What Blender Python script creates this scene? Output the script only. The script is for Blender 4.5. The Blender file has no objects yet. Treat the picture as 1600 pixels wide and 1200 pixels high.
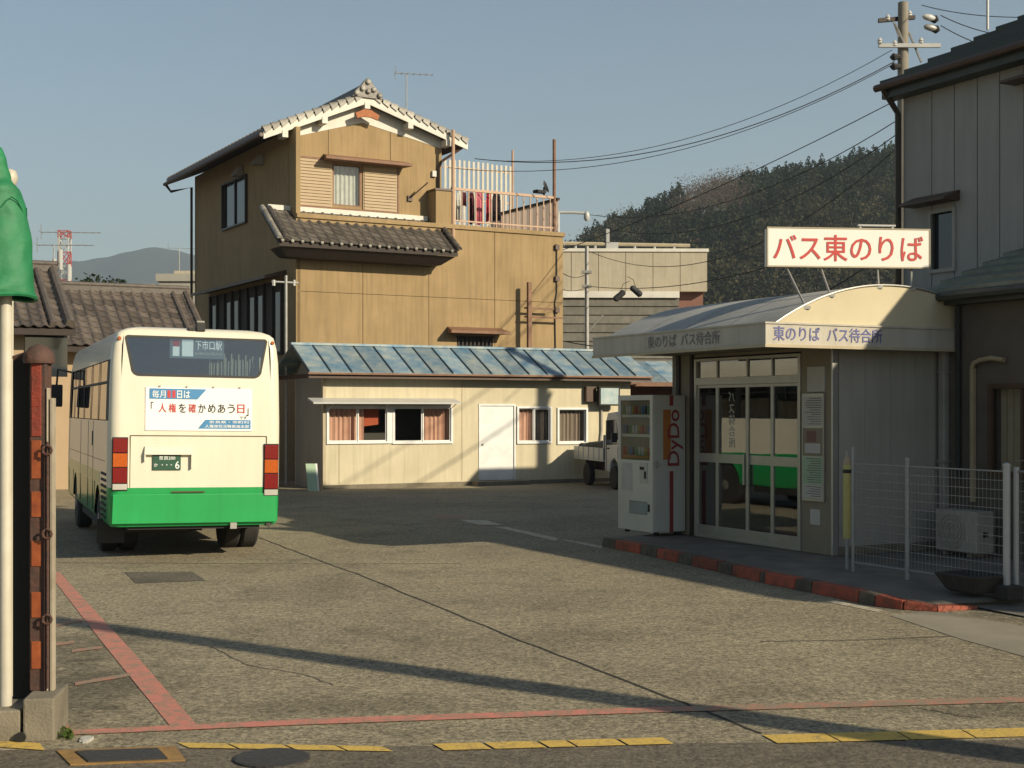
import bpy, math, random
import numpy as np
from mathutils import Vector, Matrix
R = math.radians
random.seed(7); rng = np.random.default_rng(7)
SC = bpy.context.scene
C = SC.collection
# ------------------------------------------------------------------ camera, sky, sun, exposure
F, H0, CX, HY = 2150.0, 1.85, 800.0, 640.0
cam = bpy.data.cameras.new('camera'); camo = bpy.data.objects.new('camera', cam); C.objects.link(camo)
camo.location = (0, 0, H0); camo.rotation_euler = (R(90), 0, 0)
cam.sensor_width = 36; cam.lens = 36 * F / 1600; cam.shift_y = (HY - 600) / 1600
cam.clip_start = .1; cam.clip_end = 20000
SC.camera = camo
SUN_EL = R(25); SDIR = Vector((.818 * math.cos(SUN_EL), -.575 * math.cos(SUN_EL), math.sin(SUN_EL))).normalized()
w = bpy.data.worlds.new('World'); SC.world = w; w.use_nodes = True
nt = w.node_tree; nt.nodes.clear()
sky = nt.nodes.new('ShaderNodeTexSky'); sky.sky_type = 'NISHITA'; sky.sun_disc = False
sky.sun_elevation = SUN_EL; sky.sun_rotation = math.atan2(SDIR.x, SDIR.y)
sky.altitude = 100; sky.air_density = 1.1; sky.dust_density = .5; sky.ozone_density = 0.4
bg = nt.nodes.new('ShaderNodeBackground'); bg.inputs[1].default_value = .071
wo = nt.nodes.new('ShaderNodeOutputWorld')
nt.links.new(sky.outputs[0], bg.inputs[0]); nt.links.new(bg.outputs[0], wo.inputs[0])
sl = bpy.data.lights.new('sun', 'SUN'); sl.energy = 5.0; sl.angle = R(.5); sl.color = (1, .87, .64)
so = bpy.data.objects.new('sun', sl); C.objects.link(so); so.rotation_euler = SDIR.to_track_quat('Z', 'Y').to_euler()
so.location = SDIR * 50
SC.view_settings.view_transform = 'Standard'; SC.view_settings.look = 'None'
SC.view_settings.exposure = .46; SC.view_settings.gamma = 1; SC.view_settings.use_curve_mapping = False
SC.cycles.max_bounces = 6; SC.cycles.transparent_max_bounces = 16; SC.cycles.use_denoising = True
SC.cycles.volume_bounces = 0
SC.cycles.sample_clamp_indirect = 4

# ------------------------------------------------------------------ helpers
class Fr:
    def __init__(s, ox, oy, dx, dy, oz=0):
        l = math.hypot(dx, dy); s.o = (ox, oy); s.e = (dx / l, dy / l); s.n = (-dy / l, dx / l); s.oz = oz
        s.rot = math.atan2(dy, dx)
    def w(s, x, y, z=0):
        return Vector((s.o[0] + x * s.e[0] + y * s.n[0], s.o[1] + x * s.e[1] + y * s.n[1], z + s.oz))
    def loc(s, X, Y):
        dx, dy = X - s.o[0], Y - s.o[1]
        return (dx * s.e[0] + dy * s.e[1], dx * s.n[0] + dy * s.n[1])
    def hit(s, px, py, y=0):            # meets the vertical plane local y = const -> (x, z)
        a = (px - CX) / F; on = s.o[0] * s.n[0] + s.o[1] * s.n[1]
        t = (on + y) / (a * s.n[0] + s.n[1])
        return s.loc(a * t, t)[0], H0 + (HY - py) / F * t - s.oz
    def hitx(s, px, py, x=0):           # meets the vertical plane local x = const -> (y, z)
        a = (px - CX) / F; oe = s.o[0] * s.e[0] + s.o[1] * s.e[1]
        t = (oe + x) / (a * s.e[0] + s.e[1])
        return s.loc(a * t, t)[1], H0 + (HY - py) / F * t - s.oz
    def sub(s, x, y, z=0, da=0):
        p = s.w(x, y); c, q = math.cos(s.rot + da), math.sin(s.rot + da)
        return Fr(p.x, p.y, c, q, z + s.oz)
W0 = Fr(0, 0, 1, 0)
def G(px, py, z=0):
    Z = (H0 - z) * F / (py - HY); return ((px - CX) / F * Z, Z, z)
def P(px, py, Z):
    return ((px - CX) / F * Z, Z, H0 + (HY - py) / F * Z)

def tag(o, label=None, cat=None, group=None, kind=None):
    if label: o['label'] = label
    if cat: o['category'] = cat
    if group: o['group'] = group
    if kind: o['kind'] = kind
    return o
def thing(name, label, cat, fr=W0, group=None, kind=None):
    o = bpy.data.objects.new(name, None); C.objects.link(o); o.empty_display_size = .2
    o.location = (fr.o[0], fr.o[1], fr.oz); o.rotation_euler = (0, 0, fr.rot)
    return tag(o, label, cat, group, kind)

class MB:
    def __init__(s): s.v = []; s.f = []
    def q(s, *p):
        n = len(s.v); s.v += [tuple(a) for a in p]; s.f.append(tuple(range(n, n + len(p)))); return s
    def box(s, x0, x1, y0, y1, z0, z1):
        n = len(s.v)
        s.v += [(x, y, z) for z in (z0, z1) for x, y in ((x0, y0), (x1, y0), (x1, y1), (x0, y1))]
        s.f += [tuple(n + i for i in t) for t in ((3, 2, 1, 0), (4, 5, 6, 7), (0, 1, 5, 4), (1, 2, 6, 5), (2, 3, 7, 6), (3, 0, 4, 7))]
        return s
    def hexa(s, b, t):                  # bottom 4 points, top 4 points
        n = len(s.v); s.v += [tuple(p) for p in b] + [tuple(p) for p in t]
        s.f += [tuple(n + i for i in k) for k in ((3, 2, 1, 0), (4, 5, 6, 7), (0, 1, 5, 4), (1, 2, 6, 5), (2, 3, 7, 6), (3, 0, 4, 7))]
        return s
    def prism(s, pts, d):               # polygon pts (3D) extruded by vector d
        n = len(s.v); k = len(pts); d = Vector(d)
        s.v += [tuple(p) for p in pts] + [tuple(Vector(p) + d) for p in pts]
        s.f.append(tuple(n + k - 1 - i for i in range(k))); s.f.append(tuple(n + k + i for i in range(k)))
        for i in range(k):
            j = (i + 1) % k; s.f.append((n + i, n + j, n + k + j, n + k + i))
        return s
    def cyl(s, p, q, r, n=8, r2=None, caps=True):
        p, q = Vector(p), Vector(q); r2 = r if r2 is None else r2
        d = (q - p).normalized(); a = d.orthogonal().normalized(); b = d.cross(a); m = len(s.v)
        for c, rr in ((p, r), (q, r2)):
            for i in range(n):
                t = 2 * math.pi * i / n; s.v.append(tuple(c + (a * math.cos(t) + b * math.sin(t)) * rr))
        for i in range(n):
            j = (i + 1) % n; s.f.append((m + i, m + j, m + n + j, m + n + i))
        if caps: s.f.append(tuple(m + n - 1 - i for i in range(n))); s.f.append(tuple(m + n + i for i in range(n)))
        return s
    def tube(s, pts, r, n=6):
        pts = [Vector(p) for p in pts]; m = len(s.v); k = len(pts)
        d0 = (pts[1] - pts[0]).normalized(); a = d0.orthogonal().normalized()
        for i, p in enumerate(pts):
            d = (pts[min(i + 1, k - 1)] - pts[max(i - 1, 0)]).normalized()
            a = (a - d * a.dot(d)).normalized(); b = d.cross(a)
            for j in range(n):
                t = 2 * math.pi * j / n; s.v.append(tuple(p + (a * math.cos(t) + b * math.sin(t)) * r))
        for i in range(k - 1):
            for j in range(n):
                l = (j + 1) % n; s.f.append((m + i * n + j, m + i * n + l, m + (i + 1) * n + l, m + (i + 1) * n + j))
        s.f.append(tuple(m + n - 1 - j for j in range(n))); s.f.append(tuple(m + (k - 1) * n + j for j in range(n)))
        return s
    def lathe(s, prof, c, ax, n=20):    # prof [(along, radius)]
        c, ax = Vector(c), Vector(ax).normalized(); a = ax.orthogonal().normalized(); b = ax.cross(a); m = len(s.v)
        for h, r in prof:
            for j in range(n):
                t = 2 * math.pi * j / n; s.v.append(tuple(c + ax * h + (a * math.cos(t) + b * math.sin(t)) * r))
        for i in range(len(prof) - 1):
            for j in range(n):
                l = (j + 1) % n; s.f.append((m + i * n + j, m + i * n + l, m + (i + 1) * n + l, m + (i + 1) * n + j))
        s.f.append(tuple(m + n - 1 - j for j in range(n))); k = len(prof) - 1
        s.f.append(tuple(m + k * n + j for j in range(n)))
        return s
    def wall(s, a0, a1, b0, b1, c0, c1, holes=(), ax='x'):
        # a slab whose broad side spans a (x or y) and b (z), thickness c0..c1, with rectangular holes
        A = sorted({a0, a1, *[h[0] for h in holes], *[h[1] for h in holes]}); B = sorted({b0, b1, *[h[2] for h in holes], *[h[3] for h in holes]})
        A = [a for a in A if a0 <= a <= a1]; B = [b for b in B if b0 <= b <= b1]
        m = (lambda a, b, c: (a, c, b)) if ax == 'x' else (lambda a, b, c: (c, a, b))
        inh = lambda a, b: any(h[0] < a < h[1] and h[2] < b < h[3] for h in holes)
        for i in range(len(A) - 1):
            for j in range(len(B) - 1):
                if inh((A[i] + A[i + 1]) / 2, (B[j] + B[j + 1]) / 2): continue
                for c in (c0, c1): s.q(m(A[i], B[j], c), m(A[i + 1], B[j], c), m(A[i + 1], B[j + 1], c), m(A[i], B[j + 1], c))
        for h in [(a0, a1, b0, b1)] + list(holes):
            x0, x1, z0, z1 = h
            for p, q in (((x0, z0), (x1, z0)), ((x1, z0), (x1, z1)), ((x1, z1), (x0, z1)), ((x0, z1), (x0, z0))):
                s.q(m(*p, c0), m(*q, c0), m(*q, c1), m(*p, c1))
        return s
    def ring(s, outer, inner):          # two loops with the same number of 3D points
        n = len(outer)
        for i in range(n):
            j = (i + 1) % n; s.q(outer[i], outer[j], inner[j], inner[i])
        return s
    def mesh(s, name, smooth=None):
        me = bpy.data.meshes.new(name); me.from_pydata(s.v, [], s.f); me.update()
        if smooth is not None:
            me.shade_smooth(); me.set_sharp_from_angle(angle=R(smooth))
        return me
    def build(s, name, mat, parent=None, loc=None, rot=None, smooth=None, bevel=None, label=None, kind=None, weld=False):
        me = s.mesh(name, smooth); me.materials.append(mat)
        if weld:
            import bmesh
            b = bmesh.new(); b.from_mesh(me); bmesh.ops.remove_doubles(b, verts=b.verts, dist=1e-5)
            bmesh.ops.recalc_face_normals(b, faces=b.faces); b.to_mesh(me); b.free()
            if smooth is not None: me.shade_smooth(); me.set_sharp_from_angle(angle=R(smooth))
        o = bpy.data.objects.new(name, me); C.objects.link(o)
        if parent: o.parent = parent
        if loc is not None: o.location = loc
        if rot is not None: o.rotation_euler = rot
        if bevel:
            m = o.modifiers.new('bevel', 'BEVEL'); m.width = bevel; m.segments = 2; m.limit_method = 'ANGLE'; m.angle_limit = R(40)
        return tag(o, label, None, None, kind)
def single(mb, name, mat, label, cat, fr=W0, group=None, kind=None, **k):
    o = mb.build(name, mat, **k); o.location = (fr.o[0], fr.o[1], fr.oz); o.rotation_euler = (0, 0, fr.rot)
    return tag(o, label, cat, group, kind)
def inst(src, name, parent, loc, rot=(0, 0, 0), scale=None):
    o = bpy.data.objects.new(name, src); C.objects.link(o); o.parent = parent; o.location = loc; o.rotation_euler = rot
    if scale: o.scale = scale
    return o

# ------------------------------------------------------------------ materials
KA = .74
def K(c): return tuple(x * KA for x in c)
def _m(name):
    m = bpy.data.materials.new(name); m.use_nodes = True; n = m.node_tree; n.nodes.clear(); return m, n
def nd(n, t, **k):
    x = n.nodes.new(t)
    for a, b in k.items(): setattr(x, a, b)
    return x
def mat(name, col, col2=None, sc=3.0, rough=.7, metal=0.0, bump=0.0, bsc=60.0, streak=0.0, var=0.0, dirt=0.0, spec=.5, sharp=False, coat=0.0, det=5.0):
    """col..col2 mixed by noise; streak = vertical run marks; var = value change from object to object; dirt = large worn patches"""
    m, n = _m(name); L = n.links.new
    out = nd(n, 'ShaderNodeOutputMaterial'); b = nd(n, 'ShaderNodeBsdfPrincipled'); L(b.outputs[0], out.inputs[0])
    tc = nd(n, 'ShaderNodeTexCoord')
    b.inputs['Roughness'].default_value = rough; b.inputs['Metallic'].default_value = metal
    b.inputs['Specular IOR Level'].default_value = spec; b.inputs['Coat Weight'].default_value = coat
    col = K(col); col2 = K(col2) if col2 else tuple(c * .82 for c in col)
    no = nd(n, 'ShaderNodeTexNoise'); no.inputs['Scale'].default_value = sc; no.inputs['Detail'].default_value = det; no.inputs['Roughness'].default_value = .6
    L(tc.outputs['Object'], no.inputs['Vector'])
    rp = nd(n, 'ShaderNodeMapRange'); lo, hi = (.47, .53) if sharp else (.3, .7)
    rp.inputs['From Min'].default_value = lo; rp.inputs['From Max'].default_value = hi; L(no.outputs['Fac'], rp.inputs['Value'])
    mx = nd(n, 'ShaderNodeMix', data_type='RGBA'); mx.inputs['A'].default_value = (*col, 1); mx.inputs['B'].default_value = (*col2, 1)
    L(rp.outputs[0], mx.inputs['Factor']); cur = mx.outputs['Result']
    def mult(cur, fac_socket):
        x = nd(n, 'ShaderNodeMix', data_type='RGBA', blend_type='MULTIPLY'); x.inputs['Factor'].default_value = 1
        L(cur, x.inputs['A']); L(fac_socket, x.inputs['B']); return x.outputs['Result']
    if streak:
        mp = nd(n, 'ShaderNodeMapping'); mp.inputs['Scale'].default_value = (7, 7, .5); L(tc.outputs['Object'], mp.inputs['Vector'])
        n2 = nd(n, 'ShaderNodeTexNoise'); n2.inputs['Scale'].default_value = 1.6; n2.inputs['Detail'].default_value = 4; L(mp.outputs[0], n2.inputs['Vector'])
        r2 = nd(n, 'ShaderNodeMapRange'); r2.inputs['From Min'].default_value = .42; r2.inputs['From Max'].default_value = .75
        r2.inputs['To Min'].default_value = 1; r2.inputs['To Max'].default_value = 1 - streak; L(n2.outputs['Fac'], r2.inputs['Value']); cur = mult(cur, r2.outputs[0])
    if dirt:
        n3 = nd(n, 'ShaderNodeTexNoise'); n3.inputs['Scale'].default_value = .7; n3.inputs['Detail'].default_value = 6; n3.inputs['Roughness'].default_value = .65; L(tc.outputs['Object'], n3.inputs['Vector'])
        r3 = nd(n, 'ShaderNodeMapRange'); r3.inputs['From Min'].default_value = .35; r3.inputs['From Max'].default_value = .7
        r3.inputs['To Min'].default_value = 1; r3.inputs['To Max'].default_value = 1 - dirt; L(n3.outputs['Fac'], r3.inputs['Value']); cur = mult(cur, r3.outputs[0])
    if var:
        oi = nd(n, 'ShaderNodeObjectInfo'); r4 = nd(n, 'ShaderNodeMapRange'); r4.inputs['To Min'].default_value = 1 - var; r4.inputs['To Max'].default_value = 1 + var
        L(oi.outputs['Random'], r4.inputs['Value']); cur = mult(cur, r4.outputs[0])
    L(cur, b.inputs['Base Color'])
    if bump:
        nb = nd(n, 'ShaderNodeTexNoise'); nb.inputs['Scale'].default_value = bsc; nb.inputs['Detail'].default_value = 4; L(tc.outputs['Object'], nb.inputs['Vector'])
        bp = nd(n, 'ShaderNodeBump'); bp.inputs['Strength'].default_value = bump; bp.inputs['Distance'].default_value = .02
        L(nb.outputs['Fac'], bp.inputs['Height']); L(bp.outputs[0], b.inputs['Normal'])
    return m
def glass_mat(name, tint=(.6, .68, .68), rough=.01, ior=1.5, boost=0.0, wav=0.0):
    m, n = _m(name); L = n.links.new
    out = nd(n, 'ShaderNodeOutputMaterial'); t = nd(n, 'ShaderNodeBsdfTransparent'); t.inputs[0].default_value = (*tint, 1)
    g = nd(n, 'ShaderNodeBsdfGlossy'); g.inputs['Roughness'].default_value = rough; g.inputs['Color'].default_value = (.95, .97, 1, 1)
    f = nd(n, 'ShaderNodeLayerWeight'); f.inputs['Blend'].default_value = .5; f0 = ((ior - 1) / (ior + 1)) ** 2      # same from both sides of the pane
    pw = nd(n, 'ShaderNodeMath', operation='POWER'); pw.inputs[1].default_value = 5; L(f.outputs['Facing'], pw.inputs[0])
    ad = nd(n, 'ShaderNodeMath', operation='MULTIPLY_ADD'); ad.use_clamp = True; ad.inputs[1].default_value = 1 - f0; ad.inputs[2].default_value = f0 + boost; L(pw.outputs[0], ad.inputs[0])
    x = nd(n, 'ShaderNodeMixShader'); L(ad.outputs[0], x.inputs[0]); L(t.outputs[0], x.inputs[1]); L(g.outputs[0], x.inputs[2]); L(x.outputs[0], out.inputs[0])
    if wav:
        tc = nd(n, 'ShaderNodeTexCoord'); nb = nd(n, 'ShaderNodeTexNoise'); nb.inputs['Scale'].default_value = 1.3; nb.inputs['Detail'].default_value = 1
        L(tc.outputs['Object'], nb.inputs['Vector']); bp = nd(n, 'ShaderNodeBump'); bp.inputs['Strength'].default_value = wav; bp.inputs['Distance'].default_value = .02
        L(nb.outputs['Fac'], bp.inputs['Height']); L(bp.outputs[0], g.inputs['Normal'])
    return m
def asphalt_mat(name, a, b, spk=.5, spots=()):
    a, b = K(a), K(b); m, n = _m(name); L = n.links.new
    out = nd(n, 'ShaderNodeOutputMaterial'); p = nd(n, 'ShaderNodeBsdfPrincipled'); L(p.outputs[0], out.inputs[0]); p.inputs['Roughness'].default_value = .9; p.inputs['Specular IOR Level'].default_value = .25
    tc = nd(n, 'ShaderNodeTexCoord')
    def noise(sc, det=5, ro=.6, lo=.3, hi=.7, t0=0, t1=1):
        x = nd(n, 'ShaderNodeTexNoise'); x.inputs['Scale'].default_value = sc; x.inputs['Detail'].default_value = det; x.inputs['Roughness'].default_value = ro
        L(tc.outputs['Object'], x.inputs['Vector']); r = nd(n, 'ShaderNodeMapRange'); r.inputs['From Min'].default_value = lo; r.inputs['From Max'].default_value = hi
        r.inputs['To Min'].default_value = t0; r.inputs['To Max'].default_value = t1; L(x.outputs['Fac'], r.inputs['Value']); return r.outputs[0]
    mx = nd(n, 'ShaderNodeMix', data_type='RGBA'); mx.inputs['A'].default_value = (*a, 1); mx.inputs['B'].default_value = (*b, 1); L(noise(.35, 7, .66, .36, .64), mx.inputs['Factor'])
    cur = mx.outputs['Result']
    def mul(cur, s):
        x = nd(n, 'ShaderNodeMix', data_type='RGBA', blend_type='MULTIPLY'); x.inputs['Factor'].default_value = 1; L(cur, x.inputs['A']); L(s, x.inputs['B']); return x.outputs['Result']
    cur = mul(cur, noise(26, 5, .8, .38, .62, 1 - spk, 1 + spk))        # exposed stones
    cur = mul(cur, noise(11, 3, .6, .35, .65, 1 - spk * .35, 1 + spk * .3))
    cur = mul(cur, noise(1.7, 6, .7, .52, .72, 1, .68))          # stains
    cur = mul(cur, noise(.6, 8, .72, .50, .66, 1, .80))
    for cx_, cy_, rx_, ry_, dk in spots:                          # mossy and oily patches where they lie in the yard
        mp = nd(n, 'ShaderNodeMapping'); mp.inputs['Location'].default_value = (-cx_ / rx_, -cy_ / ry_, 0); mp.inputs['Scale'].default_value = (1 / rx_, 1 / ry_, 0); L(tc.outputs['Object'], mp.inputs['Vector'])
        ln = nd(n, 'ShaderNodeVectorMath', operation='LENGTH'); L(mp.outputs[0], ln.inputs[0])
        ad = nd(n, 'ShaderNodeMath', operation='ADD'); L(ln.outputs['Value'], ad.inputs[0]); L(noise(2.6, 6, .7, .3, .7, -.55, .55), ad.inputs[1])
        mr = nd(n, 'ShaderNodeMapRange'); mr.inputs['From Min'].default_value = .45; mr.inputs['From Max'].default_value = 1.0; mr.inputs['To Min'].default_value = dk; mr.inputs['To Max'].default_value = 1; L(ad.outputs[0], mr.inputs['Value']); cur = mul(cur, mr.outputs[0])
    L(cur, p.inputs['Base Color'])
    x = nd(n, 'ShaderNodeTexNoise'); x.inputs['Scale'].default_value = 45; x.inputs['Detail'].default_value = 4; L(tc.outputs['Object'], x.inputs['Vector'])
    bp = nd(n, 'ShaderNodeBump'); bp.inputs['Strength'].default_value = .55; bp.inputs['Distance'].default_value = .012; L(x.outputs['Fac'], bp.inputs['Height']); L(bp.outputs[0], p.inputs['Normal'])
    return m
def worn_paint(name, col, under, wear=.5, sc=14):
    col, under = K(col), K(under)
    m, n = _m(name); L = n.links.new
    out = nd(n, 'ShaderNodeOutputMaterial'); p = nd(n, 'ShaderNodeBsdfPrincipled'); L(p.outputs[0], out.inputs[0]); p.inputs['Roughness'].default_value = .85
    tc = nd(n, 'ShaderNodeTexCoord'); x = nd(n, 'ShaderNodeTexNoise'); x.inputs['Scale'].default_value = sc; x.inputs['Detail'].default_value = 8; x.inputs['Roughness'].default_value = .75
    L(tc.outputs['Object'], x.inputs['Vector']); r = nd(n, 'ShaderNodeMapRange'); r.inputs['From Min'].default_value = wear - .06; r.inputs['From Max'].default_value = wear + .14; L(x.outputs['Fac'], r.inputs['Value'])
    mx = nd(n, 'ShaderNodeMix', data_type='RGBA'); mx.inputs['A'].default_value = (*col, 1); mx.inputs['B'].default_value = (*under, 1); L(r.outputs[0], mx.inputs['Factor']); L(mx.outputs['Result'], p.inputs['Base Color'])
    y = nd(n, 'ShaderNodeTexNoise'); y.inputs['Scale'].default_value = 45; L(tc.outputs['Object'], y.inputs['Vector'])
    bp = nd(n, 'ShaderNodeBump'); bp.inputs['Strength'].default_value = .4; bp.inputs['Distance'].default_value = .01; L(y.outputs['Fac'], bp.inputs['Height']); L(bp.outputs[0], p.inputs['Normal'])
    return m

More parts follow.
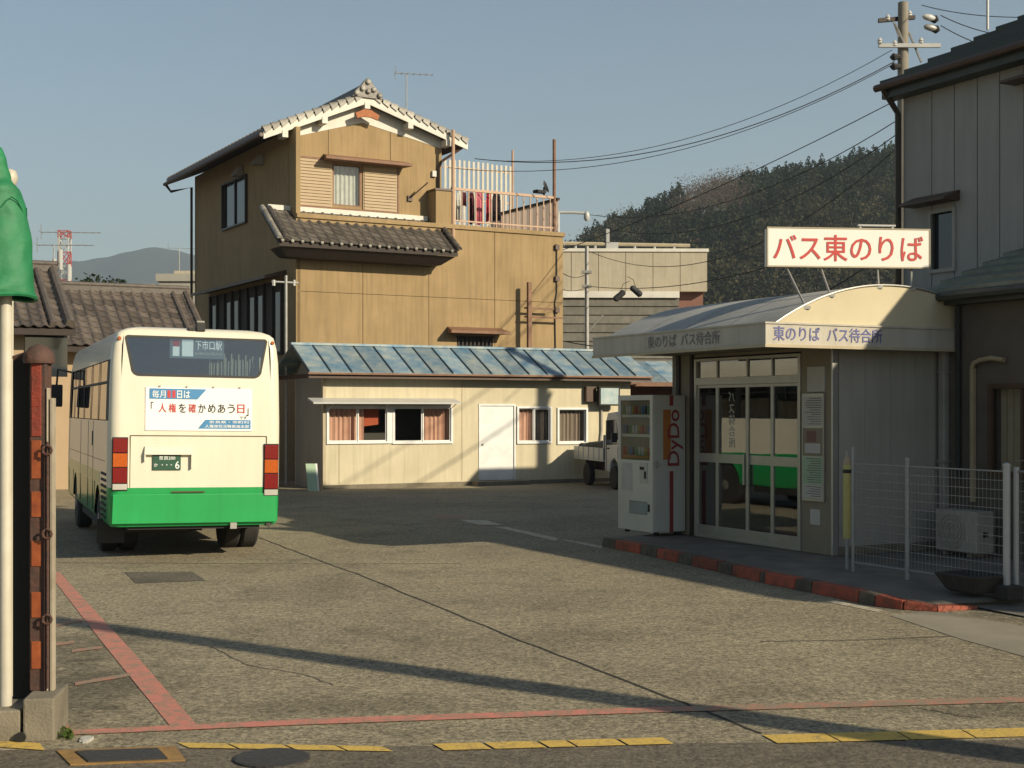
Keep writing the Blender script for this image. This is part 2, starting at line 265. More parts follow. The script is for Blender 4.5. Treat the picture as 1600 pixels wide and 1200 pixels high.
ASP = (.355, .305, .205); ASP2 = (.275, .235, .16)
M = dict(
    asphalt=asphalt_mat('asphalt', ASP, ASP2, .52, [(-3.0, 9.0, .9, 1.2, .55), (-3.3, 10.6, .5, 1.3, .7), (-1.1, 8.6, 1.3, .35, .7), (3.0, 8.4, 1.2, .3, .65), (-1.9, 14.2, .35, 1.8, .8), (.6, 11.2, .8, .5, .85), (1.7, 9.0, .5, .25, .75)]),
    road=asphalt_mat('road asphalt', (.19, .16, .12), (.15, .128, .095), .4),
    patch=asphalt_mat('patched asphalt', (.17, .145, .115), (.13, .115, .09), .3),
    concrete=mat('concrete', (.30, .26, .19), (.17, .15, .11), 3.5, .9, bump=.3, dirt=.25),
    apron=mat('pale concrete apron', (.36, .32, .24), (.29, .26, .195), 2, .9, bump=.2, dirt=.2),
    pavement=mat('pavement concrete', (.25, .225, .18), (.15, .135, .115), 3, .9, bump=.3, dirt=.3),
    red_paint=worn_paint('worn red paint', (.64, .23, .17), ASP2, .50, 9), red_faint=worn_paint('faint red paint', (.50, .21, .14), ASP2, .44, 9),
    yellow_paint=worn_paint('worn yellow paint', (.70, .47, .10), (.3, .22, .1), .56, 12), white_line=worn_paint('worn white paint', (.62, .56, .42), ASP, .5, 10),
    crack=mat('crack dirt', (.035, .03, .022), rough=1), dark=mat('dark void', (.012, .011, .010), rough=.9),
    kerb_red=mat('red kerb paint', (.55, .10, .045), (.20, .07, .04), 7, .75, bump=.5, bsc=30, dirt=.4, var=.22), kerb_grey=mat('grimy kerb concrete', (.19, .15, .10), (.08, .07, .055), 8, .9, bump=.4, bsc=30, dirt=.4, var=.15),
    ochre=mat('ochre render', (.445, .315, .16), (.39, .272, .135), 1.2, .92, bump=.15, bsc=120, streak=.20, dirt=.18),
    seam=mat('panel joint', (.12, .08, .035), rough=.9),
    brownmetal=mat('brown metal', (.10, .05, .028), (.07, .037, .022), 5, .5), lintel=mat('rust lintel', (.28, .15, .085), (.2, .1, .06), 6, .7),
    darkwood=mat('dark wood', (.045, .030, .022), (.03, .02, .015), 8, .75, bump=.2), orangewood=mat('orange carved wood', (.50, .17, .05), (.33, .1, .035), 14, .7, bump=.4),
    white=mat('white plaster', (.88, .85, .77), (.76, .73, .65), 3, .85, dirt=.15), whitemetal=mat('white metal', (.60, .60, .58), (.52, .52, .50), 4, .4, dirt=.1),
    tile=mat('grey roof tile', (.16, .14, .12), (.085, .075, .066), 9, .45, var=.3, bump=.2, bsc=25), tile_pale=mat('pale end tile', (.42, .395, .34), (.20, .185, .16), 12, .5, var=.35),
    tile_far=mat('brown grey roof tile', (.17, .138, .112), (.10, .082, .068), 9, .5, var=.35, bump=.2, bsc=25),
    cream=mat('cream office wall', (.74, .66, .47), (.68, .60, .42), 1.5, .85, streak=.14, dirt=.12, bump=.08, bsc=90), cream_edge=mat('cream trim', (.55, .47, .32), rough=.7),
    bluemetal=mat('weathered blue sheet metal', (.10, .25, .40), (.46, .50, .46), 2.6, .55, metal=.1, streak=.15, var=.22, dirt=.15, det=8), bluerib=mat('blue standing seam', (.05, .085, .11), rough=.5),
    alu=mat('aluminium', (.55, .54, .50), (.48, .47, .43), 5, .38, metal=.6), alu_w=mat('white window frame', (.95, .95, .93), rough=.4), alu_b=mat('bronze window frame', (.05, .035, .025), rough=.4, metal=.4),
    beigelouvre=mat('beige shutter', (.44, .32, .18), (.39, .28, .155), 4, .6), curtain=mat('salmon curtain', (.80, .46, .34), (.68, .36, .26), 5, .9), curtain_r=mat('red cloth', (.60, .12, .05), rough=.9), curtain_w=mat('white curtain', (.62, .60, .54), (.5, .49, .44), 6, .9), curtain_g=mat('brown curtain', (.36, .27, .21), rough=.9),
    glass=glass_mat('window glass', (.90, .93, .92), boost=.02), busglass=glass_mat('tinted bus glass', (.50, .56, .56), boost=.10), sideglass=glass_mat('dark side glass', (.14, .16, .16), boost=.03), doorglass=glass_mat('door glass', (.42, .44, .43), boost=.16, wav=.10), display=glass_mat('display plastic', (.75, .78, .76), ior=1.12), fade_ink=mat('faded brown ink', (.20, .17, .19), (.27, .24, .24), 12, .7), flap=mat('smoky flap', (.25, .33, .36), rough=.35), darkglass=mat('dark glass', (.03, .035, .04), rough=.06, spec=.9),
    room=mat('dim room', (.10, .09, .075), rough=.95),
    bus_cream=mat('cream bus paint', (.90, .85, .69), (.86, .81, .65), .8, .32, coat=.35, dirt=.08, streak=.05), bus_green=mat('green bus paint', (.018, .43, .11), (.016, .38, .095), 1.0, .33, coat=.35, dirt=.15, streak=.08), black=mat('black rubber', (.018, .018, .018), rough=.6), tyre=mat('tyre rubber', (.02, .019, .018), (.035, .03, .027), 8, .85),
    chassis=mat('sooty underbody', (.02, .018, .016), rough=.8), rim=mat('wheel rim', (.35, .34, .32), (.2, .19, .17), 9, .5, metal=.5),
    red_lens=mat('red lens', (.26, .012, .012), (.17, .01, .01), 30, .15), orange_lens=mat('orange lens', (.62, .13, .015), (.45, .09, .012), 30, .15), clear_lens=mat('clear lens', (.6, .58, .52), rough=.15),
    ad_white=mat('poster white', (.98, .98, .96), (.94, .94, .91), rough=.5), ad_blue=mat('poster blue', (.05, .27, .55), rough=.5), ink=mat('black print', (.02, .02, .022), rough=.5), red_ink=mat('red print', (.65, .04, .04), rough=.5), plate=mat('green number plate', (.02, .10, .055), rough=.45), paper=mat('white paper', (.62, .6, .55), rough=.8),
    sign_white=mat('sign face', (1.0, .98, .90), (.96, .93, .84), 2, .5), sign_red=mat('sign red', (.66, .055, .045), (.6, .06, .05), 20, .5), sign_blue=mat('faded blue print', (.09, .10, .30), (.13, .14, .34), 20, .6),
    fascia=mat('fascia metal', (.62, .58, .49), (.55, .51, .43), 2, .6, streak=.15, dirt=.15), vault=mat('vault sheet', (.56, .54, .49), (.46, .45, .41), 1.5, .8, dirt=.25, streak=.1), gable=mat('yellowed gable panel', (.72, .64, .44), (.66, .57, .38), 1.5, .75, dirt=.15),
    greywall=mat('grey metal wall', (.44, .42, .36), (.39, .37, .32), 1.5, .7, streak=.1), warmpost=mat('beige panel', (.33, .28, .20), (.28, .24, .17), 3, .8, dirt=.2),
    siding=mat('grey siding', (.42, .40, .36), (.37, .355, .32), 1, .75, streak=.12, var=.035), annex=mat('brown render', (.17, .145, .115), (.13, .11, .088), 2, .9, dirt=.25, bump=.2), greenroof=mat('dark green roof metal', (.06, .065, .055), (.045, .05, .042), 3, .5, metal=.2, var=.1), greenroof_pale=mat('worn green roof metal', (.22, .245, .20), (.13, .15, .12), 5, .5, metal=.2, var=.1),
    pvc=mat('grey pvc', (.40, .38, .34), (.33, .31, .28), 4, .6), beige=mat('beige plastic', (.48, .38, .24), (.40, .31, .19), 5, .6), galv=mat('galvanised wire', (.40, .41, .40), (.32, .33, .32), 9, .5, metal=.3), ac=mat('ac casing', (.50, .47, .40), (.43, .40, .34), 4, .6, dirt=.2),
    yellow=mat('yellow sleeve', (.58, .53, .20), (.48, .43, .14), 8, .55), stone=mat('dark stone', (.07, .065, .055), (.04, .037, .032), 8, .95, bump=.5, bsc=20),
    vend=mat('vending casing', (.74, .73, .66), (.67, .66, .59), 2, .35, dirt=.12), vend_side=mat('vending side', (.60, .60, .55), (.55, .55, .50), 2, .4, dirt=.12), vend_red=mat('vending red print', (.30, .03, .035), rough=.45), vend_orange=mat('vending orange print', (.50, .17, .03), rough=.45),
    green_tarp=mat('green tarpaulin', (.014, .23, .085), (.010, .15, .055), 4, .65, bump=.6, bsc=7), pole_white=mat('white pole paint', (.70, .66, .55), (.58, .53, .42), 6, .5, streak=.25), rust_orange=mat('faded orange reflector', (.50, .13, .03), (.28, .06, .02), 14, .55, dirt=.35), rust_brown=mat('rusty steel', (.13, .055, .035), (.07, .045, .038), 12, .8, bump=.4, bsc=30, dirt=.3), rusty_red=mat('rusty red paint', (.33, .045, .02), (.17, .035, .02), 9, .7, bump=.3), gate_pale=mat('pale gate steel', (.48, .42, .32), (.36, .30, .22), 10, .6, streak=.3),
    pink_rail=mat('pink painted steel', (.58, .38, .26), (.48, .31, .2), 8, .6), pale_slat=mat('pale slat', (.66, .62, .52), (.56, .52, .43), 6, .7), pinkpanel=None,
    cloth_red=mat('red laundry', (.55, .03, .06), rough=.95), cloth_pink=mat('pink laundry', (.62, .16, .22), rough=.95), cloth_dark=mat('dark laundry', (.03, .02, .03), rough=.95), cloth_maroon=mat('maroon laundry', (.12, .02, .035), rough=.95), cloth_white=mat('white laundry', (.7, .68, .62), rough=.95), cloth_green=mat('green hangers', (.05, .3, .15), rough=.6),
    pole_conc=mat('utility pole concrete', (.33, .30, .24), (.26, .235, .19), 5, .9, streak=.2), steel=mat('galvanised steel', (.45, .44, .41), (.36, .35, .33), 7, .5, metal=.4), ceramic=mat('white insulator', (.7, .69, .64), rough=.3), wire=mat('black cable', (.03, .03, .032), rough=.7),
    beigeblock=mat('beige block wall', (.60, .53, .40), (.52, .46, .34), 1.5, .85, streak=.15, dirt=.15), greysiding=mat('weathered grey boards', (.24, .225, .19), (.17, .16, .135), 3, .85, streak=.2, var=.15), pinkbrick=mat('dull red brickwork', (.28, .14, .11), rough=.9),
    redwall=mat('red brown wall', (.17, .06, .035), (.12, .045, .03), 3, .9, dirt=.2), apricot=mat('apricot wall', (.50, .37, .24), (.45, .33, .21), 2, .9), green_board=mat('pale green board', (.42, .58, .40), rough=.6),
    truck=mat('white truck paint', (.66, .66, .63), (.6, .6, .57), 2, .35, dirt=.08), tarp_grey=mat('olive tarp', (.09, .095, .07), (.06, .065, .05), 6, .8, bump=.4), redwhite=mat('tower red', (.5, .08, .06), rough=.6),
    mountain=mat('far mountain forest', (.035, .045, .035), (.06, .06, .045), .02, 1), hillsoil=mat('hill undergrowth', (.03, .032, .018), (.045, .038, .022), .1, 1), weeds=mat('weeds', (.07, .12, .03), rough=.9), iron=mat('cast iron', (.05, .045, .04), (.03, .028, .026), 30, .6, bump=.4, bsc=30), grate_yellow=mat('rusty yellow frame', (.42, .24, .06), (.22, .13, .05), 9, .7),
)
# ---- lettering: flat print or thin letters from the built-in font, fitted to a rectangle (a0, a1, b0, b1) on plane(a, b) -> local xyz
def lettering(name, s, m, parent, rect, plane, bold=.02, vertical=False, label=None, rot=False):
    cu = bpy.data.curves.new('lettering', 'FONT'); cu.body = '\n'.join(s) if vertical else s; cu.offset = bold * .35; cu.resolution_u = 3
    if vertical: cu.align_x = 'CENTER'; cu.space_line = 1.0
    t = bpy.data.objects.new('lettering', cu); C.objects.link(t)
    me = bpy.data.meshes.new_from_object(t.evaluated_get(bpy.context.evaluated_depsgraph_get()))
    bpy.data.objects.remove(t); bpy.data.curves.remove(cu)
    n = len(me.vertices); co = np.empty(n * 3); me.vertices.foreach_get('co', co); co = co.reshape(-1, 3)
    lo, hi = co.min(0), co.max(0); u = (co[:, 0] - lo[0]) / (hi[0] - lo[0]); v = (co[:, 1] - lo[1]) / (hi[1] - lo[1])
    if rot: u, v = 1 - v, u             # read from bottom to top
    a0, a1, b0, b1 = rect
    pts = [plane(a0 + (a1 - a0) * float(x), b0 + (b1 - b0) * float(y)) for x, y in zip(u, v)]
    me.vertices.foreach_set('co', np.array(pts, dtype=float).ravel()); me.update(); me.name = name
    me.materials.clear(); me.materials.append(m)
    o = bpy.data.objects.new(name, me); C.objects.link(o); o.parent = parent
    return tag(o, label)

def sheet_mat(name, col):
    m, n = _m(name); L = n.links.new; out = nd(n, 'ShaderNodeOutputMaterial'); p = nd(n, 'ShaderNodeBsdfDiffuse'); p.inputs[0].default_value = (*col, 1); t = nd(n, 'ShaderNodeBsdfTranslucent'); t.inputs[0].default_value = (*col, 1)
    x = nd(n, 'ShaderNodeMixShader'); x.inputs[0].default_value = .6; L(p.outputs[0], x.inputs[1]); L(t.outputs[0], x.inputs[2]); L(x.outputs[0], out.inputs[0]); return m
M['pinkpanel'] = sheet_mat('pinkish corrugated sheet', (.62, .50, .42))
HAZE = 0.00024
# ================================================================== THE SETTING: ground
def sheet(name, pts, z, m, label=None, parent=None, kind='structure', th=0):
    mb = MB(); mb.q(*[(p[0], p[1], z) for p in pts]); o = mb.build(name, m, parent)
    if not parent: tag(o, label, None, None, kind)
    return o
g = MB()
xs = [-4900, -500, -60, 60, 500, 4900]; ys = [-200, -20, 80, 300, 1500, 4600]
for i in range(5):
    for j in range(5): g.q((xs[i], ys[j], 0), (xs[i + 1], ys[j], 0), (xs[i + 1], ys[j + 1], 0), (xs[i], ys[j + 1], 0))
single(g, 'ground', M['pavement'], 'dull flat ground running out to the hills', None, kind='structure')
b0, b1 = G(0, 1173), G(1600, 1157)
sl_ = (b1[1] - b0[1]) / (b1[0] - b0[0]); yb = lambda x: b0[1] + sl_ * (x - b0[0])
sheet('parking_lot', [(-30, yb(-30)), (30, yb(30)), (30, 70), (-30, 70)], .004, M['asphalt'], 'worn sunlit asphalt of the bus yard')
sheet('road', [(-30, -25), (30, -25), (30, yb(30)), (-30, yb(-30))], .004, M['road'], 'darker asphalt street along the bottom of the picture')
gp = lambda L, z=.008: [G(x, y, z) for x, y in L]
sheet('concrete_apron', gp([(1392, 962), (1445, 955), (1480, 958), (1780, 1010), (1780, 1075), (1500, 998)]), .008, M['apron'], 'pale concrete strip beside the end of the kerb')
sheet('asphalt_patch', gp([(195, 894), (300, 893), (322, 907), (212, 911)]), .008, M['patch'], 'dark rectangular asphalt repair behind the bus')
rm = thing('yard_marking', 'worn red lines painted on the yard', None, kind='structure')
def band(name, L, m, z=.008): mb = MB(); mb.q(*gp(L, z)); return mb.build(name, m, rm)
band('red_stripe', [(83, 905), (80, 893), (92, 893), (200, 1010), (312, 1137), (268, 1137), (165, 1010)], M['red_paint'])
band('red_line', [(108, 1148), (108, 1141), (500, 1122), (1050, 1104), (1050, 1112), (500, 1131)], M['red_paint'], .010)
band('red_line', [(1050, 1104), (1600, 1088), (1700, 1085), (1700, 1094), (1600, 1097), (1050, 1112)], M['red_faint'], .010)
for L in ([(80, 974), (128, 966), (130, 970), (80, 980)], [(80, 1005), (116, 1001), (116, 1005), (80, 1010)], [(112, 1015), (160, 1009), (160, 1013), (112, 1019)], [(117, 1066), (203, 1051), (205, 1056), (117, 1071)], [(84, 1118), (118, 1140), (112, 1143), (84, 1124)]):
    band('red_tick', L, M['red_faint'], .0092)
for L in ([(716, 812), (760, 813), (785, 820), (748, 820)], [(772, 823), (790, 823), (873, 841), (868, 845)], [(876, 843), (884, 843), (942, 853), (940, 857)]):
    band('white_line', L, M['white_line'])
band('red_tick', [(675, 804), (722, 806), (732, 811), (684, 810)], M['red_faint'])
band('white_line', [(1290, 940), (1305, 938), (1380, 953), (1372, 956)], M['white_line'])
ym = thing('road_edge_marking', 'broken yellow line painted along the street edge', None, kind='structure')
def dash(x0, x1, yt0, yt1, h, sk=18):
    mb = MB(); mb.q(*gp([(x0, yt0), (x1, yt1), (x1 + sk, yt1 + h), (x0 + sk, yt0 + h)], .010)); mb.build('yellow_dash', M['yellow_paint'], ym)
for x0, x1 in ((277, 352), (357, 440), (445, 522), (526, 596)): dash(x0, x1, 1160 + (x0 - 277) * .018, 1160 + (x1 - 277) * .018, 8)
for x0, x1 in ((676, 750), (756, 836), (841, 882), (886, 960), (965, 1035)): dash(x0, x1, 1162 - (x0 - 676) * .028, 1162 - (x1 - 676) * .028, 10)
for x0, x1 in ((1191, 1288), (1291, 1398), (1401, 1500), (1503, 1640)): dash(x0, x1, 1148 - (x0 - 1191) * .027, 1148 - (x1 - 1191) * .027, 13, 24)
dash(-60, 62, 1152, 1161, 11, 8)
def crack(pts, wid, seed):
    r = random.Random(seed); mb = MB(); out = []
    for (x0, y0), (x1, y1) in zip(pts[:-1], pts[1:]):
        n = 9
        for i in range(n): out.append(G(x0 + (x1 - x0) * i / n, y0 + (y1 - y0) * i / n, .007))
    out.append(G(*pts[-1], .007))
    out = [(p[0] + r.uniform(-.012, .012), p[1] + r.uniform(-.012, .012)) for p in out]
    for a, b in zip(out[:-1], out[1:]):
        d = Vector((b[0] - a[0], b[1] - a[1])).normalized(); nx, ny = -d.y * wid / 2, d.x * wid / 2
        mb.q((a[0] - nx, a[1] - ny, .007), (b[0] - nx, b[1] - ny, .007), (b[0] + nx, b[1] + ny, .007), (a[0] + nx, a[1] + ny, .007))
    return mb
single(crack([(405, 840), (500, 876), (554, 895), (784, 989), (1050, 1091), (1187, 1145)], .024, 1), 'asphalt_joint', M['crack'], 'long dark joint crossing the yard diagonally', None, kind='structure')
single(crack([(80, 879), (300, 880), (560, 881), (720, 880)], .03, 2), 'asphalt_crack', M['patch'], 'faint crack running across the yard behind the bus', None, kind='structure')
single(crack([(1190, 1002), (1330, 1000), (1490, 994)], .03, 3), 'asphalt_crack', M['patch'], 'faint crack below the kerb', None, kind='structure')
for q_, L in enumerate(([(1430, 1106), (1462, 1110), (1500, 1118), (1535, 1121)], [(330, 1010), (390, 1040), (470, 1052), (520, 1070)])):
    single(crack(L, .010, 20 + q_), 'asphalt_crack', M['patch'], ('short dark crack near the red line at the right', 'thin crack between the red stripe and the dark joint')[q_], None, kind='structure')
# drain cover + manhole
t = thing('drain_cover', 'rusty iron gutter cover with yellow ends at the street edge', 'drain cover')
def slab(L, z0, z1, name, m, parent):
    mb = MB(); a = [G(x, y, z1) for x, y in L]; mb.hexa([(p[0], p[1], z0) for p in a], a); return mb.build(name, m, parent)
slab([(110, 1194), (290, 1187), (273, 1165), (88, 1172)], .004, .012, 'frame', M['grate_yellow'], t)
slab([(138, 1189), (262, 1184), (246, 1168), (118, 1173)], .010, .02, 'plate', M['iron'], t)
mb = MB(); c = G(425, 1187); mb.lathe([(0, .20), (.01, .20), (.014, .185)], (c[0], c[1], .004), (0, 0, 1), 24)
single(mb, 'manhole_cover', M['iron'], 'small round iron cover in the street asphalt', 'manhole cover')

# ================================================================== waiting room corner, all in one frame: x away from the yard, y along the doors into depth
FW = Fr(3.79, 16.3, .892, .452); SW = .12
kp = [(940, 854), (960, 858), (999, 866), (1025, 872), (1058, 880), (1080, 885), (1120, 894), (1142, 900), (1186, 910), (1193, 912), (1241, 922), (1267, 927), (1340, 943), (1365, 948), (1410, 954), (1465, 957), (1530, 953)]
kg = [G(x, y) for x, y in kp]; kl = [FW.loc(p[0], p[1]) for p in kg]
cl = thing('kerb', 'red and grey painted kerb stones edging the waiting room pavement', None, FW, kind='structure')
inn = []
for i, p in enumerate(kl):
    a, b = Vector(kl[max(i - 1, 0)]), Vector(kl[min(i + 1, len(kl) - 1)]); d = (b - a).normalized(); inn.append((p[0] + (-d.y) * .14, p[1] + d.x * .14))
hts = [.125] * 12 + [.125, .115, .09, .06, .035]
for i in range(len(kl) - 1):
    a, b, ai, bi = [Vector(v) for v in (kl[i], kl[i + 1], inn[i], inn[i + 1])]; gap = .006
    d = (b - a).normalized() * gap; red = i in (1, 3, 5, 7, 9, 11, 13, 14, 15)
    a2, b2 = a + d, b - d; ai2, bi2 = ai + d, bi - d; h0, h1 = hts[i] + random.uniform(-.006, .006), hts[i + 1]
    if i >= 12: h0 = hts[i]
    bat = .015; off = (ai - a).normalized() * bat
    mb = MB(); mb.hexa([(*a2, 0), (*b2, 0), (*bi2, 0), (*ai2, 0)], [(*(a2 + off), h0), (*(b2 + off), h1), (*bi2, h1), (*ai2, h0)])
    mb.build('kerb_stone', M['kerb_red'] if red else M['kerb_grey'], cl, bevel=.012, label='grey kerb stone' if not red else 'red painted kerb stone')
mb = MB()
pv = [(p[0], p[1]) for p in inn]; zs = [h - .012 for h in hts]
far = [(2.9, 4.2), (-1.0, 4.2)]
top = [(x, y, z) for (x, y), z in zip(pv, zs)]
# fan towards the building line
bl = [(2.0, 4.0), (2.0, 3.5), (2.0, 3), (2.0, 2.6), (2.0, 2.2), (2.0, 1.8), (2.0, 1.4), (2.0, 1), (2.0, .6), (2.0, .4), (2.0, 0), (2.0, -.5), (2.0, -1.2), (2.0, -2), (2.0, -3), (2.0, -4), (2.0, -5)]
for i in range(len(top) - 1): mb.q(top[i], top[i + 1], (*bl[i + 1], .113), (*bl[i], .113))
mb.q(top[0], (*bl[0], .113), (*bl[0], 0), (top[0][0], top[0][1], 0))
mb.q(top[-1], (*bl[-1], .113), (4, -9, .06), (FW.loc(*G(1700, 985)[:2])[0], FW.loc(*G(1700, 985)[:2])[1], .012))
single(mb, 'pavement', M['pavement'], 'grey pavement in front of the waiting room', None, FW, kind='structure')

wr = thing('waiting_room', 'low bus waiting room with glass doors and an arched roof, bus sign above', 'building', FW)
hx = lambda px, py, x=0.0: FW.hitx(px, py, x)
hy = lambda px, py, y=0.0: FW.hit(px, py, y)
yd0, yd1 = hx(1252, 700)[0], hx(1086, 700)[0]      # door opening along the side wall
YE = 3.4                                         # back end of the side wall
# walls
mb = MB(); mb.wall(0, YE, SW, 2.6, 0.0, .10, holes=[(yd0, yd1, SW + .0, 2.56)], ax='y'); mb.build('side_wall', M['warmpost'], wr)
mb = MB(); mb.box(.02, 1.70, 0, .06, SW, 2.6); mb.build('front_wall', M['greywall'], wr)
for k in range(4):
    x0 = .1 + k * .40
    mb = MB(); mb.box(x0, x0 + .396, -.006, 0, SW + .1, 2.585); mb.build('wall_panel', M['greywall'], wr)
mb = MB(); mb.box(-.02, .075, -.03, .0, SW, 2.59); mb.build('corner_post', M['alu'], wr, bevel=.008)
mb = MB(); mb.box(.075, 1.7, -.03, -.006, SW, SW + .1); mb.build('plinth', M['concrete'], wr)
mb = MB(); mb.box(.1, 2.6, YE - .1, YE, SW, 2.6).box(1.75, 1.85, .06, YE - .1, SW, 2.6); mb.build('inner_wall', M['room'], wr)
mb = MB(); mb.box(0.1, 1.75, .06, YE - .1, SW, SW + .01); mb.build('floor', M['pavement'], wr)
mb = MB(); mb.box(1.3, 1.7, .5, 2.9, SW + .40, SW + .45).box(1.65, 1.72, .5, 2.9, SW + .5, SW + .85)
for y in (.6, 1.7, 2.8): mb.box(1.35, 1.65, y, y + .05, SW + .01, SW + .40)
mb.build('bench', M['bluemetal'], wr)
for y in (yd1 + .02, yd1 + .35):
    mb = MB(); mb.box(-.03, 0, y, y + .07, SW, 2.6); mb.build('post', M['darkwood'], wr)
# glazed doors
zt = 2.54; zr0, zr1 = hx(1170, 600)[1], hx(1170, 588)[1]
fr_ = MB(); dx0, dx1 = -.02, .06
for y0, y1 in ((yd0, yd0 + .05), (yd1 - .05, yd1)): fr_.box(dx0, dx1, y0, y1, SW, zt)
fr_.box(dx0, dx1, yd0 + .05, yd1 - .05, zr0, zr1).box(dx0, dx1, yd0 + .05, yd1 - .05, zt - .04, zt).box(dx0, dx1, yd0 + .05, yd1 - .05, SW, SW + .04)
fr_.build('door_frame', M['alu'], wr, bevel=.004)
mid = hx(1167, 700)[0]
lv = [(yd1 - .05, hx(1120, 700)[0]), (hx(1120, 700)[0], mid), (mid, hx(1206, 700)[0]), (hx(1206, 700)[0], yd0 + .05)]
for k, (ya, yb_) in enumerate(lv):
    lo, hi = min(ya, yb_), max(ya, yb_); xo = (.0, .022)[k in (1, 2)] if False else (0.0 if k in (0, 3) else .0)
    zb, zm0, zm1 = SW + .17, hx(1206, 728)[1], hx(1206, 713)[1]
    d = MB(); st = .028 if k in (0, 3) else .028
    d.box(xo, xo + .03, lo, lo + st, SW + .04, zr0).box(xo, xo + .03, hi - st, hi, SW + .04, zr0)
    d.box(xo, xo + .03, lo + st, hi - st, SW + .04, zb).box(xo, xo + .03, lo + st, hi - st, zm0, zm1).box(xo, xo + .03, lo + st, hi - st, zr0 - .04, zr0)
    do = d.build('door_leaf', M['alu'], wr, bevel=.003)
    for z0, z1 in ((zb, zm0), (zm1, zr0 - .04)):
        pm = MB(); pm.q((xo + .015, lo + st, z0), (xo + .015, hi - st, z0), (xo + .015, hi - st, z1), (xo + .015, lo + st, z1)); pm.build('pane', M['doorglass'], do)
    tm = MB(); tm.q((.02, lo, zr1), (.02, hi, zr1), (.02, hi, zt - .04), (.02, lo, zt - .04)); tm.build('transom_pane', M['doorglass'], wr)
    if k: b_ = MB(); b_.box(.0, .04, ya - .012, ya + .012, zr1, zt - .04); b_.build('transom_bar', M['alu'], wr)
h_ = MB(); h_.box(-.03, -.0, mid - .06, mid - .03, SW + .75, SW + 1.15).box(-.03, 0, mid + .03, mid + .06, SW + .75, SW + 1.15); h_.build('door_handle', M['alu'], wr, bevel=.005)
lettering('door_lettering', 'バス待合所', M['paper'], wr, (hx(1147, 650)[0], hx(1137, 650)[0], hx(1140, 700)[1], hx(1140, 612)[1]), lambda a, b: (.012, a, b), vertical=True) if True else None
# notices on the side wall beside the doors
def board(px0, px1, py0, py1, m, name, th=.02, x=0.0):
    y0, zt_ = hx(px1, py0, x); y1, _ = hx(px0, py0, x); zb_ = hx((px0 + px1) / 2, py1, x)[1]; zt_ = hx((px0 + px1) / 2, py0, x)[1]
    b = MB(); b.box(x - th, x, y0, y1, zb_, zt_); return b.build(name, m, wr), (y0, y1, zb_, zt_)
board(1263, 1290, 573, 612, M['paper'], 'notice')
case, (cy0, cy1, cz0, cz1) = board(1256, 1290, 615, 783, M['alu'], 'notice_case', .03)
for z0, z1, mm, nm in ((.70, .97, 'paper', 'timetable_sheet'), (.42, .68, 'warmpost', 'map_sheet'), (.16, .41, 'green_board', 'fare_sheet'), (.03, .15, 'paper', 'notice_sheet')):
    b = MB(); h = cz1 - cz0; b.box(-.034, -.03, cy0 + .02, cy1 - .02, cz0 + h * z0, cz0 + h * z1)
    s_ = b.build(nm, M[mm], case)
    pr_ = MB(); nl = int(h * (z1 - z0) / .028)
    for q_ in range(nl):
        zq = cz0 + h * z0 + .02 + q_ * .028
        if zq > cz0 + h * z1 - .02: break
        e_ = random.uniform(.02, .12) * (cy1 - cy0 - .04) / .3
        pr_.q((-.0345, cy0 + .035, zq), (-.0345, cy1 - .035 - e_, zq), (-.0345, cy1 - .035 - e_, zq + .008), (-.0345, cy0 + .035, zq + .008))
    if nm != 'map_sheet': pr_.build('printed_lines', M['annex'], s_, kind='stuff')
    else:
        for (u0, v0, u1, v1) in ((.1, .1, .9, .45), (.3, .5, .8, .9)): k_ = MB(); k_.q(*[(-.0345, cy0 + .02 + (cy1 - cy0 - .04) * u, cz0 + h * (z0 + (z1 - z0) * v)) for u, v in ((u0, v0), (u1, v0), (u1, v1), (u0, v1))]); k_.build('map_area', M['pinkbrick' if u0 > .2 else 'paper'], s_)
board(1267, 1282, 796, 820, M['paper'], 'small_notice', .01)
# canopy
cx0, cx1, cy0_, cy1_ = -1.2, 2.6, -.3, 3.55; fz0, fz1 = 2.59, 2.82
mb = MB(); mb.box(cx0, cx0 + .04, cy0_, cy1_, fz0, fz1); fl = mb.build('side_fascia', M['fascia'], wr)
mb = MB(); mb.box(cx0 + .04, cx1, cy0_, cy0_ + .04, fz0, fz1); ff = mb.build('front_fascia', M['fascia'], wr)
mb = MB(); mb.box(cx0 + .042, cx1, cy0_ + .042, cy1_, 2.605, 2.63); mb.build('soffit', M['warmpost'], wr)
mb = MB(); mb.box(cx0 - .02, cx0, cy0_ - .02, cy1_, fz0 - .035, fz0 + .0).box(cx0, cx1, cy0_ - .02, cy0_, fz0 - .035, fz0); mb.build('drip_edge', M['cream_edge'], wr)
mb = MB(); mb.box(cx0 - .015, cx0 + .06, cy0_ - .015, cy1_, fz1, fz1 + .02).box(cx0 + .06, cx1, cy0_ - .015, cy0_ + .06, fz1, fz1 + .02); mb.build('coping', M['fascia'], wr)
AC, AH, AR = .71, 1.75, .50
def arch(x): return fz1 + .01 + AR * max(0, 1 - abs((x - AC) / AH) ** 2.1)
N = 24; px_ = [AC - AH + 2 * AH * i / N for i in range(N + 1)]
nseg = 4; ya0, ya1 = cy0_ + .05, cy1_ - .05
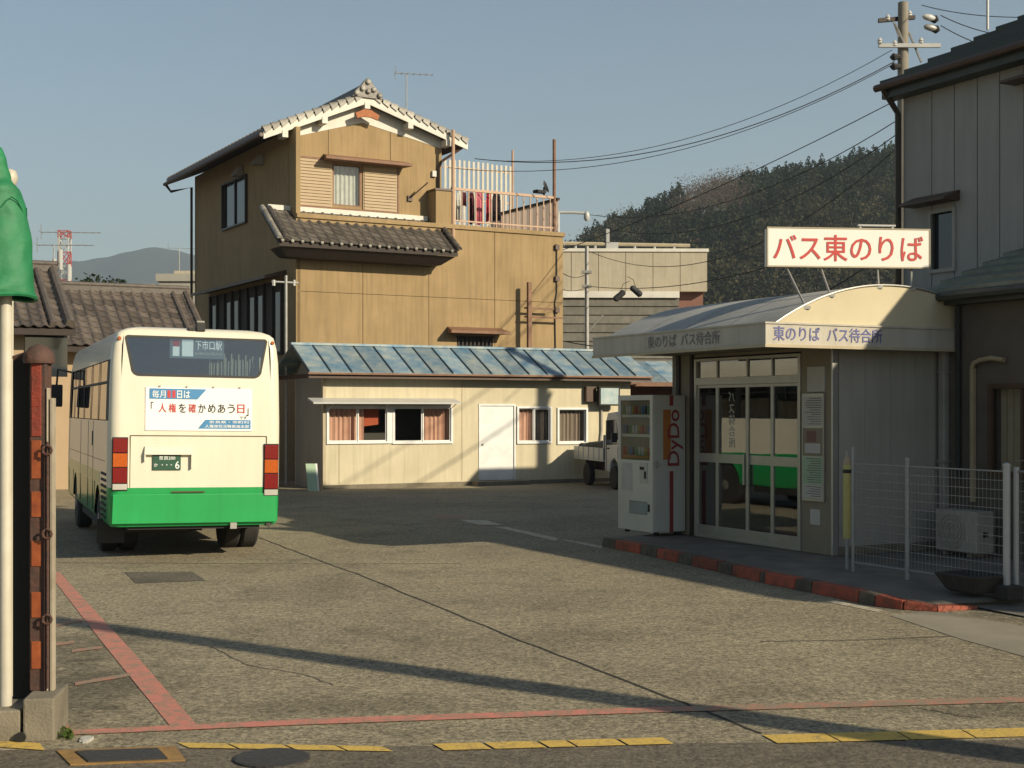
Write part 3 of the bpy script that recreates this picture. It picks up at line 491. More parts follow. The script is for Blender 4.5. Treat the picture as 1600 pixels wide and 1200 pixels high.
for k in range(nseg):
    a, b = ya0 + (ya1 - ya0) * k / nseg, ya0 + (ya1 - ya0) * (k + 1) / nseg - .012; mb = MB()
    for i in range(N): mb.q((px_[i], a, arch(px_[i])), (px_[i + 1], a, arch(px_[i + 1])), (px_[i + 1], b, arch(px_[i + 1])), (px_[i], b, arch(px_[i])))
    for i in range(N): mb.q((px_[i], b, arch(px_[i])), (px_[i + 1], b, arch(px_[i + 1])), (px_[i + 1], b, arch(px_[i + 1]) - .02), (px_[i], b, arch(px_[i]) - .02))
    mb.build('roof_sheet', M['vault'], wr, smooth=40)
mb = MB()
for yy in (ya0 + .0, ya1):
    mb.prism([(x, yy, arch(x) - .012) for x in px_] + [(px_[-1], yy, fz1 - .02), (px_[0], yy, fz1 - .02)], (0, .02, 0))
mb.build('gable_panel', M['gable'], wr)
mb = MB(); mb.tube([(x, ya0 - .01, arch(x)) for x in px_], .012, 5); mb.build('edge_trim', M['alu'], wr)
xa, za = hy(1208, 531, cy0_); xb, zb = hy(1378, 509, cy0_)
lettering('fascia_lettering', '東のりば  バス待合所', M['sign_blue'], ff, (xa, xb, 2.63, 2.80), lambda a, b: (a, cy0_ - .006, b), .03)
y0_, _ = hx(1125, 520, cx0); y1_, _ = hx(1012, 520, cx0)
lettering('fascia_lettering', '東のりば  バス待合所', M['fade_ink'], fl, (y1_, y0_, 2.63, 2.79), lambda a, b: (cx0 - .006, a, b), .03)

# ---- rooftop bus sign
zs_ = 16.45
s0, s1 = P(1200, 388, zs_), P(1452, 390, zs_ + .22)
FS = Fr(s0[0], s0[1], s1[0] - s0[0], s1[1] - s0[1]); wS = math.hypot(s1[0] - s0[0], s1[1] - s0[1])
zb_, zt_ = P(1200, 415, zs_)[2], P(1200, 356, zs_)[2]
sg = thing('rooftop_sign', 'long white rooftop sign board with red Japanese letters on thin legs', 'sign', FS)
mb = MB(); mb.box(0, wS, 0, .14, zb_, zt_); mb.build('board', M['sign_white'], sg, bevel=.006)
mb = MB(); mb.box(-.012, wS + .012, -.006, .02, zb_ - .014, zb_).box(-.012, wS + .012, -.006, .02, zt_, zt_ + .014).box(-.012, 0, -.006, .02, zb_, zt_).box(wS, wS + .012, -.006, .02, zb_, zt_); mb.build('frame', M['cream_edge'], sg)
lettering('lettering', 'バス東のりば', M['sign_red'], sg, (wS * .032, wS * .962, zb_ + .062, zt_ - .072), lambda a, b: (a, -.006, b), .022)
for pxt, pxf, pyf, dy in ((1228, 1260, 479, .02), (1282, 1298, 460, .06), (1371, 1373, 447, .10), (1424, 1424, 449, .10)):
    xt, _ = FS.hit(pxt, 420, .08)
    # foot: march along the pixel ray down to the vault
    bestp = None
    for k in range(400):
        Z = 15.6 + k * .01; p = P(pxf, pyf, Z); lx, ly = FW.loc(p[0], p[1])
        if abs(lx - AC) < AH and ly > ya0 + .01 and arch(lx) >= p[2] - .01: bestp = p; break
    if bestp is None:
        Z = 17.0; p = P(pxf, pyf, Z); bestp = p
    lx, ly = FW.loc(bestp[0], bestp[1]); fx, fy = FS.loc(bestp[0], bestp[1])
    zf = min(bestp[2], arch(lx) if abs(lx - AC) < AH else bestp[2])
    mb = MB(); mb.cyl((xt, .08, zb_), (fx, fy, zf - .02), .014, 6); mb.box(fx - .04, fx + .04, fy - .03, fy + .03, zf - .03, zf + .008); mb.build('leg', M['steel'], sg)
xm0, _ = FS.hit(1340, 352, .07); xm1, _ = FS.hit(1398, 352, .07)
mb = MB(); mb.box(xm0, xm1, .04, .10, zt_ + .045, zt_ + .065).box(xm0 + .02, xm0 + .04, .05, .09, zt_, zt_ + .045).box(xm1 - .04, xm1 - .02, .05, .09, zt_, zt_ + .045); mb.build('lamp_bar', M['whitemetal'], sg)

# ================================================================== right-hand buildings
rb = thing('two_storey_house', 'tall grey sided house in shade with a stepped dark metal roof', 'house', FW)
RX, RY = 3.35, 2.44; RN = -3.4
ez = 6.45
wy0, wz0 = FW.hitx(1490, 420, RX); wy1, wz1 = FW.hitx(1456, 332, RX)
wz0, wz1 = FW.hitx(1473, 420, RX)[1], FW.hitx(1473, 332, RX)[1]
mb = MB(); mb.wall(RN, RY, 0, ez, RX + .02, RX + .2, holes=[(wy0, wy1, wz0, wz1)], ax='y'); mb.box(RX + .2, 13, RY - .2, RY, 0, ez); mb.box(RX + .2, 13, RN, RN + .2, 0, ez).box(12.8, 13, RN + .2, RY - .2, 0, ez)
mb.build('wall', M['annex'], rb)
edges = [FW.hitx(p, 300, RX)[0] for p in (1411, 1456, 1491, 1527, 1562, 1600)]
e = edges[-1]
while e > RN: e -= .42; edges.append(e)
for a, b in zip(edges[:-1], edges[1:]):
    lo, hi = b + .008, a - .008
    hs = [(max(wy0, lo), min(wy1, hi), wz0, wz1)] if wy0 < hi and wy1 > lo else []
    mb = MB(); mb.wall(lo, hi, 0.1, ez, RX, RX + .016, holes=hs, ax='y'); mb.build('siding_panel', M['siding'], rb)
mb = MB(); mb.wall(wy0 - .05, wy1 + .05, wz0 - .05, wz1 + .05, RX - .03, RX + .03, holes=[(wy0, wy1, wz0, wz1)], ax='y'); wf = mb.build('window', M['greywall'], rb)
mb = MB(); mb.q((RX + .05, wy0, wz0), (RX + .05, wy1, wz0), (RX + .05, wy1, wz1), (RX + .05, wy0, wz1)); mb.build('pane', M['darkglass'], wf)
hz = FW.hitx(1465, 316, RX)[1]; ha, hb = FW.hitx(1500, 316, RX)[0], FW.hitx(1428, 316, RX)[0]
mb = MB(); mb.hexa([(RX - .30, ha, hz - .03), (RX, ha, hz - .03), (RX, hb, hz - .03), (RX - .30, hb, hz - .03)], [(RX - .30, ha, hz), (RX, ha, hz + .12), (RX, hb, hz + .12), (RX - .30, hb, hz)]); mb.build('window_hood', M['brownmetal'], rb, bevel=.006)
hz = FW.hitx(1590, 130, RX)[1]; ha, hb = FW.hitx(1680, 130, RX)[0], FW.hitx(1586, 130, RX)[0]
mb = MB(); mb.hexa([(RX - .30, ha, hz - .03), (RX, ha, hz - .03), (RX, hb, hz - .03), (RX - .30, hb, hz - .03)], [(RX - .30, ha, hz), (RX, ha, hz + .1), (RX, hb, hz + .1), (RX - .30, hb, hz)]); mb.build('window_hood', M['brownmetal'], rb, bevel=.006)
# roof: stepped sheets rising from the eave
ex0, ey1 = 3.08, 2.62; slope = .47; zE = 6.60; rx = 6.6
xx = ex0; k = 0
while xx < rx:
    x1 = min(xx + .46, rx); z0 = zE + (xx - ex0) * slope; z1 = zE + (x1 - ex0) * slope - .05
    mb = MB(); mb.hexa([(xx, RN - .3, z0 - .05), (x1 + .05, RN - .3, z1 - .02), (x1 + .05, ey1, z1 - .02), (xx, ey1, z0 - .05)], [(xx, RN - .3, z0 + .03), (x1 + .05, RN - .3, z1 + .03), (x1 + .05, ey1, z1 + .03), (xx, ey1, z0 + .03)])
    mb.build('roof_panel', M['greenroof'], rb); xx = x1
zr_ = zE + (rx - ex0) * slope
mb = MB(); mb.hexa([(rx, RN - .3, zr_ - .1), (13.3, RN - .3, zE - .1), (13.3, ey1, zE - .1), (rx, ey1, zr_ - .1)], [(rx, RN - .3, zr_), (13.3, RN - .3, zE), (13.3, ey1, zE), (rx, ey1, zr_)]); mb.build('back_roof', M['greenroof'], rb)
for yy in (RY - .2, RN):
    mb = MB(); mb.prism([(RX + .2, yy, ez), (13, yy, ez), (rx, yy, zr_ - .12)], (0, .2, 0)); mb.build('gable_wall', M['siding'], rb)
mb = MB(); mb.box(ex0 + .02, ex0 + .06, RN - .3, ey1 - .02, zE - .24, zE - .055).box(ex0 + .06, RX - .002, RN - .3, ey1 - .02, zE - .24, zE - .2); mb.build('eave_board', M['greenroof'], rb)
mb = MB(); mb.cyl((ex0 - .05, RN - .3, zE - .08), (ex0 - .05, ey1 + .03, zE - .08), .055, 8); mb.build('gutter', M['brownmetal'], rb)
mb = MB(); mb.tube([(ex0 - .02, ey1 - .1, zE - .12), (RX - .06, RY + .03, zE - .45), (RX - .06, RY + .03, .1)], .045, 8); mb.build('downpipe', M['alu_b'], rb)
# tv mast on the right-hand roof
p = FW.w(rx - 1.2, -.0); 
mz = P(1543, 45, 21.2)
single(MB().cyl((mz[0], mz[1], 7.7), (mz[0], mz[1], 10.2), .022, 8), 'roof_mast', M['whitemetal'], 'thin white mast on the stepped roof at the right edge', 'mast')
rw = thing('shade_wing', 'unseen low block beside the grey house, added to shade the waiting room gable', 'house', FW)  # unseen block added for its shadow; height set to keep the sign lit
mb = MB(); mb.box(3.36, 11, -12, -3.72, 0, 5.2); mb.build('wall', M['siding'], rw)
mb = MB(); mb.box(3.08, 11.3, -12.3, -3.70, 5.2, 5.42); mb.build('roof', M['greenroof'], rw)

RN = -9.0
an = thing('roadside_annex', 'low brown rendered annex with a green metal roof and a shaded window', 'building', FW)
AX, AY = 1.70, -.07; az = 3.15
qy0, qz0 = FW.hitx(1640, 735, AX); qy1, _ = FW.hitx(1553, 735, AX); qz0, qz1 = FW.hitx(1580, 738, AX)[1], FW.hitx(1580, 607, AX)[1]
mb = MB(); mb.wall(RN, AY, SW - .1, az, AX, AX + .12, holes=[(qy0, qy1, qz0, qz1)], ax='y').box(AX + .12, RX, AY - .1, AY, 0, az); mb.build('wall', M['annex'], an)
mb = MB(); mb.wall(qy0 - .06, qy1 + .06, qz0 - .06, qz1 + .06, AX - .04, AX + .05, holes=[(qy0, qy1 , qz0, qz1)], ax='y'); mb.box(AX + .01, AX + .05, (qy0 + qy1) / 2 - .02, (qy0 + qy1) / 2 + .02, qz0, qz1); wf = mb.build('window', M['brownmetal'], an)
mb = MB(); mb.q((AX + .03, qy0, qz0), (AX + .03, qy1, qz0), (AX + .03, qy1, qz1), (AX + .03, qy0, qz1)); mb.build('pane', M['glass'], wf)
mb = MB(); n = 16
for i in range(n):
    a = qy0 + (qy1 - qy0) * i / n; b = qy0 + (qy1 - qy0) * (i + 1) / n; mb.q((AX + .12 + .03 * (i % 2), a, qz0), (AX + .12 + .03 * ((i + 1) % 2), b, qz0), (AX + .12 + .03 * ((i + 1) % 2), b, qz1), (AX + .12 + .03 * (i % 2), a, qz1))
mb.build('curtain', M['beige'], an, smooth=60)
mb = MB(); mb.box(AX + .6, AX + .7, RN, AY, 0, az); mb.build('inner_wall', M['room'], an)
x0 = 1.5; z0 = 3.30; sl2 = .375; k = 0
while x0 < RX - .01:
    x1 = min(x0 + .36, RX - .005); za_, zb2 = z0 + (x0 - 1.5) * sl2, z0 + (x1 - 1.5) * sl2 - .05
    mb = MB(); mb.hexa([(x0, RN, za_ - .05), (x1, RN, zb2 - .02), (x1, .16, zb2 - .02), (x0, .16, za_ - .05)], [(x0, RN, za_ + .03), (x1, RN, zb2 + .03), (x1, .16, zb2 + .03), (x0, .16, za_ + .03)])
    o_ = mb.build('roof_panel', M['greenroof_pale'], an); x0 = x1
mb = MB(); mb.box(1.52, 1.57, RN, .14, 3.12, 3.245).box(1.57, AX - .002, RN, .14, 3.12, 3.148); mb.build('eave_board', M['greenroof'], an)
mb = MB(); mb.cyl((1.44, RN, 3.22), (1.44, .18, 3.22), .06, 8); mb.build('gutter', M['greenroof'], an)
mb = MB(); mb.box(AX - .10, AX - .003, AY - .10, AY - .003, SW, az - .03); mb.build('corner_pipe', M['pvc'], an, bevel=.012)
mb = MB(); y_, _ = FW.hitx(1497, 600, AX - .05); mb.cyl((AX - .05, y_, 3.1), (AX - .05, y_, 1.0), .03, 8); mb.build('cable_pipe', M['black'], an)
for zc in (2.30, 1.2): mb = MB(); mb.box(AX - .115, AX + .0, AY - .115, AY - .0, zc, zc + .025); mb.build('pipe_clip', M['steel'], an)
# air conditioner and its duct
ya_, _ = FW.hitx(1545, 850, AX - .08); yb2, _ = FW.hitx(1468, 850, AX - .35)
FA = FW.sub(AX - .42, yb2 - .66)
acu = thing('air_conditioner', 'beige outdoor air conditioner unit behind the mesh fence', 'air conditioner', FA)
mb = MB(); mb.box(0, .28, 0, .66, SW + .05, SW + .54); mb.build('casing', M['ac'], acu, bevel=.015)
for y in (.1, .5): mb = MB(); mb.box(.02, .26, y, y + .06, SW, SW + .06); mb.build('foot', M['concrete'], acu)
mb = MB()
for r_ in (.05, .10, .15, .20): mb.tube([(-.012, .38 + r_ * math.cos(a * math.pi / 12), SW + .295 + r_ * math.sin(a * math.pi / 12)) for a in range(25)], .006, 4)
mb.build('fan_grille', M['ac'], acu)
mb = MB(); mb.box(.10, .17, -.012, 0, SW + .24, SW + .30); mb.build('valve_cover', M['chassis'], acu)
yp, zt2 = FW.hitx(1518, 575, AX - .06); ye, _ = FW.hitx(1568, 563, AX - .06)
du = thing('duct_cover', 'beige pipe duct with a curved head on the brown annex wall', 'pipe', FW)
mb = MB(); mb.box(AX - .07, AX - .003, yp - .026, yp + .026, SW + .62, zt2); mb.build('duct', M['beige'], du, bevel=.01)
mb = MB(); mb.tube([(AX - .05, yp, zt2 + .0), (AX - .05, yp - .03, zt2 + .06), (AX - .05, yp - .12, zt2 + .09), (AX - .05, yp - .30, zt2 + .11), (AX - .05, ye, zt2 + .08)], .032, 8); mb.build('duct_head', M['beige'], du, smooth=50)

# ---- mesh fence
FX = -.80
fence = thing('mesh_fence', 'white wire mesh fence standing on the pavement before the annex', 'fence', FW)
posts = [FW.hitx(p, 800, FX)[0] for p in (1333, 1418, 1573)]
ftop = [1.40, 1.30, 1.28]
for y, zt3, r_ in zip(posts, (1.42, 1.33, 1.32), (.018, .024, .034)):
    mb = MB(); mb.cyl((FX, y, SW - .02), (FX, y, zt3), r_, 10); mb.lathe([(0, r_ * 1.15), (.02, r_ * 1.1), (.035, .005)], (FX, y, zt3), (0, 0, 1), 10); mb.build('post', M['whitemetal'] if r_ > .03 else M['galv'], fence, smooth=40)
for a, b in zip(posts[:-1], posts[1:]):
    mb = MB(); zt4 = 1.27
    for k in range(13):
        z = SW + .10 + k * (zt4 - SW - .10) / 12; mb.cyl((FX, a, z), (FX, b, z), .0032, 5, caps=False)
    n = int(abs(b - a) / .05)
    for k in range(n + 1):
        y = a + (b - a) * k / n; mb.cyl((FX + .006, y, SW + .08), (FX + .006, y, zt4), .0017, 4, caps=False)
    mb.build('wire_panel', M['galv'], fence, kind='stuff')
    for zz_ in (zt4, SW + .09): mb = MB(); mb.tube([(FX, a, zz_), (FX, b, zz_)], .008, 6); mb.build('rail', M['galv'], fence)
mb = MB(); yb3 = posts[2]; mb.box(FX - .10, FX + .10, yb3 - .12, yb3 + .08, SW - .04, SW + .09); mb.build('footing', M['stone'], fence, bevel=.015)
# second fence starts beside it
f2 = thing('mesh_gate', 'second white mesh fence section at the right edge of the picture', 'fence', FW)
y2 = FW.hitx(1588, 800, FX + .12)[0]
mb = MB(); mb.cyl((FX + .12, y2, SW - .05), (FX + .12, y2, 1.31), .026, 10); mb.build('post', M['whitemetal'], f2, smooth=40)
mb = MB()
for k in range(13): z = SW + .10 + k * .096; mb.cyl((FX + .12, y2, z), (FX + .12, y2 - 2.2, z), .0032, 5, caps=False)
for k in range(45): mb.cyl((FX + .126, y2 - k * .05, SW + .08), (FX + .126, y2 - k * .05, 1.27), .0017, 4, caps=False)
mb.build('wire_panel', M['galv'], f2, kind='stuff')
mb = MB(); mb.tube([(FX + .12, y2, 1.27), (FX + .12, y2 - 2.2, 1.27)], .010, 6); mb.build('rail', M['galv'], f2)
# yellow sleeve post
yy, _ = FW.hitx(1328, 780, FX + .1)
FY = FW.sub(FX + .06, yy)
ys_ = thing('yellow_guard_post', 'slim post with a yellow plastic sleeve by the start of the mesh fence', 'post', FY)
mb = MB(); mb.cyl((0, 0, .45), (0, 0, 1.25), .042, 12); mb.build('sleeve', M['yellow'], ys_, smooth=50)
mb = MB(); mb.cyl((0, 0, SW - .02), (0, 0, 1.40), .018, 8); mb.build('rod', M['galv'], ys_)
mb = MB(); mb.cyl((0, 0, 1.16), (0, 0, 1.20), .046, 12); mb.build('band', M['black'], ys_)
mb = MB(); mb.lathe([(0, .042), (.05, .036), (.09, .018)], (0, 0, 1.25), (0, 0, 1), 12); mb.build('cap', M['beige'], ys_, smooth=50)
# stone trough
c = G(1518, 925, SW); FT = Fr(c[0], c[1], .892, .452, SW)
mb = MB()
def rect(x, y, z): return [(-x * .72, -y * .72, z * .8), (x * .72, -y * .72, z * .8), (x * .72, y * .72, z * .8), (-x * .72, y * .72, z * .8)]
L_ = [rect(.16, .22, 0), rect(.20, .26, .03), rect(.28, .34, .17), rect(.30, .36, .20), rect(.30, .36, .22), rect(.26, .32, .22), rect(.22, .28, .12)]
mb.q(*L_[0])
for a, b in zip(L_[:-1], L_[1:]): mb.ring(a, b)
mb.q(*L_[-1])
single(mb, 'stone_trough', M['stone'], 'dark empty stone trough on the pavement by the fence', 'trough', FT, bevel=.015)

# ---- drinks vending machine
FV = Fr(*FW.w(-.52, 0)[:2], .892, .452)
kx = G(1025, 838, SW); lx, ly = FW.loc(kx[0], kx[1])
FV = FW.sub(-.56, ly, SW)
vm = thing('vending_machine', 'white drinks vending machine with red side lettering beside the glass doors', 'vending machine', FV)
VD, VW, VH = .54, .90, 1.93
mb = MB(); mb.box(.03, VD, 0, VW, .05, VH); mb.build('cabinet', M['vend_side'], vm, bevel=.012)
mb = MB(); mb.wall(0, VW, .05, VH, -.0, .028, holes=[(.07, VW - .07, 1.03, VH - .07), (.13, VW - .30, .28, .46)], ax='y'); dr = mb.build('door', M['vend'], vm, bevel=.004)
mb = MB(); mb.q((.003, .07, 1.03), (.003, VW - .07, 1.03), (.003, VW - .07, VH - .07), (.003, .07, VH - .07)); mb.build('display_glass', M['display'], vm)
cols = [(.5, .06, .05), (.6, .55, .5), (.08, .2, .4), (.5, .3, .05), (.1, .3, .12), (.35, .2, .1), (.6, .6, .6), (.05, .05, .08)]
cm = [mat('drink can colour', c_, rough=.35) for c_ in cols]
can = MB().lathe([(0, .024), (.008, .028), (.10, .028), (.112, .022)], (0, 0, 0), (0, 0, 1), 8); canme = [can.mesh('can', 40) for _ in cm]
for me, q_ in zip(canme, cm): me.materials.append(q_)
for r_, z in enumerate((1.10, 1.40, 1.67)):
    mb = MB(); mb.box(.012, .028, .08, VW - .08, z - .05, z - .01); mb.build('shelf', M['vend'] if r_ else M['vend_orange'], vm)
    for k in range(9): inst(canme[(k * 3 + r_ * 2) % 8], 'can', vm, (.05 - .015, .13 + k * .08, z))
mb = MB(); mb.q((.029, .07, 1.03), (.029, VW - .07, 1.03), (.029, VW - .07, VH - .07), (.029, .07, VH - .07)); mb.build('display_back', M['warmpost'], vm)
mb = MB(); mb.box(-.01, 0, .12, .32, .72, 1.0); mb.build('coin_panel', M['vend_side'], vm, bevel=.004)
mb = MB(); mb.box(-.018, -.01, .20, .30, .90, .94).box(-.018, -.01, .15, .19, .78, .88); mb.build('coin_slot', M['chassis'], vm)
mb = MB(); mb.box(-.006, 0, .52, .80, .60, .98); mb.build('price_panel', M['paper'], vm)
mb = MB(); mb.hexa([(.0, .14, .285), (.026, .14, .285), (.026, VW - .31, .285), (.0, VW - .31, .285)], [(.012, .14, .455), (.026, .14, .455), (.026, VW - .31, .455), (.012, VW - .31, .455)]); mb.build('pickup_flap', M['flap'], vm)
mb = MB(); mb.box(-.01, .0, .07, .11, .33, .43); mb.build('change_cup', M['chassis'], vm)
for y in (.06, VW - .1):
    for x in (.08, VD - .12): mb = MB(); mb.box(x, x + .06, y, y + .05, 0, .05); mb.build('foot', M['chassis'], vm)
mb = MB(); mb.box(.02, .03, .02, VW - .02, .055, .09); mb.build('kick_vent', M['chassis'], vm)
def vx(px): return FV.hit(px, 700, 0)[0]
def vz(py): return FV.hit(1050, py, 0)[1]
lettering('brand_lettering', 'DyDo', M['vend_red'], vm, (vx(1043), vx(1067), vz(728), vz(640)), lambda a, b: (a, -.004, b), .035, rot=True)
mb = MB(); mb.q(*[(a, -.003, b) for a, b in ((vx(1036), vz(718)), (vx(1048), vz(718)), (vx(1048), vz(640)), (vx(1036), vz(640)))]); mb.build('orange_block', M['vend_orange'], vm)
for y0, y1 in ((832, 736), (634, 618)):
    mb = MB(); mb.q(*[(a, -.003, b) for a, b in ((vx(1046), vz(y0)), (vx(1052), vz(y0)), (vx(1052), vz(y1)), (vx(1046), vz(y1)))]); mb.build('red_stripe', M['vend_red'], vm)
mb = MB(); mb.box(.03, .07, -.03, 0, .93, 1.03).cyl((.03, -.02, .98), (.09, -.05, .98), .012, 6); mb.build('lock', M['steel'], vm, bevel=.004)
# ================================================================== low cream office with the blue metal roof
c = G(505, 765); FO = Fr(c[0], c[1], .892, .452)
of = thing('bus_office', 'low cream office with weathered blue sheet metal roof and curtained windows', 'building', FO)
ho = lambda px, py, y=0.0: FO.hit(px, py, y)
OW = ho(985, 700)[0]; OD = 2.1; OZ = 2.74
def rect_hit(x0, x1, y0, y1, y=0.0, fr=None):
    h = (fr or FO).hit; a, _ = h(x0, y0, y); b, _ = h(x1, y0, y); zc = (x0 + x1) / 2; return (a, b, h(zc, y1, y)[1], h(zc, y0, y)[1])
w1, w2 = rect_hit(513, 604, 637, 690), rect_hit(616, 704, 637, 690)
w3, w4 = rect_hit(810, 859, 638, 690), rect_hit(873, 915, 640, 691); dd = rect_hit(750, 803, 634, 752)
dd = (dd[0], dd[1], .12, dd[3])
holes = [w1, w2, w3, w4, dd]
mb = MB(); mb.wall(0, OW, 0, OZ, 0, .10, holes=holes); mb.wall(.0, OW, 0, OZ, OD - .1, OD); mb.build('wall', M['cream'], of)
for x in (0, OW - .1): mb = MB(); mb.prism([(x, .1, 0), (x, OD - .1, 0), (x, OD - .1, OZ), (x, 1.1, 3.3), (x, .1, OZ)], (.1, 0, 0)); mb.build('gable_wall', M['greywall'], of)
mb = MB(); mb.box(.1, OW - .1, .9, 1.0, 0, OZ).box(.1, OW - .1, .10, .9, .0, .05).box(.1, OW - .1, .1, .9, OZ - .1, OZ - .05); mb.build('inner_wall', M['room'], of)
for px in (530, 722):
    x, _ = ho(px, 700); mb = MB(); zt = w1[2] - .04 if px == 530 else OZ; mb.box(x - .012, x + .012, -.006, 0, .12, zt); mb.build('wall_joint', M['cream_edge'], of)
mb = MB(); mb.box(0, OW, -.02, -.0, 0, .10); mb.build('plinth', M['concrete'], of)
mb = MB(); mb.box(-.01, .06, -.012, .0, .1, OZ); mb.build('corner_trim', M['cream_edge'], of)
def win(wn, panes, curtains, sill=True, fm='alu_w', parent=of, d=.04):
    x0, x1, z0, z1 = wn; mb = MB(); t_ = .045
    mb.wall(x0 - .05, x1 + .05, z0 - .05, z1 + .05, -d, .05, holes=[(x0, x1, z0, z1)])
    wo_ = mb.build('window', M[fm], parent)
    n = panes
    for k in range(n):
        a, b = x0 + (x1 - x0) * k / n, x0 + (x1 - x0) * (k + 1) / n; yy = .01 if k % 2 else .03
        s = MB(); s.wall(a, b, z0, z1, yy - .012, yy + .012, holes=[(a + .028, b - .028, z0 + .03, z1 - .03)]); s.build('sash', M[fm], wo_)
        p = MB(); p.q((a + .028, yy, z0 + .03), (b - .028, yy, z0 + .03), (b - .028, yy, z1 - .03), (a + .028, yy, z1 - .03)); p.build('pane', M['glass'], wo_)
    for (a, b, m_) in curtains:
        cb = MB(); xa, xb = x0 + (x1 - x0) * a, x0 + (x1 - x0) * b; n2 = max(6, int((xb - xa) / .035))
        P_ = [(xa + (xb - xa) * i / n2, .16 + .03 * math.sin(i * 1.9) + .012 * math.sin(i * 4.3)) for i in range(n2 + 1)]
        for (ax, ay), (bx, by) in zip(P_[:-1], P_[1:]): cb.q((ax, ay, z0 - .05), (bx, by, z0 - .05), (bx, by - .01, z1 + .03), (ax, ay - .01, z1 + .03))
        cb.build('curtain', M[m_], parent, smooth=70)
    return wo_
win(w1, 2, [(0.0, .50, 'curtain'), (.50, .64, 'curtain')])
mb = MB(); a = w1[0] + (w1[1] - w1[0]) * .64; mb.q((a, .20, w1[2] + .35), (w1[1] - .1, .20, w1[2] + .4), (w1[1] - .12, .2, w1[3]), (a, .2, w1[3])); mb.build('red_cloth', M['curtain_r'], of)
win(w2, 2, [(.54, 1.0, 'curtain')])
mb = MB(); mb.box(w1[1] + .05, w2[0] - .05, -.03, 0, w1[2] - .05, w1[3] + .05); mb.build('window_mullion', M['alu_w'], of)
win(w3, 2, [(0, .5, 'curtain'), (.5, 1, 'curtain_g')]); win(w4, 1, [(0, 1.0, 'curtain_g')])
mb = MB(); mb.wall(dd[0] - .04, dd[1] + .04, dd[2], dd[3] + .04, -.02, .05, holes=[(dd[0], dd[1], dd[2], dd[3])]); fo_ = mb.build('door_frame', M['alu_w'], of)
mb = MB(); mb.box(dd[0], dd[1], .01, .04, dd[2], dd[3]); do_ = mb.build('door', M['alu_w'], of)
mb = MB(); mb.cyl((dd[0] + .08, -.03, 1.0), (dd[0] + .08, .012, 1.0), .022, 8); mb.build('handle', M['alu'], do_)
mb = MB(); mb.box(dd[0] - .25, dd[1] + .25, -.40, -.02, 0, .11); mb.build('door_step', M['concrete'], of, bevel=.01)
# awning over the two left windows
ax0, ax1 = ho(486, 626, -.25)[0], ho(716, 630, -.25)[0]; azt = ho(600, 626, 0)[1] + .02
mb = MB(); mb.hexa([(ax0, -.42, azt - .10), (ax1, -.42, azt - .10), (ax1, -.003, azt - .02), (ax0, -.003, azt - .02)], [(ax0, -.42, azt - .06), (ax1, -.42, azt - .06), (ax1, -.003, azt + .04), (ax0, -.003, azt + .04)])
aw = mb.build('awning', M['whitemetal'], of)
for x in (ax0 + .5, (ax0 + ax1) / 2, ax1 - .1): b_ = MB(); b_.cyl((x, -.01, azt - .22), (x, -.36, azt - .095), .010, 5); b_.build('awning_bracket', M['whitemetal'], aw)
# roof
ey = -.36; lx = -.47; rxx = OW + .42; ez0, ez1 = 2.70, 3.38; ry = ey + 1.28
mb = MB(); mb.box(lx, rxx, ey + .0, ey + .03, ez0 - .13, ez0 - .0).box(lx, lx + .03, ey + .03, OD + .3, ez0 - .13, ez0 - .03); mb.build('fascia', M['brownmetal'], of)
mb = MB(); mb.box(lx + .03, rxx, ey + .03, -.002, ez0 - .10, ez0 - .07); mb.build('soffit', M['darkwood'], of)
npn = 18
for k in range(npn):
    a, b = lx + (rxx - lx) * k / npn, lx + (rxx - lx) * (k + 1) / npn
    mb = MB(); mb.hexa([(a + .012, ey - .05, ez0 - .02), (b - .012, ey - .05, ez0 - .02), (b - .012, ry, ez1 - .02), (a + .012, ry, ez1 - .02)], [(a + .012, ey - .05, ez0 + .01), (b - .012, ey - .05, ez0 + .01), (b - .012, ry, ez1 + .01), (a + .012, ry, ez1 + .01)])
    mb.build('roof_panel', M['bluemetal'], of)
    mb = MB(); mb.hexa([(a - .012, ey - .06, ez0 - .03), (a + .012, ey - .06, ez0 - .03), (a + .012, ry, ez1 - .03), (a - .012, ry, ez1 - .03)], [(a - .012, ey - .06, ez0 + .04), (a + .012, ey - .06, ez0 + .04), (a + .012, ry, ez1 + .04), (a - .012, ry, ez1 + .04)])
    mb.build('roof_seam', M['bluerib'], of)
mb = MB(); mb.box(lx - .03, rxx, ey - .075, ey - .06, ez0 - .045, ez0 + .0); mb.build('gutter', M['lintel'], of)
mb = MB(); mb.hexa([(lx, ry, ez1 - .02), (rxx, ry, ez1 - .02), (rxx, OD + .35, ez0), (lx, OD + .35, ez0)], [(lx, ry, ez1 + .01), (rxx, ry, ez1 + .01), (rxx, OD + .35, ez0 + .03), (lx, OD + .35, ez0 + .03)]); mb.build('back_roof', M['bluemetal'], of)
mb = MB(); mb.box(lx - .02, rxx, ry - .06, ry + .06, ez1 + .0, ez1 + .055); mb.build('ridge_cap', M['bluemetal'], of)
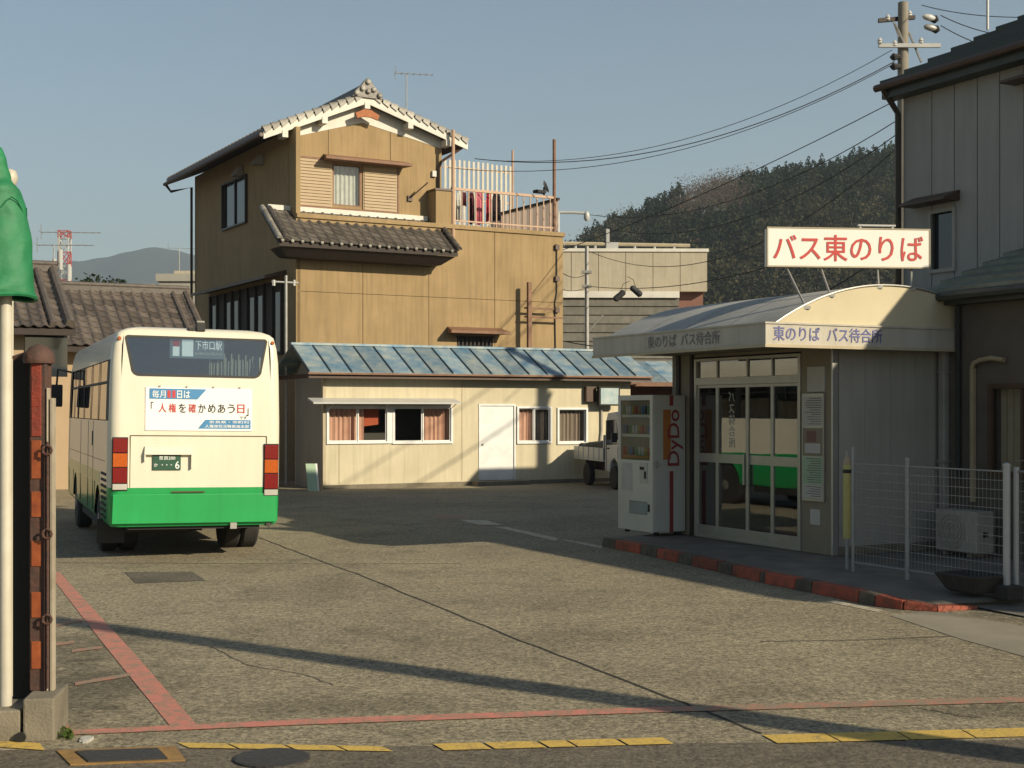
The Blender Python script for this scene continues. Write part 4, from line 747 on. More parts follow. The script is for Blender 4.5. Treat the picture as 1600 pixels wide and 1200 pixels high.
# things by the office
q = P(952, 618, 34.2); FB_ = FO.sub(ho(936, 618, -.3)[0], -.30)
sn = thing('wall_lightbox', 'small square panel with pale blue face hung under the office eave', 'sign', FB_)
zz0, zz1 = FO.hit(952, 634, -.3)[1], FO.hit(952, 604, -.3)[1]; xw = FO.hit(969, 618, -.3)[0] - FO.hit(936, 618, -.3)[0]
mb = MB(); mb.box(0, xw, 0, .12, zz0, zz1); mb.build('box', M['chassis'], sn, bevel=.01)
mb = MB(); mb.box(.05, xw - .05, -.008, 0, zz0 + .04, zz1 - .04); mb.build('face', mat('pale blue face', (.33, .47, .50), (.55, .62, .60), 6, .4), sn)
mb = MB(); mb.box(xw / 2 - .02, xw / 2 + .02, .12, .30, zz1 - .06, zz1 - .02); mb.build('bracket', M['steel'], sn)
mt = thing('meter_box', 'dark meter box on the office wall beside the blue panel', 'meter', FO)
x, _ = ho(912, 615); mb = MB(); mb.box(x, x + .30, -.14, -.0, ho(900, 628)[1], ho(900, 604)[1]); mb.build('box', M['brownmetal'], mt, bevel=.01)
mb = MB(); mb.tube([(x + .5, -.04, 2.1), (x + .5, -.04, 1.3), (x + .45, -.04, .9)], .03, 6); mb.build('cable', M['pvc'], mt)
c2 = G(482, 767); FQ = Fr(c2[0], c2[1] - .1, .97, .25)
bd = thing('folded_board', 'pale green edged folded board leaning at the left corner of the office', 'board', FQ)
for k, (m_, s) in enumerate((('green_board', 0), ('alu_w', .07))):
    mb = MB(); mb.hexa([(0 + s, -.05 + s, 0), (.22 + s * .6, -.05 + s, 0), (.22 + s * .6, -.02 + s, 0), (0 + s, -.02 + s, 0)], [(-.04 + s, .10, .62), (.18 + s * .6, .10, .62), (.18 + s * .6, .12, .62), (-.04 + s, .12, .62)]); mb.build('panel', M[m_], bd)
def post_thing(name, label, cat, px, py, py2, Z, r=.03, m='steel', grp=None):
    b = P(px, py, Z); t_ = P(px, py2, Z); F_ = Fr(b[0], b[1], 1, 0)
    return single(MB().cyl((0, 0, 0), (0, 0, t_[2]), r, 8), name, M[m], label, cat, F_, grp)
# small annex roof right of the office with the rust coloured wall below it
Z = 36.3; a = P(978, 600, Z)
FZ = Fr(a[0], a[1], .96, .28)
nb = thing('rust_walled_shed', 'rust brown shed with pale trim behind the vending machine', 'building', FZ)
mb = MB(); mb.box(.3, 5.0, 0, 3, 0, 2.62); mb.build('wall', M['redwall'], nb)
for k in range(8):
    a = -.25 + k * .66; mb = MB(); mb.hexa([(a, -.4, 2.52), (a + .64, -.4, 2.52), (a + .64, 1.4, 3.15), (a, 1.4, 3.15)], [(a, -.4, 2.56), (a + .64, -.4, 2.56), (a + .64, 1.4, 3.19), (a, 1.4, 3.19)]); mb.build('roof_panel', M['bluemetal'], nb)
mb = MB(); mb.box(-.27, 5.05, -.44, -.40, 2.46, 2.57); mb.build('fascia', M['lintel'], nb)
mb = MB(); mb.hexa([(-.25, 1.4, 3.13), (5.03, 1.4, 3.13), (5.03, 3.2, 2.5), (-.25, 3.2, 2.5)], [(-.25, 1.4, 3.17), (5.03, 1.4, 3.17), (5.03, 3.2, 2.54), (-.25, 3.2, 2.54)]); mb.build('back_roof', M['bluemetal'], nb)
mb = MB(); mb.box(.3, 5.0, -.02, 0, 1.95, 2.05); mb.build('trim', M['cream_edge'], nb)

# ================================================================== ochre house
def wave_tile(wd, ln, th=.022, seg=7, amp=.048):
    pr = [(0, .018), (.10, .042), (.24, .050), (.38, .036), (.55, .008), (.78, 0), (1, .018)]
    mb = MB(); n = len(pr)
    for y, dz in ((0, .026), (ln, 0)): mb.v += [(a * wd, y, z + dz) for a, z in pr]
    mb.v += [(a * wd, 0, z + .026 - th) for a, z in pr]
    for i in range(n - 1):
        mb.f.append((i, i + 1, n + i + 1, n + i)); mb.f.append((2 * n + i, 2 * n + i + 1, i + 1, i))
    return mb.mesh('tile', 50)
def tiled_slope(parent, x0, x1, y0, z0, pitch, length, wd, ln, m, name='tile', end=None):
    """front slope: lower edge at (y0,z0), rising towards +y"""
    me = wave_tile(wd, ln + .04); me.materials.append(m); nc = int(round((x1 - x0) / wd)); nr = int(math.ceil(length / ln)); cp, sp = math.cos(pitch), math.sin(pitch)
    for r_ in range(nr):
        for c_ in range(nc):
            s = r_ * ln
            inst(me, name, parent, (x0 + c_ * wd, y0 + s * cp, z0 + s * sp + random.uniform(0, .004)), (pitch + random.uniform(-.008, .008), 0, random.uniform(-.006, .006)))
    if end:
        e_ = MB(); e_.lathe([(0, .045), (.02, .048), (.03, .03)], (.24 * wd, 0, .018), (0, -1, 0), 8); em = e_.mesh('eave_tile', 40); em.materials.append(end)
        for c_ in range(nc): inst(em, 'eave_tile', parent, (x0 + c_ * wd, y0, z0), (0, 0, 0))
FH = Fr(-5.83, 36, .869, .494)
hh = thing('ochre_house', 'three storey ochre house with tiled gable roof and white bargeboards', 'house', FH)
hf = lambda px, py, y=0.0: FH.hit(px, py, y)
RYF = -.34
xr, zr = hf(574, 148, RYF); xl, zl = hf(412, 203, RYF); xq, zq = hf(731, 221, RYF)
WX = hf(690, 300)[0]; YB = 8.4; L1 = -.5
slL = (zr - zl) / (xr - xl); slR = (zr - zq) / (xq - xr)
def zroof(x): return zr - (xr - x) * slL if x < xr else zr - (x - xr) * slR
# main upper block
wn = rect_hit(455, 621, 252, 327, 0, FH); wo1 = rect_hit(520, 565, 258, 322, 0, FH)
z_low = 6.9
mb = MB(); mb.wall(0, WX, z_low - 1, zroof(0) - .2, 0, .12, holes=[wo1]); zt0 = zroof(0) - .2
mb.prism([(0, 0, zt0), (WX, 0, zt0), (WX, 0, zroof(WX) - .12), (xr, 0, zr - .12), (0, 0, zroof(0) - .12)], (0, .12, 0))
up = mb.build('front_wall', M['ochre'], hh)
lw = [rect_hit(350, 386, 285, 352, 0, FH)]
yA, zA = FH.hitx(386, 320, 0); yB_, _ = FH.hitx(350, 320, 0); z1_ = FH.hitx(368, 283, 0)[1]; z0_ = FH.hitx(368, 352, 0)[1]
yC, _ = FH.hitx(460, 480, 0); yD, _ = FH.hitx(330, 480, 0)
lb = (max(.4, yC), min(yD, YB - .5), 3.3, FH.hitx(380, 452, 0)[1])
mb = MB(); mb.wall(L1 + .0, YB, 0, zt0, 0, .12, holes=[(yA, yB_, z0_, z1_), lb], ax='y'); mb.wall(.12, YB, z_low, zroof(WX) - .2, WX - .12, WX, ax='y'); mb.wall(.12, WX - .12, 0, zt0, YB - .12, YB)
mb.prism([(.12, YB - .12, zt0), (WX, YB - .12, zt0), (xr, YB - .12, zr - .15)], (0, .12, 0))
mb.build('side_wall', M['ochre'], hh)
# side openings
s = MB(); s.wall(yA - .05, yB_ + .05, z0_ - .05, z1_ + .05, -.08, .02, holes=[(yA, yB_, z0_, z1_)], ax='y'); s.box(-.03, .0, (yA + yB_) / 2 - .03, (yA + yB_) / 2 + .03, z0_, z1_); wj = s.build('side_window', M['alu_b'], hh)
s = MB(); s.q((.01, yA, z0_), (.01, yB_, z0_), (.01, yB_, z1_), (.01, yA, z1_)); s.build('pane', M['darkglass'], wj)
s = MB(); s.box(-.02, .05, lb[0], lb[1], lb[2], lb[3]); bay = s.build('side_bay', M['darkwood'], hh)
n = 9
for k in range(n + 1):
    y = lb[0] + (lb[1] - lb[0] - .08) * k / n; s = MB(); s.box(-.08, -.02, y, y + .08, lb[2], lb[3]); s.build('bay_post', M['darkwood'], bay)
for k in range(n):
    if k % 3 == 1: continue
    y = lb[0] + (lb[1] - lb[0]) * k / n + .1; s = MB(); s.q((-.03, y, lb[2] + .1), (-.03, y + (lb[1] - lb[0]) / n - .12, lb[2] + .1), (-.03, y + (lb[1] - lb[0]) / n - .12, lb[3] - .3), (-.03, y, lb[3] - .3)); s.build('bay_pane', M['darkglass'], bay)
s = MB(); s.hexa([(-.6, lb[0] - .2, lb[3] + .0), (0, lb[0] - .2, lb[3] + .12), (0, lb[1] + .2, lb[3] + .12), (-.6, lb[1] + .2, lb[3] + 0)], [(-.6, lb[0] - .2, lb[3] + .08), (0, lb[0] - .2, lb[3] + .25), (0, lb[1] + .2, lb[3] + .25), (-.6, lb[1] + .2, lb[3] + .08)]); s.build('side_awning', M['brownmetal'], hh)
for px, py in ((404, 250), (373, 268)):
    y, z = FH.hitx(px, py, -.1); s = MB(); s.hexa([(-.30, y - .16, z - .14), (-.003, y - .16, z - .14), (-.003, y + .16, z - .14), (-.30, y + .16, z - .14)], [(-.12, y - .14, z + .14), (-.003, y - .16, z + .16), (-.003, y + .16, z + .16), (-.12, y + .14, z + .14)]); s.build('vent_hood', M['pvc'], hh, bevel=.01)
# lower block in front, with the balcony above its right part
LX = hf(880, 480, L1)[0]; LZ = hf(790, 358, L1)[1]; xs0 = .03
kb = rect_hit(714, 770, 528, 545, L1, FH)
mb = MB(); mb.wall(.12, LX - .03, 0, LZ - .1, L1 + .03, L1 + .15, holes=[kb]); mb.wall(L1 + .15, 5, 0, LZ - .1, LX - .15, LX, ax='y'); mb.wall(WX, LX, 0, LZ - .1, 4.9, 5.0); mb.box(.12, LX - .15, L1 + .15, .0, LZ - .2, LZ - .1).box(WX, LX - .15, 0, 4.9, LZ - .2, LZ - .1); mb.build('lower_wall', M['seam'], hh)
cuts = [xs0] + [hf(p, 460, L1)[0] for p in (567, 670, 773)] + [LX]; zj = hf(650, 463, L1)[1]
for a, b in zip(cuts[:-1], cuts[1:]):
    for z0, z1 in ((0, zj), (zj, LZ - .1)):
        x0, x1, zz0, zz1 = a + .008, b - .008, z0 + .006, z1 - .006
        hs = [(max(kb[0], x0), min(kb[1], x1), max(kb[2], zz0), min(kb[3], zz1))] if kb[0] < x1 and kb[1] > x0 and kb[2] < zz1 and kb[3] > zz0 else []
        s = MB(); s.wall(x0, x1, zz0, zz1, L1, L1 + .03, holes=hs); s.build('wall_panel', M['ochre'], hh)
s = MB(); s.box(xs0 - .02, LX + .04, L1 - .05, L1 + .2, LZ - .1, LZ + .02).box(LX - .16, LX + .04, L1 + .2, 5, LZ - .1, LZ + .02); s.build('parapet_cap', M['ochre'], hh, bevel=.01)
# lattice kitchen window with hood
s = MB(); n = 9
for k in range(n): x = kb[0] + (kb[1] - kb[0]) * (k + .2) / n; s.box(x, x + .05, L1 - .02, L1 + .0, kb[2], kb[3])
s.box(kb[0] - .04, kb[1] + .04, L1 - .03, L1, kb[3], kb[3] + .05); s.build('window_lattice', M['darkwood'], hh)
s = MB(); s.box(kb[0], kb[1], L1 + .10, L1 + .12, kb[2], kb[3]); s.build('kitchen_pane', M['darkglass'], hh)
def hood(x0p, x1p, yp, y, parent, dep=.45, m='lintel'):
    a, z = hf(x0p, yp, y); b, _ = hf(x1p, yp, y)
    s = MB(); s.hexa([(a, y - dep, z - .12), (b, y - dep, z - .12), (b - .1, y - .003, z - .12), (a + .1, y - .003, z - .12)], [(a, y - dep, z - .05), (b, y - dep, z - .05), (b - .1, y - .003, z + .07), (a + .1, y - .003, z + .07)])
    o = s.build('window_hood', M[m], parent); return o
hood(694, 786, 514, L1, hh); hood(500, 634, 244, 0, hh)
# shuttered window
s = MB(); s.wall(wn[0] - .03, wn[1] + .03, wn[2] - .05, wn[3] + .03, -.05, 0, holes=[(wn[0] + .02, wn[1] - .02, wn[2] + .02, wn[3] - .02)]); s.build('window_frame', M['lintel'], hh)
for a, b in ((wn[0] + .02, wo1[0] - .03), (wo1[1] + .03, wn[1] - .02)):
    s = MB(); s.box(a, b, -.035, -.0, wn[2] + .02, wn[3] - .02)
    nsl = 15; hgt = (wn[3] - wn[2] - .04) / nsl
    for k in range(nsl): z = wn[2] + .02 + k * hgt; s.hexa([(a + .03, -.06, z + .005), (b - .03, -.06, z + .005), (b - .03, -.035, z + .005), (a + .03, -.035, z + .005)], [(a + .03, -.048, z + hgt * .9), (b - .03, -.048, z + hgt * .9), (b - .03, -.035, z + hgt * .9), (a + .03, -.035, z + hgt * .9)])
    s.build('shutter', M['beigelouvre'], hh)
s = MB(); s.wall(wo1[0], wo1[1], wo1[2], wo1[3], .0, .04, holes=[(wo1[0] + .03, wo1[1] - .06, wo1[2] + .03, wo1[3] - .03)]); wq = s.build('window_sash', M['lintel'], hh)
s = MB(); s.q((wo1[0], .03, wo1[2]), (wo1[1], .03, wo1[2]), (wo1[1], .03, wo1[3]), (wo1[0], .03, wo1[3])); s.build('pane', M['glass'], wq)
s = MB(); n = 22; xa, xb = wo1[0] - .05, wo1[1] + .05
for i in range(n):
    f0, f1 = i / n, (i + 1) / n; s.q((xa + (xb - xa) * f0, .14 + .02 * math.sin(i * 2.1), wo1[2] - .05), (xa + (xb - xa) * f1, .14 + .02 * math.sin((i + 1) * 2.1), wo1[2] - .05), (xa + (xb - xa) * f1, .14 + .02 * math.sin((i + 1) * 2.1), wo1[3] + .05), (xa + (xb - xa) * f0, .14 + .02 * math.sin(i * 2.1), wo1[3] + .05))
s.build('curtain', M['curtain_w'], hh, smooth=60)
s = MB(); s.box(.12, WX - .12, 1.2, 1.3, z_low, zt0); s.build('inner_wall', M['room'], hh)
for px in (513, 610):
    x, _ = hf(px, 240); s = MB(); s.box(x - .010, x + .010, -.004, 0, wn[3] + .05, zroof(x) - .5); s.build('wall_joint', M['seam'], hh)
# roof: slabs, bargeboards, plaster band
yE = YB + .3
for sgn in (-1, 1):
    xe = xl if sgn < 0 else xq
    s = MB(); s.hexa([(xe, RYF + .03, zroof(xe) - .14), (xr, RYF + .03, zr - .14), (xr, yE, zr - .14), (xe, yE, zroof(xe) - .14)], [(xe, RYF + .03, zroof(xe) - .02), (xr, RYF + .03, zr - .02), (xr, yE, zr - .02), (xe, yE, zroof(xe) - .02)]); s.build('roof_deck', M['darkwood'], hh)
    s = MB(); tot = abs(xe - xr); nrow = int(tot / .24)
    for r_ in range(nrow):
        a = xe - sgn * r_ * .24 ; b = xe - sgn * min((r_ + 1) * .24, tot)
        s.hexa([(a, RYF + .03, zroof(a) - .015), (b, RYF + .03, zroof(b) - .015), (b, yE, zroof(b) - .015), (a, yE, zroof(a) - .015)], [(a, RYF + .03, zroof(a) + .06), (b, RYF + .03, zroof(b) + .02), (b, yE, zroof(b) + .02), (a, yE, zroof(a) + .06)])
    for k in range(int((yE - RYF) / .30)):
        y = RYF + .15 + k * .30; s.cyl((xe, y, zroof(xe) + .05), (xr, y, zr + .05), .045, 6)
    s.build('roof_tiles', M['tile_far'], hh, kind='stuff')
    s = MB(); hb = .20; s.prism([(xe, RYF, zroof(xe) - .03), (xr, RYF, zr - .03), (xr, RYF, zr - .03 - hb), (xe, RYF, zroof(xe) - .03 - hb)], (0, .05, 0)); s.build('bargeboard', M['white'], hh)
    xw_ = 0.02 if sgn < 0 else WX - .02; bt = .42
    s = MB(); s.prism([(xw_, -.012, zroof(xw_) - .16), (xr, -.012, zr - .16), (xr, -.012, zr - .16 - bt * 1.25), (xw_, -.012, zroof(xw_) - .16 - bt * .6)], (0, .012, 0)); s.build('plaster_band', M['white'], hh)
    # purlin ends below the verge
    for f in (.0, .42, .8) if sgn < 0 else (.42, .8):
        x = xr + (xe - xr) * f; s = MB(); s.box(x - .08, x + .08, RYF - .02, -.0, zroof(x) - .38, zroof(x) - .2); s.build('purlin', M['white'], hh, bevel=.01)
    # verge tiles one by one
    vt = MB(); m_ = 7
    vt.v += [(.0, .0, 0)] * 0
    pr = [(math.cos(math.pi * i / m_) * .075, math.sin(math.pi * i / m_) * .085) for i in range(m_ + 1)]
    for x in (0, .27):
        vt.v += [(x, a, b + (.045 if x == 0 else 0)) for a, b in pr]
    for i in range(m_): vt.f.append((i, i + 1, m_ + 1 + i + 1, m_ + 1 + i))
    vt.f.append(tuple(range(m_ + 1)))
    vt.hexa([(0, -.10, -.13), (.20, -.10, -.06), (.20, -.06, -.06), (0, -.06, -.13)], [(0, -.10, .05), (.20, -.10, .03), (.20, -.06, .03), (0, -.06, .05)])
    vt.v = [(a, b * .85, c * .82) for a, b, c in vt.v]; vm_ = vt.mesh('verge_tile', 50); vm_.materials.append(M['tile_pale'])
    tot = math.hypot(xe - xr, zroof(xe) - zr); ang = math.atan2(zr - zroof(xe), xr - xe)
    for k in range(int(tot / .25)):
        f = k * .25 / tot; x = xe + (xr - xe) * f; inst(vm_, 'verge_tile', hh, (x, RYF + .05, zroof(x) + .02), (0, -math.atan2(zr - zroof(xe), abs(xr - xe)), 0) if sgn < 0 else (0, -math.atan2(zr - zroof(xe), abs(xr - xe)), 0), scale=(1, 1, 1) if sgn < 0 else None)
        if sgn > 0:
            o = C.objects[-1] if False else None
# right verge instances need mirroring: rotate by pi about z
for o in [o for o in hh.children if o.name.startswith('verge_tile') and o.location.x > xr]:
    o.rotation_euler = (0, math.atan2(zr - zroof(xq), xq - xr), 0); o.location.x -= .0; o.scale = (-1, 1, 1)
s = MB(); s.box(xr - .13, xr + .13, RYF + .05, yE, zr, zr + .14).box(xr - .10, xr + .10, RYF + .05, yE, zr + .14, zr + .24); s.cyl((xr, RYF + .0, zr + .27), (xr, yE, zr + .27), .07, 8); s.build('ridge', M['tile'], hh)
s = MB(); s.prism([(xr - .46, RYF - .05, zr - .10), (xr - .34, RYF - .05, zr + .10), (xr - .20, RYF - .05, zr + .22), (xr - .10, RYF - .05, zr + .36), (xr, RYF - .05, zr + .44), (xr + .10, RYF - .05, zr + .36), (xr + .20, RYF - .05, zr + .22), (xr + .34, RYF - .05, zr + .10), (xr + .46, RYF - .05, zr - .10)], (0, .10, 0)); s.build('ridge_end_tile', M['tile'], hh, bevel=.015)
for q_, (dx_, dz_) in enumerate(((0, .33), (-.16, .14), (.16, .14), (-.33, 0), (.33, 0), (0, .08))): s = MB(); s.lathe([(0, .075), (.05, .07), (.07, .04)], (xr + dx_, RYF - .05, zr + dz_), (0, -1, 0), 10); s.build('ridge_boss', M['tile_pale'], hh)
s = MB(); s.prism([(xr - .35, RYF - .02, zr - .52), (xr - .10, RYF - .02, zr - .40), (xr + .10, RYF - .02, zr - .40), (xr + .35, RYF - .02, zr - .52), (xr + .30, RYF - .02, zr - .66), (xr + .1, RYF - .02, zr - .60), (xr - .1, RYF - .02, zr - .60), (xr - .30, RYF - .02, zr - .66)], (0, .06, 0)); s.build('carved_gable_ornament', M['orangewood'], hh, bevel=.01)
s = MB(); s.cyl((xl - .06, RYF, zl - .12), (xl - .06, yE, zl - .12), .055, 8); s.build('gutter', M['brownmetal'], hh)
s = MB(); s.tube([(xl - .06, yE - .15, zl - .15), (xl + .1, yE - .15, zl - .35), (-.12, YB - .05, zt0 - .35), (-.12, YB - .05, .2)], .045, 6); s.build('downpipe', M['alu_b'], hh)
s = MB(); s.tube([(xq - .1, RYF + .1, zq - .15), (WX + .0, -.06, zq - .55), (WX - .12, -.06, zq - .75), (WX - .12, -.06, z_low)], .04, 6); s.build('downpipe', M['brownmetal'], hh)
# lean-to tile roof
lzx0, lzx1 = hf(437, 384, -1.35)[0], hf(716, 386, -1.35)[0]
le = hf(600, 386, -1.35)[1]; ltop = hf(560, 338, -.02)[1]
pit = math.atan2(ltop - le, 1.33); ln_ = math.hypot(ltop - le, 1.33)
s = MB(); s.hexa([(lzx0, -1.33, le - .13), (lzx1, -1.33, le - .13), (lzx1, -.003, ltop - .12), (lzx0, -.003, ltop - .12)], [(lzx0, -1.33, le - .02), (lzx1, -1.33, le - .02), (lzx1, -.003, ltop - .01), (lzx0, -.003, ltop - .01)]); s.build('lean_to_deck', M['darkwood'], hh)
nt_ = 19; wt = (lzx1 - lzx0) / nt_
tiled_slope(hh, lzx0, lzx1, -1.38, le - .005, pit, ln_, wt, ln_ / 7, M['tile'], 'tile', M['tile_pale'])
s = MB(); s.box(lzx0 + .15, lzx1 - .3, -.10, -.003, ltop + .0, ltop + .13); s.build('flashing', M['white'], hh)
for xx_, m_ in ((lzx0 - .02, 'tile_pale'), (lzx0 + .17, 'tile'), (lzx1 + .0, 'tile')):
    vt = MB(); pr = [(math.cos(math.pi * i / 7) * .075, math.sin(math.pi * i / 7) * .085) for i in range(8)]
    for y, d in ((0, .02), (.24, 0)): vt.v += [(a, y, b + d) for a, b in pr]
    for i in range(7): vt.f.append((i, i + 1, 8 + i + 1, 8 + i))
    vt.f.append(tuple(range(8))); me = vt.mesh('ridge_tile', 50); me.materials.append(M[m_])
    for k in range(int(ln_ / .2)): inst(me, 'ridge_tile', hh, (xx_, -1.42 + k * .2 * math.cos(pit), le + .03 + k * .2 * math.sin(pit)), (pit, 0, 0))
s = MB(); s.hexa([(lzx0 + .3, -1.0, le - .35), (lzx1 - .35, -1.0, le - .35), (lzx1 - .35, L1 - .003, le - .35), (lzx0 + .3, L1 - .003, le - .35)], [(lzx0 + .05, -1.3, le - .131), (lzx1 - .05, -1.3, le - .131), (lzx1 - .05, L1 - .003, le - .131), (lzx0 + .05, L1 - .003, le - .131)]); s.build('soffit', M['darkwood'], hh)
# balcony: corner box, railing, posts, slatted screen, corrugated side
bx0, bx1 = hf(681, 330, L1)[0], hf(706, 330, L1)[0]
bz = hf(694, 298, L1)[1]
s = MB(); s.box(bx0, bx1, L1, 0.6, LZ - .6, bz); s.build('balcony_pier', M['ochre'], hh, bevel=.01)
s = MB(); s.box(bx0 - .03, bx1 + .03, L1 - .03, .63, bz, bz + .05); s.build('pier_cap', M['brownmetal'], hh)
rz = hf(790, 302, L1)[1]; rx0, rx1 = bx1, hf(866, 320, L1)[0]
s = MB(); s.box(rx0, rx1, L1 + .02, L1 + .08, rz - .03, rz + .04); s.build('top_rail', M['pink_rail'], hh)
s = MB(); s.box(rx0, rx1, L1 + .03, L1 + .06, LZ + .12, LZ + .16); s.build('bottom_rail', M['pink_rail'], hh)
n = 15
for k in range(n):
    x = rx0 + (rx1 - rx0) * (k + .5) / n; s = MB(); s.box(x - .014, x + .014, L1 + .035, L1 + .06, LZ + .02, rz - .03); s.build('baluster', M['pink_rail'], hh)
for px, ptop, y in ((708, 203, L1), (866, 218, L1 + .05), (801, 235, 3.0)):
    x, z = hf(px, ptop, y); s = MB(); s.cyl((x, y, LZ - .4), (x, y, z), .05 if px != 801 else .035, 8); s.build('clothes_post', M['pink_rail'] if px != 866 else M['lintel'], hh)
ys2 = 3.0; sx0, sx1 = hf(692, 280, ys2)[0], hf(801, 280, ys2)[0]; sz0, sz1 = LZ + .1, hf(750, 254, ys2)[1]
n = 15
for k in range(n):
    x = sx0 + (sx1 - sx0) * (k + .3) / n; s = MB(); s.box(x, x + .075, ys2, ys2 + .02, sz0, sz1 + random.uniform(-.03, .02)); s.build('screen_slat', M['pale_slat'], hh)
s = MB()
for z in (sz0 + .2, (sz0 + sz1) / 2, sz1 - .25): s.box(sx0, sx1, ys2 + .02, ys2 + .05, z, z + .05)
s.build('screen_rail', M['pink_rail'], hh)
n = 22; s = MB(); sy0, sy1 = L1 + .1, 3.6
for k in range(n):
    a, b = sy0 + (sy1 - sy0) * k / n, sy0 + (sy1 - sy0) * (k + 1) / n; xa, xb = LX - .1 + .03 * (k % 2), LX - .1 + .03 * ((k + 1) % 2)
    s.q((xa, a, LZ + .1), (xb, b, LZ + .1), (xb, b, rz - .04), (xa, a, rz - .04))
s.build('corrugated_side', M['pinkpanel'], hh)
s = MB(); s.box(LX - .13, LX - .05, sy0, sy1, rz - .04, rz + .03); s.build('side_rail', M['darkwood'], hh)
x, z = hf(640, 303); s = MB(); s.tube([(x, -.01, z - .12), (x + .05, -.25, z - .02), (x + .35, -.42, z + .28)], .02, 6).box(x - .07, x + .07, -.06, -.002, z - .2, z - .05); s.build('pole_bracket', M['brownmetal'], hh)
x, z = hf(872, 420, L1); s = MB(); s.tube([(x - .06, L1 - .03, 6.6), (x - .06, L1 - .03, 5.2), (x - .12, L1 - .03, 4.9), (x - .1, L1 - .03, 3.4)], .018, 5); s.build('cable', M['wire'], hh)
for zz_ in (6.5, 5.6, 4.7): s = MB(); s.box(x - .13, x - .0, L1 - .09, L1 - .002, zz_ - .07, zz_ + .07); s.build('junction_box', M['brownmetal'], hh)
# small wall lamp bracket and meter on the front
x, z = hf(677, 272); s = MB(); s.box(x - .06, x + .06, -.08, -.003, z - .08, z + .08); s.build('meter', M['whitemetal'], hh)
# washing: each garment hangs on the line
wl = P(716, 297, 38.2)
FW2 = FH.sub(hf(712, 298, .3)[0], .3)
def garment(px0, px1, py0, py1, m, label, yo=.3, grp='washing on the balcony'):
    a, z1 = hf(px0, py0, yo); b, z0 = hf(px1, py1, yo); s = MB(); n = 7; r_ = random.Random(px0)
    ph = r_.uniform(0, 6)
    rows = 4
    def p(i, j):
        f, g_ = i / n, j / rows; nar = .12 * (1 - g_) * (abs(f - .5) > .4)
        return (a + (b - a) * (.5 + (f - .5) * (1 - .25 * (g_ > .8) * 1.0)), yo + .04 * math.sin(ph + i * 1.7) * (1.2 - g_), z0 + (z1 - z0) * g_ - (.03 * math.sin(ph + i * 1.1) if j == 0 else 0))
    for i in range(n):
        for j in range(rows): s.q(p(i, j), p(i + 1, j), p(i + 1, j + 1), p(i, j + 1))
    o = single(s, 'hanging_garment', M[m], label, 'garment', FH, grp, smooth=60); return o
garment(713, 720, 301, 346, 'cloth_white', 'white cloth at the left end of the balcony washing')
garment(721, 729, 300, 322, 'cloth_maroon', 'short maroon garment beside the white cloth on the balcony', .5)
garment(731, 741, 300, 350, 'cloth_maroon', 'long maroon garment left of the pink one on the balcony', .6)
garment(743, 754, 299, 351, 'cloth_pink', 'pink garment hanging in the middle of the balcony washing')
garment(760, 768, 299, 346, 'cloth_red', 'bright red garment hanging right of the pink one', .5)
garment(769, 782, 302, 346, 'cloth_dark', 'dark trousers at the right end of the balcony washing', .6)
a, z = hf(708, 297, .3); b, _ = hf(786, 297, .3)
single(MB().cyl((a - .3, .45, z + .04), (b + .3, .45, z + .04), .015, 6), 'laundry_pole', M['steel'], 'thin laundry pole across the balcony above the clothes', 'pole', FH)
# covered bundle / dish on the balcony rail
dx, dz = hf(850, 297, .2); ds = thing('satellite_dish', 'small dark backed dish tilted at the balcony corner', 'satellite dish', FH)
s = MB(); s.lathe([(0, .01), (.03, .12), (.07, .19)], (dx, .2, dz + .08), (.75, -.3, .35), 14); s.build('dish', M['whitemetal'], ds, smooth=40)
s = MB(); s.box(dx - .32, dx + .02, .1, .3, dz - .1, dz - .02).cyl((dx, .2, dz - .25), (dx, .2, dz + .08), .03, 6); s.build('mount', M['chassis'], ds)
# tv antenna on the roof
def tv_antenna(name_label, px, pyt, pyb, Z, span=1.0, els=7, ang=.2):
    b = P(px, pyb, Z); t_ = P(px, pyt, Z); F_ = Fr(b[0], b[1], 1, 0); an_ = thing('tv_antenna', name_label, 'antenna', F_)
    s = MB(); s.cyl((0, 0, b[2]), (0, 0, t_[2]), .018, 6); s.build('mast', M['steel'], an_)
    s = MB(); c_, q_ = math.cos(ang), math.sin(ang); s.cyl((-span * .3 * c_, -span * .3 * q_, t_[2]), (span * .7 * c_, span * .7 * q_, t_[2]), .012, 5)
    for k in range(els):
        f = -span * .3 + span * k / (els - 1); L = .16 if k else .28; s.cyl((f * c_ + q_ * L, f * q_ - c_ * L, t_[2]), (f * c_ - q_ * L, f * q_ + c_ * L, t_[2]), .006, 4)
    s.cyl((-span * .3 * c_, -span * .3 * q_, t_[2] - .2), (-span * .3 * c_, -span * .3 * q_, t_[2] + .22), .01, 4); s.build('elements', M['steel'], an_); return an_
tv_antenna('thin tv aerial standing on the tiled roof of the ochre house', 635, 115, 192, 38.5, 1.05)
# brown laundry frame standing against the lower wall
x, z = hf(827, 441, L1 - .35); lf = thing('drying_frame', 'brown upright post with two short arms before the ochre wall', 'post', FH)
s = MB(); s.box(x - .055, x + .055, L1 - .4, L1 - .3, 0, z); s.build('post', M['lintel'], lf)
for py, px1 in ((483, 866), (497, 880)):
    x1, z1 = hf(px1, py, L1 - .3); s = MB(); s.box(x - .12, x1, L1 - .3, L1 - .26, z1 - .025, z1 + .025); s.build('arm', M['lintel'], lf)
